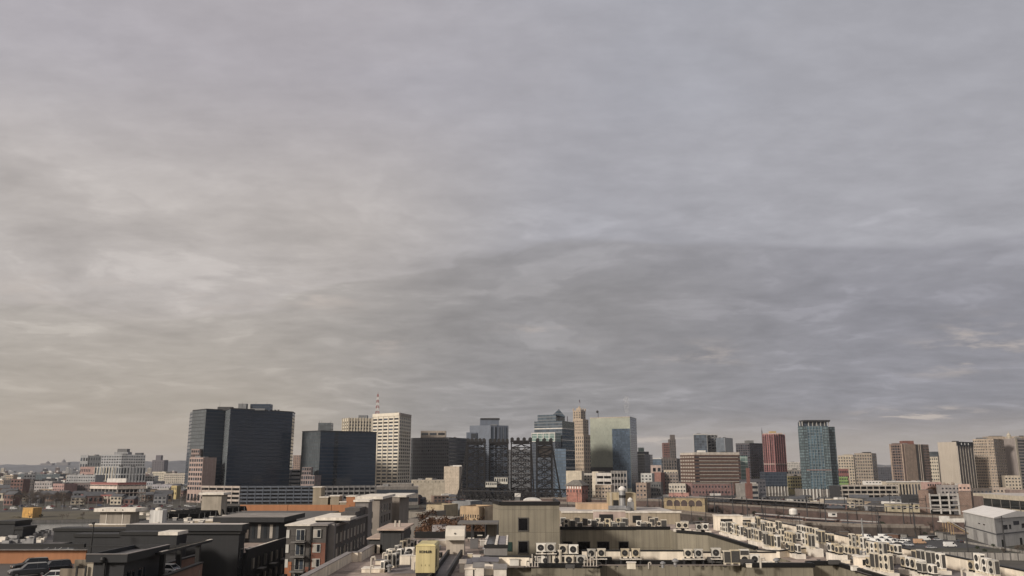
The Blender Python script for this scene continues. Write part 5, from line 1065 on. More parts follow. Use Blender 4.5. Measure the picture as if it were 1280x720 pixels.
# ------------------------------------------------------------ trees
bark = M('bark', (.065,.052,.042), .95, .3, 1, 0); twig = M('twigs', (.085,.066,.052), .95, .3, .3, 0); leafb = M('dry_leaves', (.125,.065,.036), .9, .5, .8, 0); oliv = M('evergreen', (.035,.045,.025), .9, .4, .8, 0)
def tree_proto(seed, h, leaf=None, nb=9, dens=1.0):
    rnd = random.Random(seed); t = thing('bare_tree' if leaf is None else 'dry_leaved_tree', 'x', 'tree', (0,0,-80)); tr = MB(); cr = MB()
    top = Vector((rnd.uniform(-.4,.4), rnd.uniform(-.4,.4), h*.62)); tr.tube((0,0,0), top*.5, h*.022, h*.016, bark, 7); tr.tube(top*.5, top, h*.016, h*.007, bark, 6)
    tips = []
    def grow(p, d, L, r, lv):
        q = p+d*L; (tr if lv == 0 else cr).tube(p, q, r, r*.55, bark if lv == 0 else twig, 4, cap=False)
        if lv >= 3: tips.append(q); return
        for _ in range(3 if lv < 2 else 4):
            nd = (d+Vector((rnd.uniform(-1,1),rnd.uniform(-1,1),rnd.uniform(-.25,.8)))*.75).normalized(); grow(p+d*L*rnd.uniform(.55,1), nd, L*rnd.uniform(.55,.75), r*.5, lv+1)
    for i in range(nb):
        a = 2*math.pi*i/nb+rnd.uniform(-.3,.3); f = rnd.uniform(.4,1); d = Vector((math.cos(a),math.sin(a),rnd.uniform(.5,1.3))).normalized(); grow(top*f, d, h*.2*rnd.uniform(.8,1.2), h*.008, 0)
    for q in tips:
        for _ in range(int((6 if leaf else 3)*dens)):
            c = q+Vector((rnd.gauss(0,h*.03),rnd.gauss(0,h*.03),rnd.gauss(0,h*.025))); u = Vector((rnd.gauss(0,1),rnd.gauss(0,1),rnd.gauss(0,1))).normalized(); v = u.orthogonal().normalized()
            if leaf: s = h*.016; cr.add([c-u*s,c+v*s,c+u*s,c-v*s], [(0,1,2,3)], leaf)
            else: s = h*.045; cr.add([c-u*s,c+v*h*.0022,c+u*s,c-v*h*.0022], [(0,1,2,3)], twig)
    tr.build('trunk', t, fix=False); cr.build('crown', t, fix=False); return t
TP = [tree_proto(1,12), tree_proto(2,12,nb=7), tree_proto(3,12,nb=11)]; TL = [tree_proto(5,9,leafb), tree_proto(6,9,leafb,7)]; TE = [tree_proto(8,9,oliv,10,1.6)]
def plant(pr, x_, y_, s, lab, grp, z=0): return dup(random.choice(pr), (x_,y_,z), random.uniform(0,6.3), lab, grp, scale=s)
for k in range(34):
    D_ = random.uniform(760,960); px_ = random.uniform(8,82); plant(TP, Xr(px_,620,D_), D_, random.uniform(.8,1.25), 'bare grey winter tree in the grove beyond the field on the far left', 'bare trees in the far left grove')
for k in range(26):
    D_ = random.uniform(770,1000); px_ = random.uniform(85,252); plant(TP, Xr(px_,620,D_), D_, random.uniform(.5,.9), 'small bare tree by the river road between the building site and pink wing', 'bare trees by the river road')
for k in range(22):
    f = random.random(); x_ = -430+f*500; y_ = 590+f*f*240+random.uniform(-8,8); plant(TP+TE, x_, y_, random.uniform(.3,.55), 'scrubby dark bush growing on the far river bank', 'bushes on the far river bank')
for k in range(40):
    px_ = random.uniform(470,640); D_ = random.uniform(430,700); plant(TP, Xr(px_,640,D_), D_, random.uniform(.5,.9), 'bare tree on the low ground before the lift bridge', 'bare trees before the lift bridge')
for k in range(16):
    px_ = random.uniform(515,600); D_ = random.uniform(136,178); plant(TL, Xr(px_,650,D_), D_, random.uniform(.75,1.1), 'tree with dry orange brown leaves in the courtyard behind the vent hood', 'brown leaved trees in the courtyard', z=17)
for k in range(34):
    px_ = random.uniform(815,1060); D_ = random.uniform(330,480); x_ = Xr(px_,650,D_)
    if D_ > 455 or 138 < x_ < 225: continue
    plant(TP+TE, x_, D_, random.uniform(.35,.75), 'dark scrubby tree at the foot of the nearer embankment', 'scrub along the nearer embankment')
for k in range(120):
    s_ = 150+k*7.2+random.uniform(-3,3); s_ = s_ if k < 46 else 80+(k-46)*7.2; q, a_ = along(lo if k < 46 else up, min(s_, 455 if k < 46 else 620)); n_ = Vector((math.sin(a_),-math.cos(a_))); n_ = n_ if n_.y < 0 else -n_; q = q+n_*(random.uniform(9,17) if k < 46 else random.uniform(12,16)); plant(TP+TE, q.x, q.y, random.uniform(.25,.6), f'dark scrub growing against the {"nearer" if k < 46 else "upper"} embankment wall', f'scrub against the {"nearer" if k < 46 else "upper"} embankment wall')
for k in range(14):
    px_ = random.uniform(1163,1194); D_ = random.uniform(880,930); plant(TL, Xr(px_,600,D_), D_, random.uniform(1.6,2.2), 'dense purple brown tree clump below the pale square windowed block', 'purple brown trees in the clump')
for k in range(24):
    px_ = random.uniform(1060,1280); D_ = random.uniform(600,900); plant(TP, Xr(px_,620,D_), D_, random.uniform(.5,.9), 'bare street tree among the low buildings on the right', 'bare street trees on the right')
for k in range(10):
    px_ = random.uniform(1215,1280); D_ = random.uniform(355,390); plant(TP+TE, Xr(px_,680,D_), D_, random.uniform(.2,.4), 'low shrub in front of the metal warehouse', 'shrubs before the metal warehouse')
for p in TP+TL+TE:
    for c in [c for c in bpy.data.objects if c.parent == p]: bpy.data.objects.remove(c)
    bpy.data.objects.remove(p)
KIDS.clear()
# ------------------------------------------------------------ the wide field of small far buildings
wcols = {'grey':(.24,.24,.245),'cream':(.44,.39,.31),'brown':(.17,.12,.095),'brick red':(.15,.085,.072),'white':(.42,.41,.385),'dark':(.06,.058,.06),'tan':(.34,.27,.20)}
WM = {k: M('far_'+k.replace(' ','_'), c) for k,c in wcols.items()}
def house_proto(kind, w, d, h):
    t = thing('far_'+kind, 'x', 'building', (0,0,-60)); wm_ = WM['grey']; m = MB(); m.box(-w/2,w/2,0,d,0,h,wm_,ROOF); m.build('wall', t)
    if kind == 'house': m = MB(); m.add([(-w/2-.4,-.4,h),(w/2+.4,-.4,h),(w/2+.4,d+.4,h),(-w/2-.4,d+.4,h),(-w/2-.4,d/2,h+w*.22),(w/2+.4,d/2,h+w*.22)],[(0,1,5,4),(2,3,4,5),(0,4,3),(1,2,5),(0,3,2,1)],slate); m.build('roof', t)
    else:
        m = MB()
        for a_ in ((-w/2,w/2,0,.5),(-w/2,w/2,d-.5,d),(-w/2,-w/2+.5,.5,d-.5),(w/2-.5,w/2,.5,d-.5)): m.box(*a_,h,h+.9,wm_)
        m.build('parapet', t); m = MB(); m.box(-w*.2,w*.1,d*.3,d*.6,h,h+3,white); m.build('roof_unit', t)
    nx = max(2,int(w/4)); nf = max(1,int(h/4))
    for j in range(nf):
        m = MB()
        for i in range(nx): xx = -w/2+(i+.5)*w/nx; m.box(xx-w/nx*.28,xx+w/nx*.28,-.12,.1,(j+.3)*h/nf,(j+.8)*h/nf,gl)
        m.build('window_row', t)
    return t
HP = [house_proto('house',12,10,8), house_proto('block',22,16,12), house_proto('block',34,18,8), house_proto('block',16,14,20), house_proto('house',18,12,7), house_proto('warehouse',55,30,9)]
def far(D, px_, k=None, hs=1, z=0):
    co = random.choices(list(wcols), (5,4,4,3,3,3,3))[0]; p = random.choice(HP) if k is None else HP[k]; kd = p.name.split('.')[0].replace('far_','')
    side = 'left' if px_ < 500 else 'right'
    return dup(p, (Xr(px_,600,D),D,z), random.uniform(-.5,.5), f'small {co} {kd} in the dense low city on the {side} side of the photo', f'{co} {kd}s of the low city on the {side}', scale=(1,1,hs*random.uniform(.7,1.25)), mats={'wall':WM[co],'parapet':WM[co]})
for k in range(120): far(random.uniform(1000,2600)**1.0, random.uniform(-10,240))
for k in range(50): far(random.uniform(2600,5600), random.uniform(-10,250), random.choice((1,2,3,5)), 1.3)
for k in range(18): far(random.uniform(830,960), random.uniform(-5,255), random.choice((0,4)))
for k in range(90): far(random.uniform(1150,2600), random.uniform(800,1285))
for k in range(30): far(random.uniform(2600,5200), random.uniform(960,1120), random.choice((1,2,3,5)), 1.3)
for k in range(30): far(random.uniform(840,1080), random.uniform(485,580), random.choice((0,4,2)), .7)
for k in range(34): far(random.uniform(830,960), random.uniform(745,1285), random.choice((0,2,4)), .7)
for k in range(16): far(random.uniform(680,820), random.uniform(1040,1285), random.choice((0,2,4)), .7)
for p in HP:
    for c in [c for c in bpy.data.objects if c.parent == p]: bpy.data.objects.remove(c)
    bpy.data.objects.remove(p)
KIDS.clear()
# field on the left: yellow box and traces
b = Bld('storage_block','bright ochre yellow box shaped shed alone in the riverside field','shed'); q = on(40,647,0); D_ = q.y; b.base((Xr(28,640,D_),D_)); oy = M('ochre_yellow',(.46,.28,.09),.7,.25); pts = [Vector((Xr(p_,640,d_),d_)) for p_,d_ in ((28,D_+2),(41,D_-5),(52,D_+4))]; m = MB(); m.prism(close(pts,10),0,7,oy,M('ochre_top',(.40,.24,.08))); b.put(m,'wall'); b.wins(pts[0],pts[1],.5,6.4,5,1,.8,.85,M('ochre_dark',(.48,.27,.07),.7,.5),'panel')
for k in range(9):
    px_ = random.uniform(5,170); D_ = random.uniform(560,640); q = Xr(px_,645,D_)
    m = MB(); m.lathe((0,0,0),[(random.uniform(2,5),0),(1.8,.7),(.3,1.2)],grassy,9); o = m.build('earth_mound',loc=(q,D_,0)); tag(o,'low earth mound on the riverside field','mound','earth mounds on the field')
# ------------------------------------------------------------ the beige apartment complex in the foreground
ZR = 26.0
pan = PANEL('beige_panel', (.21,.188,.142), 1.25, 3.3, .03, .012, .45, .06); cap = M('black_coping', (.005,.005,.005), .55, .2, 1, 0)
memb = M('roof_membrane', (.34,.275,.235), .9, .35, .6, 0, bump=.1); wpar = M('white_parapet', (.76,.68,.56), .85, .15, .8, .25); _n = memb.node_tree; _b = _n.nodes['Principled BSDF']; _c = _b.inputs['Base Color'].links[0].from_socket
_s = ramp(_n, noise(_n, pos(_n), .22, 7, .6), [(.40, .52), (.45, .62), (.49, .92), (.56, 1.0), (.60, 1.12)])
_n.links.new(mixc(_n, 1.0, _c, _s, 'MULTIPLY'), _b.inputs['Base Color'])
patch = M('roof_patch', (.14,.125,.125), .9, .3, .8, 0)
def P2(px, py, z=ZR): q = on(px, py, z); return Vector((q.x, q.y))
b = Bld('apartment_complex', 'large beige panelled apartment complex with black copings and flat white edged roofs full of condensers', 'apartment building'); b.base((0, 84))
yf = P2(700,706.5).y
f0, f1, f2, f3, f4, f5 = P2(618,706), P2(664,706), P2(748,708.5), P2(926,704.5), P2(1010,708), P2(1045,705.5)
y1, y2, y3, y4 = f1.y, f2.y, f3.y, f4.y
xl = -17.2
def slabroof(poly, z, wall=pan, nm='wing'):
    m = MB(); m.prism([Vector(q) for q in poly], 0, z, wall, memb); return b.put(m, nm)
def coping(pts, z, h=.42, w=.35, nm='coping', mt=None, out=.12):
    for a_, c_ in zip(pts[:-1], pts[1:]):
        a_, c_ = Vector(a_), Vector(c_)
        if (c_-a_).length < .05: continue
        m = MB(); m.obox(a_, c_, out, z-h*.4, z+h*.6, mt or cap, inn=w); b.put(m, nm)
# front strip in steps
xs = [f0.x, P2(664,706).x, P2(748,706).x, P2(926,705).x, P2(1010,706).x, P2(1045,705.5).x]
ys = [y1, y2, y3, y4, f5.y]
for i in range(5):
    slabroof([(xs[i],ys[i]),(xs[i+1],ys[i]),(xs[i+1],94),(xs[i],94)], ZR, nm='front_wing')
    coping([(xs[i],ys[i]),(xs[i+1],ys[i])], ZR+.1)
    if i: m = MB(); x_ = xs[i]; ya, yb = sorted((ys[i-1],ys[i])); m.box(x_-.2,x_+.2,ya-.1,yb,ZR-.1,ZR+.3,cap); b.put(m,'coping')
for x_ in xs[1:5]: m = MB(); m.box(x_-.06,x_+.06,min(ys)-.0,min(ys)+.3,0,ZR-.2,M('corner_trim',(.33,.30,.25),.7)); 
# white parapet at the back of the front strip
def parapet(a_, c_, h=1.1, t=.3, z=ZR, nm='white_parapet'):
    a_, c_ = Vector(a_), Vector(c_); d = (c_-a_).normalized(); n = Vector((-d.y,d.x)); m = MB(); m.prism([a_,c_,c_+n*t,a_+n*t], z+.003, z+h, wpar); b.put(m, nm)
    m = MB(); m.prism([a_-n*.05-d*.03,c_-n*.05+d*.03,c_+n*(t+.05)+d*.03,a_+n*(t+.05)-d*.03], z+h+.002, z+h+.12, cap); b.put(m, 'coping')
parapet((P2(607,698).x,91.0), (P2(664,698).x,90.2), .85); parapet((xs[2]-1.5,93.6),(P2(850,695).x,93.4),1.15); parapet((P2(850,695).x+.05,93.4),(P2(948,695).x,93.4),1.0)
# right wing, inner wall and near part
wA, wB, wC = Vector((25.9,136)), Vector((29.7,131)), Vector((30.3,108))
slabroof([wA,wB,wC,(30.3,94.05),(43.6,94.05),(43.6,152),(25.9,152)], ZR, nm='right_wing')
slabroof([(xs[5],94.0),(xs[5]+.25,60),(44.6,60),(44.6,94.0)], ZR, nm='near_wing')
coping([wA,wB,wC], ZR+.1); m = MB(); m.box(xs[5]-.12,xs[5]+.3,60,f5.y,ZR-.1,ZR+.3,cap); b.put(m,'coping')
for ya, yb in ((60,77),(77.1,93.9),(94.1,120),(120.1,152)): 
    xe = 44.5 if yb < 94 else 43.5; m = MB(); m.box(xe-.3,xe,ya,yb,ZR+.003,ZR+1.2,wpar); b.put(m,'white_parapet'); m = MB(); m.box(xe-.36,xe+.06,ya,yb,ZR+1.202,ZR+1.3,cap); b.put(m,'coping')
# curved low court parapet between strip and wing
cpts = [P2(943,700,ZR-.3), P2(947,696), P2(975,697.5), P2(1000,694.5), P2(1014,693)]
for a_, c_ in zip(cpts[1:-1], cpts[2:]): parapet(a_, c_, .7, .25)
# back wing with its windows
slabroof([(8.2,142),(20.4,142),(20.4,156),(8.2,156)], ZR, nm='back_wing'); slabroof([(20.4,141.9),(25.95,141.9),(25.95,156.1),(20.4,156.1)], ZR, nm='back_wing'); slabroof([(-1.5,156.2),(45,156.2),(45,170),(-1.5,170)], ZR-1, nm='rear_wing')
coping([(7.9,142),(26.0,142)], ZR+.15, .5)
for x0_, x1_ in ((704,715),(722.5,737),(747,761),(774,785),(799,813.5),(826,837)):
    a_, c_ = Xr(x0_,680,142), Xr(x1_,680,142)
    for z1_ in (Zr(677.5,142), Zr(677.5,142)-3.6):
        m = MB(); m.box(a_,c_,141.93,142.1,z1_-1.9,z1_,GLASS('black_window',(.006,.006,.007),.15)); b.put(m,'window'); m = MB(); m.box(a_-.12,c_+.12,141.96,142.05,z1_-2.02,z1_+.12,M('frame_grey',(.10,.095,.085))); b.put(m,'window_frame')
for f in (.15,.5,.85):
    for A_, B_ in ((wA,wB),(wB,wC)): q = A_.lerp(B_,f); e = (B_-A_).normalized()*.7; m = MB(); m.obox(q-e,q+e,.06,ZR-4.2,ZR-2.6,GLASS('black_window'),inn=.1); b.put(m,'window')
# tall block
tA, tB, tC = Vector((Xr(616,660,137),137)), Vector((Xr(625,660,130),130)), Vector((Xr(699.5,660,130),130)); zt = Zr(630.5,130)
m = MB(); m.prism([tA,tB,tC,tC+Vector((0,14)),tA+Vector((0,7))], 0, zt, pan, memb); b.put(m,'stair_block'); coping([tA,tB,tC], zt+.1, .55, .5); m = MB(); m.box(tC.x-.3,tC.x+.14,130,144,zt,zt+.4,cap); b.put(m,'coping')
for z1_, z0_ in ((Zr(648,130),Zr(663,130)),(Zr(677,130),Zr(691,130))):
    a_, c_ = Xr(648.5,655,130), Xr(659.5,655,130); m = MB(); m.box(a_,c_,129.93,130.1,z0_,z1_,GLASS('black_window')); b.put(m,'window'); m = MB()
    for q in ((a_-.14,a_,z0_-.14,z1_+.14),(c_,c_+.14,z0_-.14,z1_+.14),(a_,c_,z0_-.14,z0_),(a_,c_,z1_,z1_+.14)): m.box(q[0],q[1],129.9,130.02,q[2],q[3],M('frame_grey'))
    b.put(m,'window_frame')
m = MB(); m.box(Xr(634,684,131),Xr(640,684,131),129.9,130.05,Zr(689,130),Zr(677.5,130),M('green_glass',(.04,.07,.06),.1)); b.put(m,'window')
# left wing
L0, L1, L2, L3, L4, L5 = P2(404,724), P2(436,702), P2(449,701.5), P2(461,688.5), P2(474,687), P2(482,680.5)
L0 = Vector((L1.x, 60)); L2.x = L1.x+1.0; L2.y = L1.y; L3.x = L2.x; L4 = Vector((L3.x+1.0, L3.y)); L5 = Vector((L4.x, 125))
slabroof([L0,L1,L2,L3,L4,L5,(-1.95,125),(-1.95,60)], ZR, nm='left_wing')
for a_, c_ in ((L0,L1),(L1,L2),(L2,L3),(L3,L4),(L4,Vector((L4.x,103)))):
    d = (c_-a_).normalized(); n = Vector((d.y,-d.x)); m = MB(); m.prism([a_,c_,c_+n*.35,a_+n*.35],ZR+.003,ZR+.95,wpar); b.put(m,'white_parapet'); m = MB(); m.prism([a_-n*.25,c_-n*.25,c_+n*.4,a_+n*.4],ZR+.955,ZR+1.03,M('parapet_cap_grey',(.23,.21,.20),.6)); b.put(m,'parapet_cap')
    m = MB(); m.prism([a_-n*.28,c_-n*.28,c_-n*.02,a_-n*.02],ZR-.3,ZR+.95,cap); b.put(m,'coping')
m = MB(); m.box(-14,-2,124.6,125,ZR,ZR+.9,cap); b.put(m,'coping')
for (x0_,x1_,y0_,y1_) in ((-12,-8.5,84,92),(-5.5,-2.5,88,100),(36,44,82,92),(33,44,100,112),(35,42,122,135)): m = MB(); m.box(x0_,x1_,y0_,y1_,ZR+.004,ZR+.012,patch); b.put(m,'roof_patch')
for k in range(14):     # seams of the membrane
    m = MB(); yy = 72+k*2.3; m.box(-15.6 if yy > 90 else -16.6,-2.1,yy,yy+.07,ZR+.0125,ZR+.017,M('seam',(.17,.13,.115))); b.put(m,'roof_seam')
slabroof([(-21,125.1),(-1.95,125.1),(-1.95,205),(-21,205)], 17, nm='courtyard_podium')
# ------------------------------------------------------------ rooftop plant
crm = M('condenser_cream', (.66,.60,.49), .55, .12, 1.5, .2); blk = M('grille_black', (.012,.012,.012), .6, .1, 1, 0); leg = M('plinth_white', (.70,.65,.57), .85, .2, 1.5, .2)
def cond_proto(h, nf, w=.95, d=.42, stand=.18):
    t = thing('condenser', 'x', 'air conditioner', (0,0,-90)); m = MB(); m.box(-w/2,w/2,0,d,stand,stand+h,crm); m.box(-w/2-.012,w/2+.012,-.012,d+.012,stand+h,stand+h+.03,crm); m.build('casing', t)
    for k in range(nf):
        zc = stand+h*(k+.5)/nf; r = min(w,h/nf)*.385; m = MB(); m.lathe((-w*.06,-.012,zc),[(r,-.03),(r,.03)],blk,18,'y'); g_ = m.build('fan_grille', t)
        m = MB(); m.lathe((-w*.06,-.05,zc),[(r*.22,-.015),(r*.22,.01)],M('hub_grey',(.12,.12,.12)),10,'y')
        for j in range(3): rr = r*(.45+.25*j); n_ = 16; [m.bar((-w*.06+rr*math.cos(2*math.pi*i/n_),-.045,zc+rr*math.sin(2*math.pi*i/n_)),(-w*.06+rr*math.cos(2*math.pi*(i+1)/n_),-.045,zc+rr*math.sin(2*math.pi*(i+1)/n_)),.007,M('hub_grey')) for i in range(n_)]
        m.build('guard', g_)
    m = MB(); m.box(w*.36,w*.47,-.02,.0,stand+h*.1,stand+h*.9,M('side_grey',(.33,.30,.25))); m.build('service_panel', t)
    m = MB(); m.box(w/2+.013,w/2+.02,.06,d-.04,stand+.08,stand+h-.08,M('coil_dark',(.055,.053,.05),.6,.3,8,0)); m.box(-w/2-.02,-w/2-.013,.06,d-.04,stand+.08,stand+h-.08,M('coil_dark')); m.box(-w/2+.05,w/2-.05,d+.013,d+.02,stand+.08,stand+h-.08,M('coil_dark')); m.build('coil', t)
    for s in (-1,1): m = MB(); m.box(s*w*.36-.07,s*w*.36+.07,-.03,d+.03,0,stand,blk if nf == 1 else crm); m.build('foot', t)
    return t
C1 = cond_proto(.78,1,.88); C2 = cond_proto(1.32,2,.98); C3 = cond_proto(.85,1,1.0)
TINT = [crm, crm, M('condenser_grey', (.50,.48,.43), .6, .15, 1.5, .3), M('condenser_yellowed', (.58,.50,.36), .6, .15, 1.5, .35), M('condenser_new', (.74,.71,.64), .45, .08, 1.5, .1)]
def cond(pr, x_, y_, z_, rz, lab, grp=None):
    s_ = random.uniform(.92, 1.08) if grp else 1.0
    return dup(pr, (x_,y_,z_), rz+(random.uniform(-.06,.06) if grp else random.uniform(-.03,.03)), lab, grp, scale=(s_,random.uniform(.9,1.1),s_*random.uniform(.94,1.05)), mats={'casing':random.choice(TINT)})
def stand_(x0_, x1_, y_, h, lab):
    t = thing('equipment_rack', lab, 'rack', ((x0_+x1_)/2,y_,ZR), 'racks carrying condensers'); w = (x1_-x0_)/2; m = MB(); m.box(-w,w,-.1,.6,h-.08,h,leg); m.build('shelf', t)
    for s in (-w+.1,w-.1):
        for yy in (0,.5): m = MB(); m.box(s-.04,s+.04,yy-.04,yy+.04,0,h-.08,darkmetal); m.build('leg', t)
# front strip units: px centre, base row, kind
D0 = ys[1]+.9
for px_, k_, lab in ((682.3,C2,'tall double fan condenser at the left of the front ledge pair'),(696.3,C2,'tall double fan condenser at the right of the front ledge pair'),(711.7,C3,'square single fan condenser on the front ledge just right of the double fan pair'),(726.5,C3,'square single fan condenser on the front ledge, last before the ledge steps back')):
    cond(k_, Xr(px_,700,D0), D0, ZR+.003, 0, lab)
for px_, dy, hh, lab in ((676.5,90.3,1.25,'raised single fan condenser behind the double fan pair, left one'),(689,90.3,1.25,'raised single fan condenser behind the double fan pair, right one'),(704,90.6,1.0,'raised single fan condenser behind the square ones, left one'),(717,90.6,1.0,'raised single fan condenser behind the square ones, right one')):
    x_ = Xr(px_,690,dy); stand_(x_-.55,x_+.55,dy,hh,'short dark legged rack behind the front ledge condensers'); cond(C3, x_, dy, ZR+hh+.003, 0, lab)
for px_, lab in ((739.5,'single fan condenser on rack, first of the white parapet row'),(752,'single fan condenser on rack, second of the white parapet row'),(781.5,'single fan condenser, third along the white parapet row'),(795,'single fan condenser, fourth along the white parapet row'),(860.5,'single fan condenser, fifth along the white parapet row'),(873.5,'single fan condenser, sixth along the white parapet row'),(895.5,'larger single fan condenser, right of the white parapet row')):
    dy = 91.5; x_ = Xr(px_,690,dy); stand_(x_-.55,x_+.55,dy,.6,'low rack in the white parapet row'); cond(C3 if px_ > 890 else C1, x_, dy, ZR+.603, 0, lab)
for px_, lab in ((910,'slatted dark condenser back to the camera beside the larger fan unit'),(919,'slatted dark condenser back to the camera, second'),(930.5,'slatted dark condenser back to the camera, third')):
    x_ = Xr(px_,690,91); cond(C2, x_, 91.4, ZR+.003, math.pi, lab)
for px_, lab in ((931.5,'single fan condenser at the front edge near the right end, left one'),(944,'single fan condenser at the front edge near the right end, right one')): D_ = ys[3]+1.0; cond(C3, Xr(px_,700,D_), D_, ZR+.003, 0, lab)
# small low boxes and pipes along the front coping
pipe_m = M('pipe_white', (.48,.44,.38), .6, .2, 2, .2); k_ = 0
for px_ in (658,664,670,757,768,776,783,812,856,866,880,885,955,963):
    D_ = (ys[0] if px_ < 664 else ys[1] if px_ < 748 else ys[2] if px_ < 926 else ys[3])+.7; x_ = Xr(px_,700,D_); m = MB(); w = .22+.12*(px_%3); m.box(-w,w,0,.5,0,.4,leg); m.box(-w*.7,w*.7,-.01,.0,.05,.3,blk)
    o = m.build('vent_box', loc=(x_,D_,ZR+.003)); tag(o,'small cream vent box sitting on the front roof edge','vent','vent boxes on the front roof edge')
for i,(x0_,x1_,y_) in enumerate(((Xr(656,700,88),Xr(674,700,88),88),(Xr(728,700,88.5),Xr(748,700,88.5),88.5),(Xr(745,700,89),Xr(925,700,89),89.3),(Xr(618,700,88),Xr(655,700,88),87.8))):
    t = thing('pipe_run', ('tangle of pipes left of the double fan condensers','pipes and valves right of the front ledge condensers','long low pipe running along the front roof','short pipe run near the left of the front roof')[i], 'pipes', (x0_,y_,ZR)); L = x1_-x0_
    for j in range(2): m = MB(); m.tube((0,j*.16,.16+.05*j),(L,j*.16,.16+.05*j),.03,.03,M('pipe_grey',(.22,.19,.17)),6); m.build('pipe', t)
    for s in range(int(L/2.2)+1): m = MB(); m.box(s*2.2-.06,s*2.2+.06,-.05,.45,0,.12,darkmetal); m.build('support', t)
    if i < 2:
        for s in range(5): m = MB(); xx = .2+s*L/5.2; m.tube((xx,.1,.1),(xx,.1,.7+.35*(s%3)),.06,.06,pipe_m,6); m.tube((xx,.1,.7+.35*(s%3)),(xx+.35,.1,.7+.35*(s%3)),.06,.05,blk,6); m.build('riser', t)
# condensers on the back wing
for r_, yy in ((0,143.4),(1,147.5),(2,151)):
    for k in range(15):
        if random.random() < .2: continue
        x_ = 9.0+k*1.15+random.uniform(-.1,.1)
        if 20 < x_ < 21: continue
        cond(random.choice((C1,C1,C2)), x_, yy, ZR+.003, math.pi if (r_+k) % 3 else 0, ('condenser in the front row on the far beige wing','condenser in the middle row on the far beige wing','condenser in the rear row on the far beige wing')[r_], ('front','middle','rear')[r_]+' row of condensers on the far wing')
for px_, lab in ((849,'cream fan condenser at the bend of the far wing, first of four'),(857,'cream fan condenser at the bend of the far wing, second of four'),(874,'cream fan condenser at the bend of the far wing, third of four'),(882,'cream fan condenser at the bend of the far wing, last of four')):
    D_ = 137.0 if px_ < 860 else 133.6; cond(C3, Xr(px_,655,D_), D_, ZR+.4, 0, lab); x_ = Xr(px_,655,D_); m = MB(); m.box(-.8,.8,-.2,.9,0,.395,leg); o = m.build('plinth',loc=(x_,D_,ZR+.003)); tag(o,'white plinth under a condenser at the bend of the far wing','plinth','white plinths at the bend of the far wing')
# right wing: rows of units facing the inner court on white kerbs
rows = [(31.9,[(97,4),(104.5,5),(112,4),(121,5),(128,4)]),(34.6,[(80,5),(92,3),(99,4),(107,5),(116,4),(124,5),(134,4),(142,4)]),(37.6,[(78,6),(88,4),(95,4),(104,5),(114,5),(125,4),(134,5)]),(40.9,[(74,4),(83,5),(92,4),(101,4),(110,5),(119,5),(130,4),(140,5)])]
names = ['innermost','second','third','outermost']
for ri,(x_,gs) in enumerate(rows):
    for gi,(y_,n_) in enumerate(gs):
        pitch = 1.05; hh = random.choice((.35,.5,.9)); L = n_*pitch; m = MB(); m.box(-.25,.85,-.1,L,0,hh,leg); o = m.build('kerb_platform',loc=(x_,y_,ZR+.003)); tag(o,f'white kerb platform under condensers in the {names[ri]} row of the right hand roof','platform',f'white kerb platforms in the {names[ri]} row')
        pr = random.choice((C1,C2,C2,C3))
        for k in range(n_):
            cond(pr if random.random() < .8 else C1, x_+random.uniform(-.05,.05), y_+.5+k*pitch, ZR+hh+.006, -math.pi/2 if random.random() < .85 else math.pi/2, f'condenser facing the court in the {names[ri]} row of the right hand roof', f'{names[ri]} row of condensers on the right hand roof')
for i,(x0_,y0_,w,d,h,lab) in enumerate(((33,139,4.2,2.5,2.3,'cream roof cabin with a dark louvre at the far end of the right roof'),(38,146,4,2,1.6,'low white roof box at the far corner of the right roof'),(20.5,150,3.2,2,2.2,'tan roof cabinet with a dark vent on the far wing'),(14.6,152.5,5.5,2.4,2.3,'long pinkish roof cabin behind the far wing condensers'),(39.6,69,1.8,1.8,1.2,'white roof box at the near right edge'),(35.3,88.6,2.4,1.5,1.0,'white curb box beside the near condensers'))):
    t = thing('roof_cabinet', lab, 'roof box', (x0_,y0_,ZR+.003)); mt = M('tan_wall') if i in (2,) else M('rose_white') if i == 3 else wpar; m = MB(); m.box(0,w,0,d,0,h,mt); m.build('casing', t); m = MB(); m.box(-.08,w+.08,-.08,d+.08,h,h+.1,leg); m.build('lid', t); m = MB(); m.box(w*.15,w*.6,-.03,0,h*.25,h*.8,blk); m.build('louvre', t)
for i in range(26):
    x_ = random.uniform(32.5,42); y_ = random.uniform(76,146); w_, d_ = random.uniform(.8,2.6), random.uniform(1.5,5); m = MB(); m.box(x_,x_+w_,y_,y_+d_,ZR+.02+.001*i,ZR+.028+.001*i,random.choice((patch,M('patch_dark',(.07,.065,.07),.85,.3,.8,0),M('patch_pale',(.5,.46,.41),.9,.3,.8,0)))); b.put(m,'roof_patch')
for i in range(16):
    y_ = 77+i*4.5; x0_ = random.uniform(32.5,36); L = random.uniform(3,7); t = thing('conduit_run','thin grey conduit lying on blocks across the right hand roof','conduit',(x0_,y_,ZR+.06),'conduits across the right hand roof'); m = MB(); m.tube((0,0,.12),(L,random.uniform(-.3,.3),.12),.04,.04,M('pipe_grey'),6); m.build('conduit', t)
    for s in range(int(L/1.3)+1): m = MB(); m.box(s*1.3,s*1.3+.25,-.2,.2,0,.09,darkmetal); m.build('sleeper', t)
RB = random.Random(77)
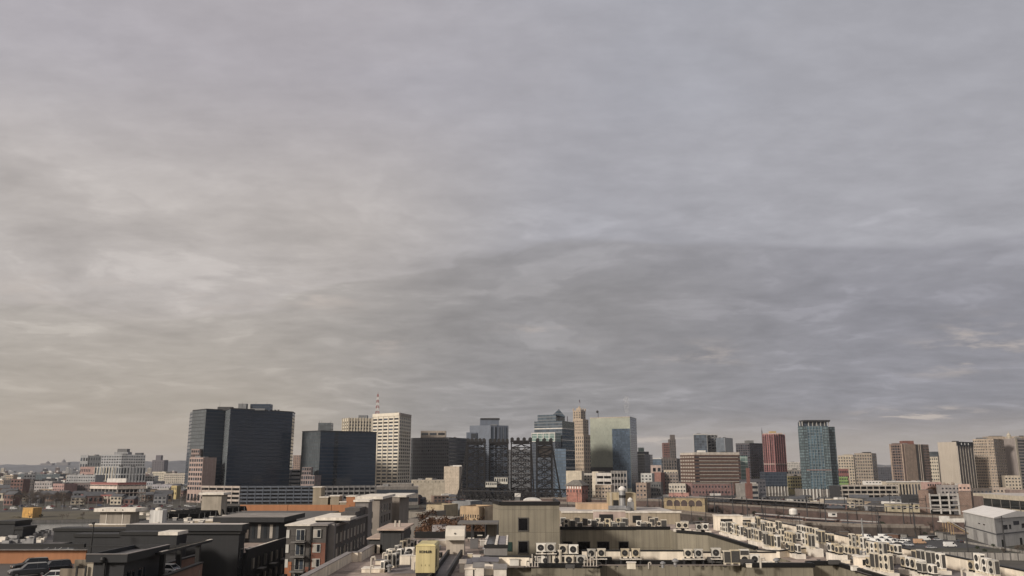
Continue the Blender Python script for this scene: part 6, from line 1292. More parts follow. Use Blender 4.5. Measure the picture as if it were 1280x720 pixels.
def clutter(n, xr_, yr_, where, grp_, zz=ZR):
    for i in range(n):
        x_, y_ = RB.uniform(*xr_), RB.uniform(*yr_); kd = RB.randrange(4); s_ = RB.uniform(.6,1.25)
        nm_, lb = (('roof_box','small pale roof box'),('vent_cowl','round grey vent cowl'),('gooseneck_vent','bent white gooseneck vent'),('service_unit','low dark service unit'))[kd]
        t = thing(nm_, f'{lb} standing on {where}', 'roof vent' if kd in (1,2) else 'roof box', (x_,y_,zz+.03), f'{lb}es on {grp_}'.replace('ses','ses'), RB.uniform(-.2,.2)); t.scale = (s_,)*3
        if kd == 0: m = MB(); m.box(-.4,.4,-.3,.3,0,.55,RB.choice(TINT)); m.build('casing', t); m = MB(); m.box(-.46,.46,-.36,.36,.55,.61,leg); m.build('lid', t)
        elif kd == 1: m = MB(); m.lathe((0,0,0),[(.2,0),(.2,.5)],steel,10); m.build('stack', t); m = MB(); m.lathe((0,0,.5),[(.36,0),(.36,.12),(.12,.3)],steel,12); m.build('cap', t)
        elif kd == 2: m = MB(); m.tube((0,0,0),(0,0,.8),.09,.09,pipe_m,8); m.tube((0,0,.8),(.3,0,.86),.09,.09,pipe_m,8); m.tube((.3,0,.86),(.34,0,.6),.09,.09,pipe_m,8); m.build('pipe', t)
        else: m = MB(); m.box(-.55,.55,-.35,.35,.1,.5,M('service_dark',(.06,.058,.056))); m.build('casing', t); [(lambda q_: (q_.box(u_-.05,u_+.05,-.3,.3,0,.1,blk), q_.build('foot', t)))(MB()) for u_ in (-.45,.45)]
clutter(46, (32.8,42.8), (76,150), 'the right hand roof among the condensers', 'the right hand roof'); clutter(26, (-14.5,-8.2), (82,120), 'the left wing roof by the generator', 'the left wing roof'); clutter(16, (-4.8,-2.4), (78,118), 'the roof between the trough and the tall block', 'the roof beside the trough'); clutter(18, (9,25), (144,155), 'the far beige wing roof', 'the far wing roof'); clutter(16, (-1,29), (87,93), 'the front strip roof behind the ledge units', 'the front strip roof')
for i in range(12):
    x_ = random.uniform(33,43); y_ = random.uniform(76,145); t = thing('vent_pipe','short white vent pipe standing among the condensers on the right roof','vent',(x_,y_,ZR+.003),'vent pipes on the right roof'); m = MB(); m.tube((0,0,0),(0,0,.9),.1,.1,pipe_m,8); m.build('pipe', t); m = MB(); m.lathe((0,0,.9),[(.2,0),(.2,.08),(.05,.2)],pipe_m,10); m.build('cowl', t)
# ------------------------------------------------------------ left wing plant
gx0, gx1, gy = Xr(519,700,79), Xr(543.5,700,79), 79.3; yel = PANEL('generator_yellow', (.56,.48,.25), .62, 40, .03, .0, .55, .03, .5)
t = thing('generator', 'big pale yellow standby generator enclosure lettered KOHLER on the near roof', 'generator', ((gx0+gx1)/2,gy,ZR)); w = (gx1-gx0)/2
m = MB(); m.box(-w,w,0,4.3,.62,2.95,yel); m.build('enclosure', t); m = MB(); m.add([(-w-.04,-.04,2.951),(w+.04,-.04,2.951),(w+.04,4.34,2.951),(-w-.04,4.34,2.951),(-w+.12,.15,3.1),(w-.12,.15,3.1),(w-.12,4.15,3.1),(-w+.12,4.15,3.1)],[(0,1,5,4),(1,2,6,5),(2,3,7,6),(3,0,4,7),(4,5,6,7),(3,2,1,0)],M('generator_top',(.58,.50,.24),.5)); m.build('lid', t)
m = MB(); m.box(-w+.05,w-.05,.1,4.2,.28,.615,blk); m.build('skid', t)
for s in (-1,1):
    for yy in (.3,2.1,3.9): m = MB(); m.box(s*(w-.2)-.1,s*(w-.2)+.1,yy-.1,yy+.1,0,.28,blk); m.build('foot', t)
for s in (-1,0,1): m = MB(); m.box(s*.35-.03,s*.35+.03,-.02,0,1.2,1.35,M('latch',(.2,.17,.08))); m.build('latch', t)
m = MB(); m.box(w,w+.02,.5,1.9,1.0,2.6,M('louvre_olive',(.16,.14,.07))); m.build('side_louvre', t)
fc = bpy.data.curves.new('lettering','FONT'); fc.body = 'KOHLER'; fc.size = .30; fc.extrude = .012; fc.offset = .012; fc.align_x = 'CENTER'; fc.materials.append(blk); fo = bpy.data.objects.new('lettering', fc); COL.objects.link(fo)
dg = bpy.context.evaluated_depsgraph_get(); me = bpy.data.meshes.new_from_object(fo.evaluated_get(dg)); lo_ = bpy.data.objects.new('lettering', me); COL.objects.link(lo_); bpy.data.objects.remove(fo); lo_.parent = t; lo_.rotation_euler = (math.pi/2,0,0); lo_.location = (0,-.02,2.35); lo_.scale = (1.0,1,1)
if not me.materials: me.materials.append(blk)
# trough running away along the roof
t = thing('cable_trough', 'long dark sided cable trough running away beside the yellow generator', 'cable trough', (-6.6,74,ZR+.02)); m = MB(); m.box(-.62,.62,0,27,0,.12,M('trough_floor',(.16,.145,.14),.7,.25,.6,0)); m.build('floor', t)
for s in (-1,1): m = MB(); m.box(s*.75-.12,s*.75+.12,0,27,0,.62,blk); m.build('side', t)
t = thing('air_handler', 'cream rooftop air handler with an overhanging hood at the end of the trough', 'air handler', (Xr(569,680,101.5),101.5,ZR+.003)); m = MB(); m.box(-1.05,1.05,0,2.2,.0,1.9,PANEL('handler_panel',(.40,.35,.29),.5,40,.06,0,.7)); m.build('body', t)
m = MB(); pr_ = [(-.75,1.7),(-.8,2.15),(-.35,2.9),(.4,3.15),(2.1,3.15),(2.3,1.9),(.0,1.9)]; m.add([(-1.12,y_,z_) for y_,z_ in pr_]+[(1.12,y_,z_) for y_,z_ in pr_],[tuple(range(7)),tuple(range(13,6,-1))]+[(i,(i+1)%7,7+(i+1)%7,7+i) for i in range(7)],M('hood_cream',(.55,.51,.44),.6,.1,1,.1)); m.build('hood', t); m = MB(); m.lathe((0,-.72,2.45),[(.1,-.05),(.06,.02)],blk,8,'y'); m.build('knob', t)
# dark stair house
b2 = Bld('stair_house','dark ribbed stair house with a pale overhanging roof on the near roof','stair house'); x0_, x1_ = Xr(475,680,103), Xr(501,680,103); b2.base((x0_,103)); dkp2 = PANEL('dark_ribbed',(.035,.036,.036),.85,40,.06,0,.4,.08); m = MB(); m.box(x0_,x1_,103,112.5,ZR-1.0,28.65,dkp2); b2.put(m,'wall'); m = MB(); m.box(x0_-.35,x1_+.4,102.5,113,28.655,28.85,M('stair_roof',(.42,.33,.27),.85,.3,.8,0)); b2.put(m,'roof'); m = MB(); m.box(x1_+.0,x1_+.06,104,104.9,ZR+.2,28.2,M('door_grey')); b2.put(m,'door'); m = MB(); m.box(x0_-1.4,x0_-.01,103.3,110,ZR-1.5,27.6,dkp2); m.box(x0_-1.6,x0_-.02,103,110.3,27.605,27.75,M('stair_roof')); b2.put(m,'lower_wing')
for s in (0,1): m = MB(); m.tube((x1_-.6-s*.5,106,28.85),(x1_-.6-s*.5,106,29.6),.12,.12,pipe_m,8); b2.put(m,'vent_pipe')
# units on the left wing
for i,(px_,py_,k_,rz) in enumerate(((487,711,C2,1.2),(492,706,C2,1.2),(497,709,C2,1.35),(503,705,C2,1.3),(494,700,C1,1.2),(500,697,C2,1.2),(506,694,C2,1.2),(511,690,C2,1.2),(504,690,C1,1.2),(515,687,C1,1.2),(512,697,C3,.2),(483,715,C1,1.2),(509,702,C1,1.1),(519,686,C1,1.25),(489,698,C1,1.2),(508,683,C1,1.2),(497,689,C1,1.2))):
    q = P2(px_,py_); cond(k_, q.x, q.y, ZR+.003, rz, 'condenser turned sideways in the cluster left of the yellow generator', 'condenser cluster left of the generator')
for i,(px_,py_,w,h,lab) in enumerate(((504,706,1.4,.9,'cream low cabinet directly left of the yellow generator'),(592.5,686,1.0,1.1,'small grey ribbed transformer box right of the trough'),(517,712,.5,1.3,'slim white post box at the left corner of the generator'),(552,683,1.7,.7,'low white box behind the yellow generator'),(466,716,2.2,.35,'low white roof curb at the near left'),(478,706,1.5,.4,'low cream roof hatch beside the left parapet'),(575,688,.5,1.0,'narrow white cabinet beside the air handler'))):
    q = P2(px_,py_); t = thing('roof_box', lab, 'roof box', (q.x,q.y,ZR+.003)); m = MB(); m.box(-w/2,w/2,0,w*.8,0,h,M('transformer_grey',(.16,.155,.155)) if i == 1 else wpar); m.build('casing', t); m = MB(); m.box(-w/2-.05,w/2+.05,-.05,w*.8+.05,h,h+.06,M('transformer_grey') if i in (1,5) else leg); m.build('lid', t)
# skylight platform
t = thing('skylight_frame','white framed rooftop skylight with dark panes beside the tall beige block','skylight',(Xr(606,685,99),99,ZR+.003)); W_ = Xr(634,685,99)-Xr(606,685,99); m = MB(); m.box(0,W_,0,12,0,1.0,M('grey_curb',(.22,.21,.20))); m.build('curb', t); m = MB(); m.box(-.1,W_+.1,-.1,12.1,1.003,1.35,blk); m.build('rim', t)
for s in (0,1,2): m = MB(); xx = s*W_/2; m.box(max(xx-.15,-.05),min(xx+.15,W_+.05),0,12,1.353,1.5,leg); m.build('bar', t)
for s in (0,1): m = MB(); m.box(s*W_/2+.2,(s+1)*W_/2-.2,.2,11.8,1.353,1.4,GLASS('black_window') if s == 0 else M('skylight_grey',(.2,.19,.2))); m.build('pane', t)
# tilted grey lids on the near roof
for i,(px_,py_,w,d,ang) in enumerate(((588,712,.85,1.6,.12),(597,712,.95,1.6,.1),(606,713,.8,1.4,.05),(616,709,1.1,1.2,0),(587,721,.9,1.0,0),(598,721,1.0,1.1,0),(612,719,1.4,1.0,0),(625,721,1.2,1.3,0),(578,716,.6,.9,0))):
    q = P2(px_,py_); t = thing('roof_hatch', ('dark grey tilted hatch lid' if i < 4 else 'pale flat topped roof box')+f' at the near roof corner below the beige block', 'roof hatch', (q.x,q.y,ZR+.003), 'dark hatch lids at the near roof corner' if i < 4 else 'pale boxes at the near roof corner', ang); hz = .5+.15*(i%3); m = MB(); m.box(-w/2,w/2,0,d,0,hz,leg if i > 3 else M('grey_curb')); m.build('curb', t); m = MB(); m.add([(-w/2-.06,-.06,hz+.003),(w/2+.06,-.06,hz+.003),(w/2+.06,d+.06,hz+.3),(-w/2-.06,d+.06,hz+.3),(-w/2-.06,-.06,hz+.07),(w/2+.06,-.06,hz+.07),(w/2+.06,d+.06,hz+.37),(-w/2-.06,d+.06,hz+.37)],[(0,1,2,3),(4,5,6,7),(0,1,5,4),(1,2,6,5),(2,3,7,6),(3,0,4,7)],M('lid_grey',(.13,.125,.135),.5) if i < 4 else M('grey_curb') if i % 2 else wpar); m.build('lid', t)
# pergola at the far end of the left wing
t = thing('pergola','dark framed flat roofed terrace pergola left of the tall beige block','pergola',(Xr(572,655,118),118,ZR)); W_ = Xr(623,655,118)-Xr(572,655,118); m = MB(); m.box(0,W_,0,5,2.35,2.6,M('pergola_grey',(.14,.13,.12))); m.build('roof', t)
for s in (.1,W_*.35,W_*.68,W_-.1):
    for yy in (.1,4.8): m = MB(); m.box(s-.09,s+.09,yy-.09,yy+.09,0,2.35,darkmetal); m.build('post', t)
m = MB(); m.box(W_*.7,W_,4.6,4.8,0,2.35,pan); m.build('back_panel', t)
for i,(dx,dy,w,h) in enumerate(((.9,1,.9,.5),(2.1,2,.7,.8),(3.4,1.2,1.1,.6))):
    q = Xr(580,655,118)+dx; m = MB(); m.box(-w/2,w/2,0,.7,h-.1,h,leg); m.box(-w/2+.05,-w/2+.12,.05,.12,0,h-.1,darkmetal); m.box(w/2-.12,w/2-.05,.05,.12,0,h-.1,darkmetal); m.box(-w/2+.05,-w/2+.12,.58,.65,0,h-.1,darkmetal); m.box(w/2-.12,w/2-.05,.58,.65,0,h-.1,darkmetal); o = m.build('terrace_table',loc=(q,118+dy,ZR+.003)); tag(o,'small pale table under the dark framed pergola','table','tables under the pergola')
for p in (C1,C2,C3):
    for c in [c for c in bpy.data.objects if c.parent == p]:
        for g_ in [g_ for g_ in bpy.data.objects if g_.parent == c]: bpy.data.objects.remove(g_)
        bpy.data.objects.remove(c)
    bpy.data.objects.remove(p)
KIDS.clear()
# ------------------------------------------------------------ roofs behind the complex (middle ground)
tanp = PANEL('tan_panel', (.33,.275,.20), 2.4, 40, .02, 0, .6, .05)
b3 = Bld('apartment_building','tan walled flat roofed building with silver ducts behind the far beige wing','apartment building'); x0_, x1_ = Xr(703,640,215), Xr(850,640,215); b3.base((x0_,215)); zz = Zr(641,215); m = MB(); m.box(x0_,x1_,215,245,0,zz,tanp,ROOFL); b3.put(m,'wall'); m = MB(); m.box(x0_-.3,x1_+.3,214.8,215.2,zz,zz+.4,leg); b3.put(m,'roof_edge')
m = MB(); m.box(Xr(722,632,232),Xr(764,632,232),232,240,zz,Zr(629.5,232),M('peach_wall',(.46,.33,.22))); b3.put(m,'parapet_block')
xa, xb_ = Xr(762.5,625,228), Xr(795,625,228); m = MB(); m.box(xa,xb_,228,236,zz,Zr(616,228),M('stair_ochre',(.36,.30,.20))); b3.put(m,'stair_tower'); m = MB(); m.box(xa+.8,xa+2.6,227.9,228,zz,zz+2.6,blk); b3.put(m,'door'); m = MB(); m.box(xa,xa+.5,227.85,228,zz,Zr(615.6,228),M('cream_shed')); m.box(xa+2.3,xa+2.8,227.85,228,zz,Zr(615.6,228),M('cream_shed')); b3.put(m,'trim')
t = thing('exhaust_duct','tall silver exhaust duct with a white cap on the tan stair tower','duct',(Xr(778,625,226.5),226.5,zz)); zc = Zr(613,226.5)-zz; m = MB(); m.tube((0,0,0),(0,0,zc),.85,.85,steel,12); m.build('duct', t); m = MB(); m.lathe((0,0,zc),[(.95,0),(1.0,.5),(.3,1.1)],white,12); m.build('cap', t); m = MB(); m.tube((0,0,zc-1.9),(0,0,zc-1.2),.9,.9,blk,12); m.build('collar', t)
t = thing('exhaust_duct','bent silver ventilation duct crossing the tan roof','duct',(Xr(763,640,213),217,zz)); m = MB(); m.tube((0,0,.9),(4.4,0,.9),.75,.75,steel,10); m.tube((4.4,0,.9),(5.4,0,.6),.8,.7,steel,10); m.build('duct', t)
for s in (.5,2.3,4.1): m = MB(); m.box(s-.2,s+.2,-.6,.6,0,.4,darkmetal); m.build('support', t)
t = thing('exhaust_duct','square silver riser duct right of the tall silver duct','duct',(Xr(788,630,218),218,zz)); m = MB(); m.box(-.8,.8,-.6,.6,0,Zr(627,218)-zz,steel); m.build('duct', t); m = MB(); m.lathe((0,0,Zr(627,218)-zz),[(.6,0),(.7,.5),(.2,1)],white,10); m.build('cap', t)
rowsm = [(533,555,632,644.5,330,(.36,.30,.20),'tan hip edged roof block in front of the bridge, left','tan'),(575,599,634,641,300,(.40,.29,.18),'ochre tan parapet roof block left of the tall beige block','ochre'),(599,606,635,641,302,(.33,.27,.20),'small brown tan block beside the ochre parapet block','s'),(565,588,627.5,634,345,(.20,.205,.21),'slate grey roofed block right under the lift bridge','g'),
  (508,536,641,646,270,(.22,.20,.17),'low grey tan roof left of the tan block','x'),(510,560,650,656,215,(.17,.155,.14),'long dark grey flat roof before the brown trees','d'),(540,560,659,668,160,(.24,.22,.22),'small mauve roofed block by the brown trees','m'),(593,622,629.5,634,430,(.05,.05,.05),'black roofed low block at the foot of the lift bridge','b')]
for p0_,p1_,top,bot,D_,c,lab,k in rowsm:
    bb_ = Bld('low_block', lab, 'low building'); pts, z1 = bb_.vol([(p0_,D_+3),(p1_,D_)], top, M('mid_'+k, c), ROOFL if k in 'ds' else M('mid_'+k), depth=12, row=top+3, parapet=.4); bb_.wins(pts[0], pts[1], max(z1-7,0), z1-1.6, 8, 2, .35, .4)
b4 = Bld('white_shed','white curved roofed shed behind the top of the tall beige block','shed'); x0_, x1_ = Xr(654,628,175), Xr(678,628,175); b4.base((x0_,175)); z0_, z1_ = 20, Zr(623,175); n_ = 8; m = MB(); m.box(x0_,x1_,175,181,0,z1_-1.0,white); b4.put(m,'wall'); m = MB(); vs = []
for i in range(n_+1): a_ = math.pi*i/n_; vs += [(x0_+(x1_-x0_)*(.5-.5*math.cos(a_)),174.8,z1_-1+1.0*math.sin(a_)**.6),(x0_+(x1_-x0_)*(.5-.5*math.cos(a_)),181.2,z1_-1+1.0*math.sin(a_)**.6)]
m.add(vs,[(2*i,2*i+1,2*i+3,2*i+2) for i in range(n_)]+[tuple(range(0,2*n_+2,2)),tuple(range(1,2*n_+2,2))],white); b4.put(m,'roof')
# ------------------------------------------------------------ dark buildings and parking decks on the left
drk = PANEL('charcoal_cladding', (.012,.013,.015), 2.2, 6, .015, .01, .5, .06); drk2 = M('charcoal_fascia', (.018,.019,.021), .65, .2, .6, .1); dglass = GLASS('dim_window',(.03,.033,.036),.1); orange = M('terracotta_wall', (.34,.155,.075), .8, .12, .25, .12)
b = Bld('apartment_building','charcoal clad apartment building with a wide cornice and a set back glazed top storey','apartment building'); X0, X1 = -66.0, -47.3; b.base((X1,144))
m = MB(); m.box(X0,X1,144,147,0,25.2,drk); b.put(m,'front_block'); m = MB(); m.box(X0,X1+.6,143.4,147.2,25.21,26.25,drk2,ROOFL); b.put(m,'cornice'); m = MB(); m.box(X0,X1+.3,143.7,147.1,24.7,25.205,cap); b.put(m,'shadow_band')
m = MB(); m.box(X0,-46.6,147,172,0,21.5,drk,memb); b.put(m,'main_block'); m = MB(); m.box(-46.95,-46.55,147,172,21.503,22.0,drk2); b.put(m,'parapet'); m = MB(); m.box(-47,-46.6,147.2,172,22.0,22.08,leg); b.put(m,'parapet_cap')
m = MB(); m.box(-58,-46.9,166,180,21.5,25.3,drk); b.put(m,'top_storey'); m = MB(); m.box(-59,-45.4,164.6,181,25.303,26.2,drk2,M('canopy_grey')); b.put(m,'roof_slab')
for i in range(6): x_ = -53.0+i*1.15; m = MB(); m.box(x_,x_+.55,165.93,166.05,22.3,24.8,dglass if i % 2 else M('lit_blinds')); b.put(m,'tall_window')
m = MB(); m.box(-53.9,-53.5,164.9,165.3,21.5,25.3,M('pale_column',(.16,.18,.20))); b.put(m,'column')
for j in range(5):
    for i in range(6):
        y_ = 149.5+i*3.7; z_ = 18.6-j*3.0; m = MB(); m.box(-46.62,-46.52,y_,y_+1.5,z_,z_+1.7,dglass if (i+j)%3 else M('lit_blinds')); w_ = b.put(m,'window'); m = MB(); m.box(-46.6,-46.3,y_-.12,y_,z_-.1,z_+1.8,M('frame_grey')); b.put(m,'window_frame')
        if i % 2: m = MB(); m.box(-46.6,-45.5,y_-.4,y_+2,z_-.35,z_-.2,M('balcony_slab',(.2,.19,.18))); b.put(m,'balcony'); 
for j in range(6): z_ = 20.6-j*3; m = MB(); m.box(-47.32,-47.22,144.6,146.2,z_,z_+1.8,dglass); b.put(m,'window')
b.t.location.x += 1.9; b.t.scale = (1,1,1.017)
t = thing('roof_plant','pile of small pale roof fittings on the charcoal terrace','roof unit',(-46.6,149,21.9)); 
for i in range(5): m = MB(); m.box(-1.2+i*.55,-.8+i*.55,i*.3,i*.3+.5,0,.4+.2*(i%3),steel if i%2 else leg); m.build('fitting', t)
# A9 grey and brick apartment block
b = Bld('apartment_building','grey and red brick apartment block with white framed balcony doors in the left foreground','apartment building'); xa, xb_ = Xr(357,690,146), Xr(406.5,690,146); b.base((xa,146)); rbk = BRICK('apt_brick',(.19,.075,.045),(.15,.06,.04),(.10,.08,.07),3); gsd = M('grey_siding',(.085,.078,.072),.8,.15,.5,.15); xr = xb_+.8
m = MB(); m.box(xa,xb_,146,182,0,25.9,gsd,ROOF); b.put(m,'wall'); m = MB(); m.box(xb_+.001,xr,148.6,182,0,25.6,gsd,ROOF); b.put(m,'side_wall')
m = MB(); m.box(xa-.3,xa+4.0,145.7,182.2,25.903,26.15,leg); b.put(m,'roof_edge'); m = MB(); m.box(xa+4.1,xb_+.3,145.7,182.2,25.905,26.2,M('parapet_cap_grey')); b.put(m,'roof_edge')
zb_ = 23.5
m = MB(); m.box(xa+4.3,xb_,145.9,146.05,0,23.2,rbk); b.put(m,'brick_panel'); m = MB(); m.box(xa,xa+1.1,145.9,146.05,0,20.2,M('orange_brick',(.34,.14,.07))); b.put(m,'brick_panel'); m = MB(); m.box(xa+3.4,xa+4.3,145.88,146.05,0,19.4,rbk); b.put(m,'brick_panel')
m = MB(); m.box(xa+4.0,xa+4.25,145.8,146.02,0,25.9,blk); b.put(m,'downpipe'); wfr = M('window_white',(.52,.51,.47),.5)
for j in range(6):
    zt_ = Zr(664.5,146)-j*2.33; m = MB(); m.box(xa+1.65,xa+3.15,145.82,145.95,zt_-1.8,zt_,wfr); f_ = b.put(m,'balcony_door')
    for s in (0,1): m = MB(); m.box(xa+1.75+s*.7,xa+2.35+s*.7,145.79,145.83,zt_-1.7,zt_-.1,gl); b.put(m,'door_pane')
    m = MB(); m.box(xa+1.1,xa+3.4,144.6,145.99,zt_-2.05,zt_-1.88,M('balcony_slab')); b.put(m,'balcony'); m = MB()
    for s in range(9): xx = xa+1.15+s*.275; m.box(xx,xx+.03,144.62,144.66,zt_-1.88,zt_-1.0,blk)
    m.box(xa+1.1,xa+3.4,144.6,144.67,zt_-1.0,zt_-.94,blk); b.put(m,'railing')
    m = MB(); m.box(xa+4.55,xa+5.85,145.8,145.95,zt_-1.35,zt_,wfr); b.put(m,'window_frame')
    for s in (0,1): m = MB(); m.box(xa+4.65+s*.6,xa+5.15+s*.6,145.77,145.81,zt_-1.25,zt_-.1,gl if s else M('lit_blinds')); b.put(m,'window')
    m = MB(); m.box(xa+.0,xa+.5,145.85,145.98,zt_-1.4,zt_-.1,wfr if j < 3 else gl); b.put(m,'window')
for j in range(6):
    for i in range(9):
        y_ = 150.5+i*3.4; zt_ = 24.3-j*2.5; m = MB(); m.box(xr-.02,xr+.08,y_,y_+1.0,zt_-1.6,zt_,gl if (i*j)%4 else M('lit_blinds')); b.put(m,'side_window')
        if (i+j)%2: m = MB(); m.box(xr-.01,xr+.1,y_+1.2,y_+1.9,zt_-1.9,zt_+.2,M('pale_brown',(.22,.18,.155))); b.put(m,'side_panel')
m = MB(); m.box(xr-1.0,xr+.25,147.6,148.9,0,26.1,M('pale_pier',(.21,.195,.185),.7)); b.put(m,'pier'); m = MB(); m.box(xr-.3,xr+.3,148.9,182,25.6,25.95,M('parapet_cap_grey')); b.put(m,'roof_edge')
m = MB(); m.box(xr-2.4,xr+.35,181,186,0,Zr(629.5,183),M('pale_pier')); b.put(m,'stair_tower'); m = MB(); m.box(xr-2.8,xr+.6,180.6,186.4,Zr(629.5,183)+.002,Zr(627,183),leg); b.put(m,'stair_roof')
m = MB(); m.box(xr-3.2,xr-.35,170,181,25.95,26.9,gsd); m.box(xr-3.2,xr-.2,174,181,26.9,27.5,gsd); b.put(m,'stepped_parapet')
b.t.scale = (1,1,1.015)
t = thing('roof_canopy','long flat white roof canopy on the grey and brick block','roof canopy',(xa+3.4,151.5,26.3)); m = MB(); m.box(0,6.2,0,6,.55,1.05,leg); m.build('roof', t)
for s in (.2,6): m = MB(); m.box(s-.1,s+.1,.1,5.9,0,.55,darkmetal); m.build('wall', t)
b = Bld('apartment_building','taller pale wall apartment block with a white flat roof behind the grey and brick block','apartment building'); x0_, x1_ = Xr(446,650,214), Xr(474,650,214); b.base((x0_,214)); zz = Zr(624,214); m = MB(); m.box(x0_,x1_,214,236,0,zz,M('pale_render',(.235,.205,.175),.8,.12,.3,.15)); b.put(m,'wall'); m = MB(); m.box(x0_-.5,x1_+.8,213.4,236.5,zz+.002,zz+.65,leg); b.put(m,'roof')
for j in range(7):
    for i in range(4): m = MB(); m.box(Xr(457,650,214)+i*.45,Xr(457,650,214)+i*.45+.3,213.93,214.05,zz-4.5-j*2.6,zz-3-j*2.6,gl); b.put(m,'window')
    for i in range(4): m = MB(); y_ = 217+i*4.6; m.box(x1_-.02,x1_+.08,y_,y_+2,zz-3.4-j*2.6,zz-1.6-j*2.6,gl); b.put(m,'side_window')
m = MB(); m.box(x0_+1,x1_+1.5,240,262,0,zz-.4,M('pale_render')); m.box(x0_+1,x1_+3.4,239.8,262.2,zz-.398,zz+.1,leg); b.put(m,'rear_wing')
# orange and tan parapets of the building behind
b = Bld('apartment_building','flat roofed building with orange parapet and tan stepped stair towers in the middle ground','apartment building'); b.base((-78,229)); zp = Zr(637.5,229); m = MB(); m.box(Xr(285,640,229),Xr(437,640,229),229,250,0,zp-.3,tanp,ROOF); b.put(m,'wall')
for f0,f1 in ((300,359.5),(360,414),(414.6,437)): m = MB(); m.box(Xr(f0,635,228.8),Xr(f1,635,228.8),228.7,229.4,zp-.5,Zr(631,229),orange); b.put(m,'orange_parapet')
for px0,px1,top in ((391,401,609.5),(400,410,622),(413,424,620.5),(425,433,628),(433,444,621)): m = MB(); D_ = 232 if px0 != 400 else 231.6; m.box(Xr(px0,620,D_),Xr(px1,620,D_),D_,D_+5,0,Zr(top,D_),orange if px0 == 433 else M('stair_tan',(.27,.23,.17),.8,.15,.4,.15)); b.put(m,'stair_tower'); m = MB(); m.box(Xr(px0,620,D_)-.15,Xr(px1,620,D_)+.15,D_-.15,D_+5.1,Zr(top,D_)+.002,Zr(top,D_)+.25,leg); b.put(m,'coping')
# L1 roof with the beige pavilion, white chiller and solar racks
b = Bld('apartment_building','long flat roofed building with tan edge carrying solar racks and a pavilion','apartment building'); b.base((-75,158)); zr_ = 25.0; xL, xR = Xr(113,655,160), Xr(284,655,160); m = MB(); m.box(xL,-67.5,160,182,0,zr_-.1,tanp,ROOF); m.box(xL,-45,182.001,224,0,zr_-.1,tanp,ROOF); b.put(m,'wall'); m = MB(); m.box(xL,-67.4,159.7,160.2,zr_-.7,zr_+.55,tanp); b.put(m,'tan_parapet'); m = MB(); m.box(xL-.1,-67.3,159.55,160.35,zr_+.553,zr_+.72,leg); b.put(m,'coping'); m = MB(); m.box(-67.4,-46,182,182.5,zr_-.1,zr_+.3,leg); b.put(m,'coping')
m = MB(); m.box(Xr(117,650,163),Xr(134,650,163),163,163.6,zr_+.2,zr_+.6,leg); b.put(m,'white_rail')
t = thing('roof_pavilion','beige rooftop pavilion with an overhanging white flat roof on the left','roof pavilion',(Xr(125,645,168),168,zr_-.1)); W_ = Xr(163,645,168)-Xr(125,645,168); hz = Zr(639.5,168)-zr_+.1; m = MB(); m.box(0,W_,0,4,0,hz,PANEL('pavilion_panel',(.30,.265,.22),3,40,.02,0,.6)); m.build('wall', t); m = MB(); m.box(-.9,W_+1.3,-.9,4.6,hz+.003,hz+.65,leg); m.build('roof', t)
for s in (.22,.75): m = MB(); m.box(W_*s-.06,W_*s+.06,-.08,0,0,hz,leg); m.build('post', t)
for s in (.15,.55,.8): m = MB(); m.lathe((W_*s,-.93,hz+.35),[(.12,-.04),(.08,.04)],blk,8,'y'); m.build('fixing', t)
for px_, yy, w_, col_, lab in ((195,169,2.5,'w','white ribbed chiller box with a round cap on the left roof'),(263,200,4.6,'b','large pale beige plant box with a white lid on the left roof')):
    t = thing('chiller', lab, 'chiller', (Xr(px_,645,yy),yy,zr_-.1)); hz = (Zr(638,yy) if col_ == 'w' else Zr(618.5,yy))-zr_+.1; m = MB(); m.box(-w_/2,w_/2,0,w_*.9,.25,hz,PANEL('chiller_white',(.55,.54,.51),.4,40,.08,0,.8) if col_ == 'w' else M('plant_beige',(.36,.32,.26))); m.build('casing', t); m = MB(); m.box(-w_/2,w_/2,.1,w_*.8,0,.25,blk); m.build('skid', t)
    if col_ == 'w': m = MB(); m.lathe((0,1,hz),[(.6,0),(.62,.35),(.3,.5)],leg,14); m.build('cap', t)
    else: m = MB(); m.box(-w_/2-.6,w_/2+.6,-.6,w_*.9+.6,hz+.002,hz+.5,leg); m.build('lid', t)
for i in range(9):
    yy = 184+i*4.2; x0_ = Xr(196+i*8,640,yy); t = thing('solar_rack', f'black tilted solar rack on the long left roof, '+('nearest','second nearest','third nearest','fourth nearest','middle','fourth farthest','third farthest','second farthest','farthest')[i]+' row', 'solar panels', (x0_,yy,zr_-.1)); m = MB(); L = 9.5; m.add([(0,1.3,.35),(L,1.3,.35),(L,0,1.5),(0,0,1.5),(0,1.3,.28),(L,1.3,.28),(L,0,1.42),(0,0,1.42)],[(0,1,2,3),(7,6,5,4),(0,4,5,1),(2,6,7,3),(0,3,7,4),(1,5,6,2)],M('solar_black',(.006,.006,.008),.7,.2,1,0)); m.build('panel', t)
    for s in range(5): m = MB(); xx = .3+s*2.2; m.bar((xx,1.2,0),(xx,1.2,.3),.05,steel); m.bar((xx,.1,0),(xx,.1,1.4),.05,steel); m.build('leg', t)
for i in range(40):
    yy = random.uniform(164,222); px_ = random.uniform(170,285); x_ = Xr(px_,640,yy); t = thing('roof_vent','small pale roof vent scattered on the long left roof','vent',(x_,yy,zr_-.1),'roof vents on the long left roof'); m = MB(); m.box(-.4,.4,-.4,.4,0,.5,leg if i%2 else steel); m.build('body', t); m = MB(); m.box(-.5,.5,-.5,.5,.5,.6,leg); m.build('cowl', t)
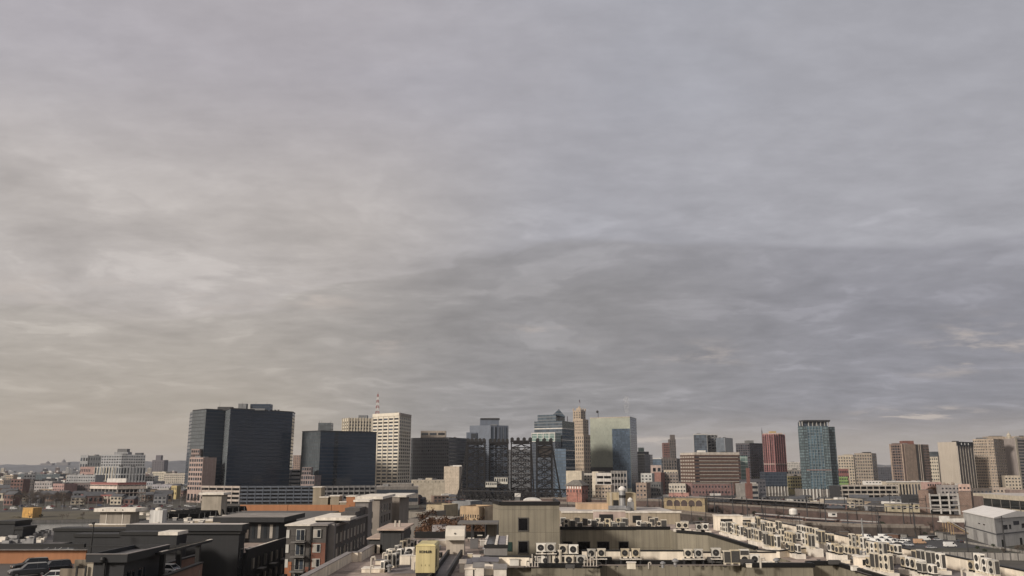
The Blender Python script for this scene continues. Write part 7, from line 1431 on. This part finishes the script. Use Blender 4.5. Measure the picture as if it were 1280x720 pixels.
# ------------------------------------------------------------ parking decks at the left edge
ZD = 21.4
cwall = M('stained_concrete', (.23,.195,.15), .9, .35, .5, .5)
b = Bld('parking_deck','open parking deck with a broad terracotta wall behind the parked cars at the left edge','parking garage'); b.base((-60,120)); xo = Xr(107,695,135)
m = MB(); m.box(-110,-62,100,143,0,ZD,cwall,M('deck_asphalt',(.085,.08,.075),.9,.3,.2,0)); m.box(-61.999,-45.4,100,127,0,ZD,cwall,M('deck_asphalt')); b.put(m,'deck'); m = MB(); m.box(-110,xo,135,135.4,ZD+.003,Zr(688,135),orange); b.put(m,'terracotta_wall'); m = MB(); m.box(-110,xo+8,135.5,152,ZD+.003,22.2,cwall,M('deck_asphalt')); b.put(m,'upper_deck')
m = MB(); m.box(-110,xo,134.9,135.5,Zr(688,135)+.002,Zr(687,135),leg); b.put(m,'wall_cap'); m = MB(); m.box(-110,Xr(103,680,133),133.6,134.2,Zr(684,134),Zr(679.5,134),cap); b.put(m,'overhead_beam')
for x0_,x1_,y_,z1_ in ((-110,Xr(46,712,112),112.0,22.2),(Xr(49,712,108),Xr(109,712,108),113.0,Zr(711,113)),(Xr(84,706,124),Xr(118,706,124),126,22.9)):
    m = MB(); m.box(x0_,x1_,y_,y_+.35,ZD-.5,z1_,cwall); b.put(m,'low_wall')
for px_ in (96,107): x_ = Xr(px_,710,110); m = MB(); m.box(x_-.1,x_+.1,110,110.2,ZD,ZD+2.4,blk); b.put(m,'post')
m = MB(); m.box(Xr(107,706,110),Xr(116,706,110),110.4,110.6,ZD,24.0,M('cream_shed')); b.put(m,'cream_panel')
# brick stepped walls at the right of the deck
for p0_,p1_,r0,r1,z_ in ((203,250,721,704,22.2),(205,246,705,694,22.6)): 
    A, B = on(p0_,r0,z_).xy, on(p1_,r1,z_).xy; m = MB(); m.prism([A,B,B+Vector((.4,0)),A+Vector((.4,0))],0,z_,BRICK('deck_brick',(.20,.11,.08),(.16,.09,.065),(.15,.13,.12),3)); b.put(m,'brick_wall'); m = MB(); m.prism([A-Vector((.15,0)),B-Vector((.15,0)),B+Vector((.55,0)),A+Vector((.55,0))],z_+.002,z_+.2,blk); b.put(m,'coping')
# pergola beams over the car
b = Bld('deck_canopy','black beamed canopy frame above the white car in the left foreground','canopy'); zc = 25.0; A, B = on(199,690,zc), on(256,676,zc); b.base(A)
for s in (0,1.2): m = MB(); m.prism([A.xy+Vector((0,s*2)),B.xy+Vector((0,s*2)),B.xy+Vector((.35,s*2)),A.xy+Vector((.35,s*2))],zc-.35,zc,drk2); b.put(m,'beam'); m = MB(); m.prism([A.xy+Vector((-.02,s*2)),B.xy+Vector((-.02,s*2)),B.xy+Vector((.4,s*2)),A.xy+Vector((.4,s*2))],zc+.002,zc+.06,leg); b.put(m,'beam_cap')
for f in (.08,.42,.85): q = A.lerp(B,f); m = MB(); m.box(q.x-.3,q.x+.3,q.y-.3,q.y+.3,ZD,zc-.36,cap); b.put(m,'column')
for k in range(7): q = A.lerp(B,k/6.3); m = MB(); m.box(q.x-2.6,q.x+.2,q.y+.05,q.y+.2,zc-.3,zc-.1,cap); b.put(m,'cross_beam')
# near pavilion
b = Bld('stair_pavilion','near dark charcoal stair pavilion with a deep flat fascia, bottom left','stair house'); zt = 25.5; FA, FB = on(108,693,zt), on(159.5,693,zt); FC = on(199,681,zt); b.base((FA.x,FA.y)); x0_, x1_ = FA.x, FB.x; yb = FC.y; h_ = .95
m = MB(); m.box(x0_,x1_,FA.y,FA.y+.35,zt-h_,zt,drk2); b.put(m,'front_fascia'); m = MB(); m.box(x1_-.35,x1_,FA.y+.351,yb,zt-h_,zt-.001,drk2); b.put(m,'side_fascia'); m = MB(); m.box(x0_,x0_+.35,FA.y+.351,yb,zt-h_,zt-.001,drk2); m.box(x0_+.351,x1_-.351,yb-.35,yb,zt-h_,zt-.002,drk2); b.put(m,'rear_fascia')
m = MB(); m.box(x0_+.352,x1_-.352,FA.y+.352,yb-.352,zt-h_,zt-.5,M('pavilion_roof',(.12,.115,.115),.9,.4,.8,0)); b.put(m,'roof')
for q in ((x0_-.05,x1_+.05,FA.y-.05,FA.y+.4),(x1_-.4,x1_+.05,FA.y+.41,yb),): m = MB(); m.box(*q,zt+.002,zt+.07,M('parapet_cap_grey')); b.put(m,'coping')
m = MB(); m.box(x0_+.7,x1_-.55,FA.y+.6,yb-.4,ZD,zt-h_-.002,drk); b.put(m,'wall'); m = MB(); m.box(x0_+2.1,x0_+2.3,FA.y+.2,FA.y+.45,ZD,zt-h_,blk); b.put(m,'downpipe'); m = MB(); m.lathe((x0_+2.15,FA.y-.15,zt-.7),[(.28,-.15),(.34,.1),(.2,.4)],blk,12); b.put(m,'light_fitting')
for i in range(2): m = MB(); y_ = FA.y+1.6+i*3.2; m.box(x1_-.56,x1_-.5,y_,y_+2.0,zt-4.2,zt-2.2,gl); b.put(m,'window'); m = MB(); m.box(x1_-.54,x1_-.42,y_+.95,y_+1.05,zt-4.2,zt-2.2,M('frame_grey')); b.put(m,'mullion')
# dark roof blocks in the left middle
def dblock(lab, p0_, p1_, top, bot, D_, dep, capc=None, mt=None, zb=0):
    b = Bld('roof_block', lab, 'roof block'); x0_, x1_ = Xr(p0_,(top+bot)/2,D_), Xr(p1_,(top+bot)/2,D_); b.base((x0_,D_)); z1_ = Zr(top,D_); m = MB(); m.box(x0_,x1_,D_,D_+dep,zb,z1_,mt or drk,ROOF); b.put(m,'wall'); m = MB(); m.box(x0_-.15,x1_+.15,D_-.2,D_+dep+.1,z1_+.002,z1_+.5,capc or cap); b.put(m,'cap'); return b, x0_, x1_, z1_
dblock('wide black capped charcoal block behind the near dark pavilion',67,202,664,670,147,4); dblock('lower charcoal wall with a sloping left end behind the near dark pavilion',93,150,671.5,680,138,3)
dblock('charcoal wall with a jutting right end left of the cornice building',150,199,669,680,136,3); dblock('jutting dark end block with a pale lid beside the cornice building',199,221,669,678,133,4,leg)
dblock('dark two panel stair tower at the far left edge',-6,17.5,655,672,150,5); dblock('small black topped block right of the left edge stair tower',17.8,28,662,672,149,4); 
m = MB(); m.box(Xr(108,682,131),Xr(200,684,131),131,131.4,Zr(684,131),Zr(682.5,131),cap); tag(m.build('long_beam'),'long thin black roof beam running behind the near dark pavilion','beam')
for k_, (px_,ptop,pbot,Z_) in enumerate(((113,655,700,22.5),)):
    t = thing('light_pole','tall slim black light pole above the terracotta wall, bottom left','light pole',(Xr(px_,690,132),132,21.0)); h_ = Zr(655.5,132)-21.0; m = MB(); m.tube((0,0,0),(.1,0,h_),.13,.09,blk,8); m.build('shaft', t); m = MB(); m.box(-.08,.2,-.3,.1,h_,h_+.35,blk); m.build('lamp_head', t)
# shrubby roof plant: dark kit on the far left roof
rl = Bld('apartment_building','low flat roof crowded with small machines at the far left edge','apartment building'); rl.base((-95,142)); m = MB(); m.box(-110,Xr(66,675,141),141.5,170,0,23.6,drk,M('pavilion_roof')); rl.put(m,'wall')
for i in range(34):
    yy = random.uniform(143,160); px_ = random.uniform(0,62); x_ = Xr(px_,672,yy); t = thing('roof_machine','small grey machine in the clutter on the far left roof','roof unit',(x_,yy,23.6),'small machines on the far left roof'); w_ = random.uniform(.4,.9); h_ = random.uniform(.4,1.1); m = MB(); m.box(-w_,w_,0,.8,0,h_,steel if i%3 else leg); m.build('casing', t); m = MB(); m.lathe((0,.4,h_),[(w_*.5,0),(w_*.5,.12)],blk,10); m.build('fan', t)
# parked cars on the decks
CARS2 = {k: car_proto(k, PAINT['white']) for k in ('car','suv')}; PROTO.update(CARS2)
q = on(28,721,ZD); vehicle('suv','grey',(q.x+.5,q.y+.5,ZD+.01),R(218),'dark grey SUV nearest the camera on the left parking deck')
q = on(47,711,ZD); vehicle('suv','black',(Xr(38,708,126),126,ZD+.01),R(218),'black SUV half hidden behind the nearest grey one')
vehicle('suv','black',(Xr(66,706,123),123,ZD+.01),R(222),'black SUV with its windscreen towards the camera before the terracotta wall')
vehicle('car','white',(Xr(76,712,114),114,ZD+.01),R(20),'white and red car behind the stained concrete wall'); vehicle('car','white',(Xr(206,712,121.5),121.5,ZD+.01),R(170),'white saloon parked beneath the black canopy beams')
for i, px_ in enumerate((68,84,103,123,141)):
    co = ('silver','white','silver','red','white')[i]; vehicle('car',co,(Xr(px_,684,140.5),140.5,22.22),R(185),f'{co} car on the upper deck above the terracotta wall, '+('leftmost','second from left','middle','second from right','rightmost')[i])
for p in CARS2.values():
    for c in [c for c in bpy.data.objects if c.parent == p]:
        for g_ in [g_ for g_ in bpy.data.objects if g_.parent == c]: bpy.data.objects.remove(g_)
        bpy.data.objects.remove(c)
    bpy.data.objects.remove(p)
# ------------------------------------------------------------ air
hz_ = bpy.data.materials.new('haze_air'); hz_.use_nodes = True; hn = hz_.node_tree; hn.nodes.remove(hn.nodes['Principled BSDF']); pv = N(hn, 'ShaderNodeVolumePrincipled'); pv.inputs['Color'].default_value = (.80,.84,.92,1); pv.inputs['Density'].default_value = 0.00004; pv.inputs['Anisotropy'].default_value = .2; hn.links.new(pv.outputs[0], hn.nodes['Material Output'].inputs['Volume'])
m = MB(); m.add([(x_,y_,z_) for z_ in (-1,170) for x_,y_ in ((-9100,-5100),(9100,-5100),(9100,9100),(-9100,9100))], [(3,2,1,0),(4,5,6,7),(0,1,5,4),(1,2,6,5),(2,3,7,6),(3,0,4,7)], hz_); o = m.build('haze'); o['kind'] = 'stuff'; tag(o, 'thin pale winter haze filling the air over the whole city', 'haze', kind='stuff')
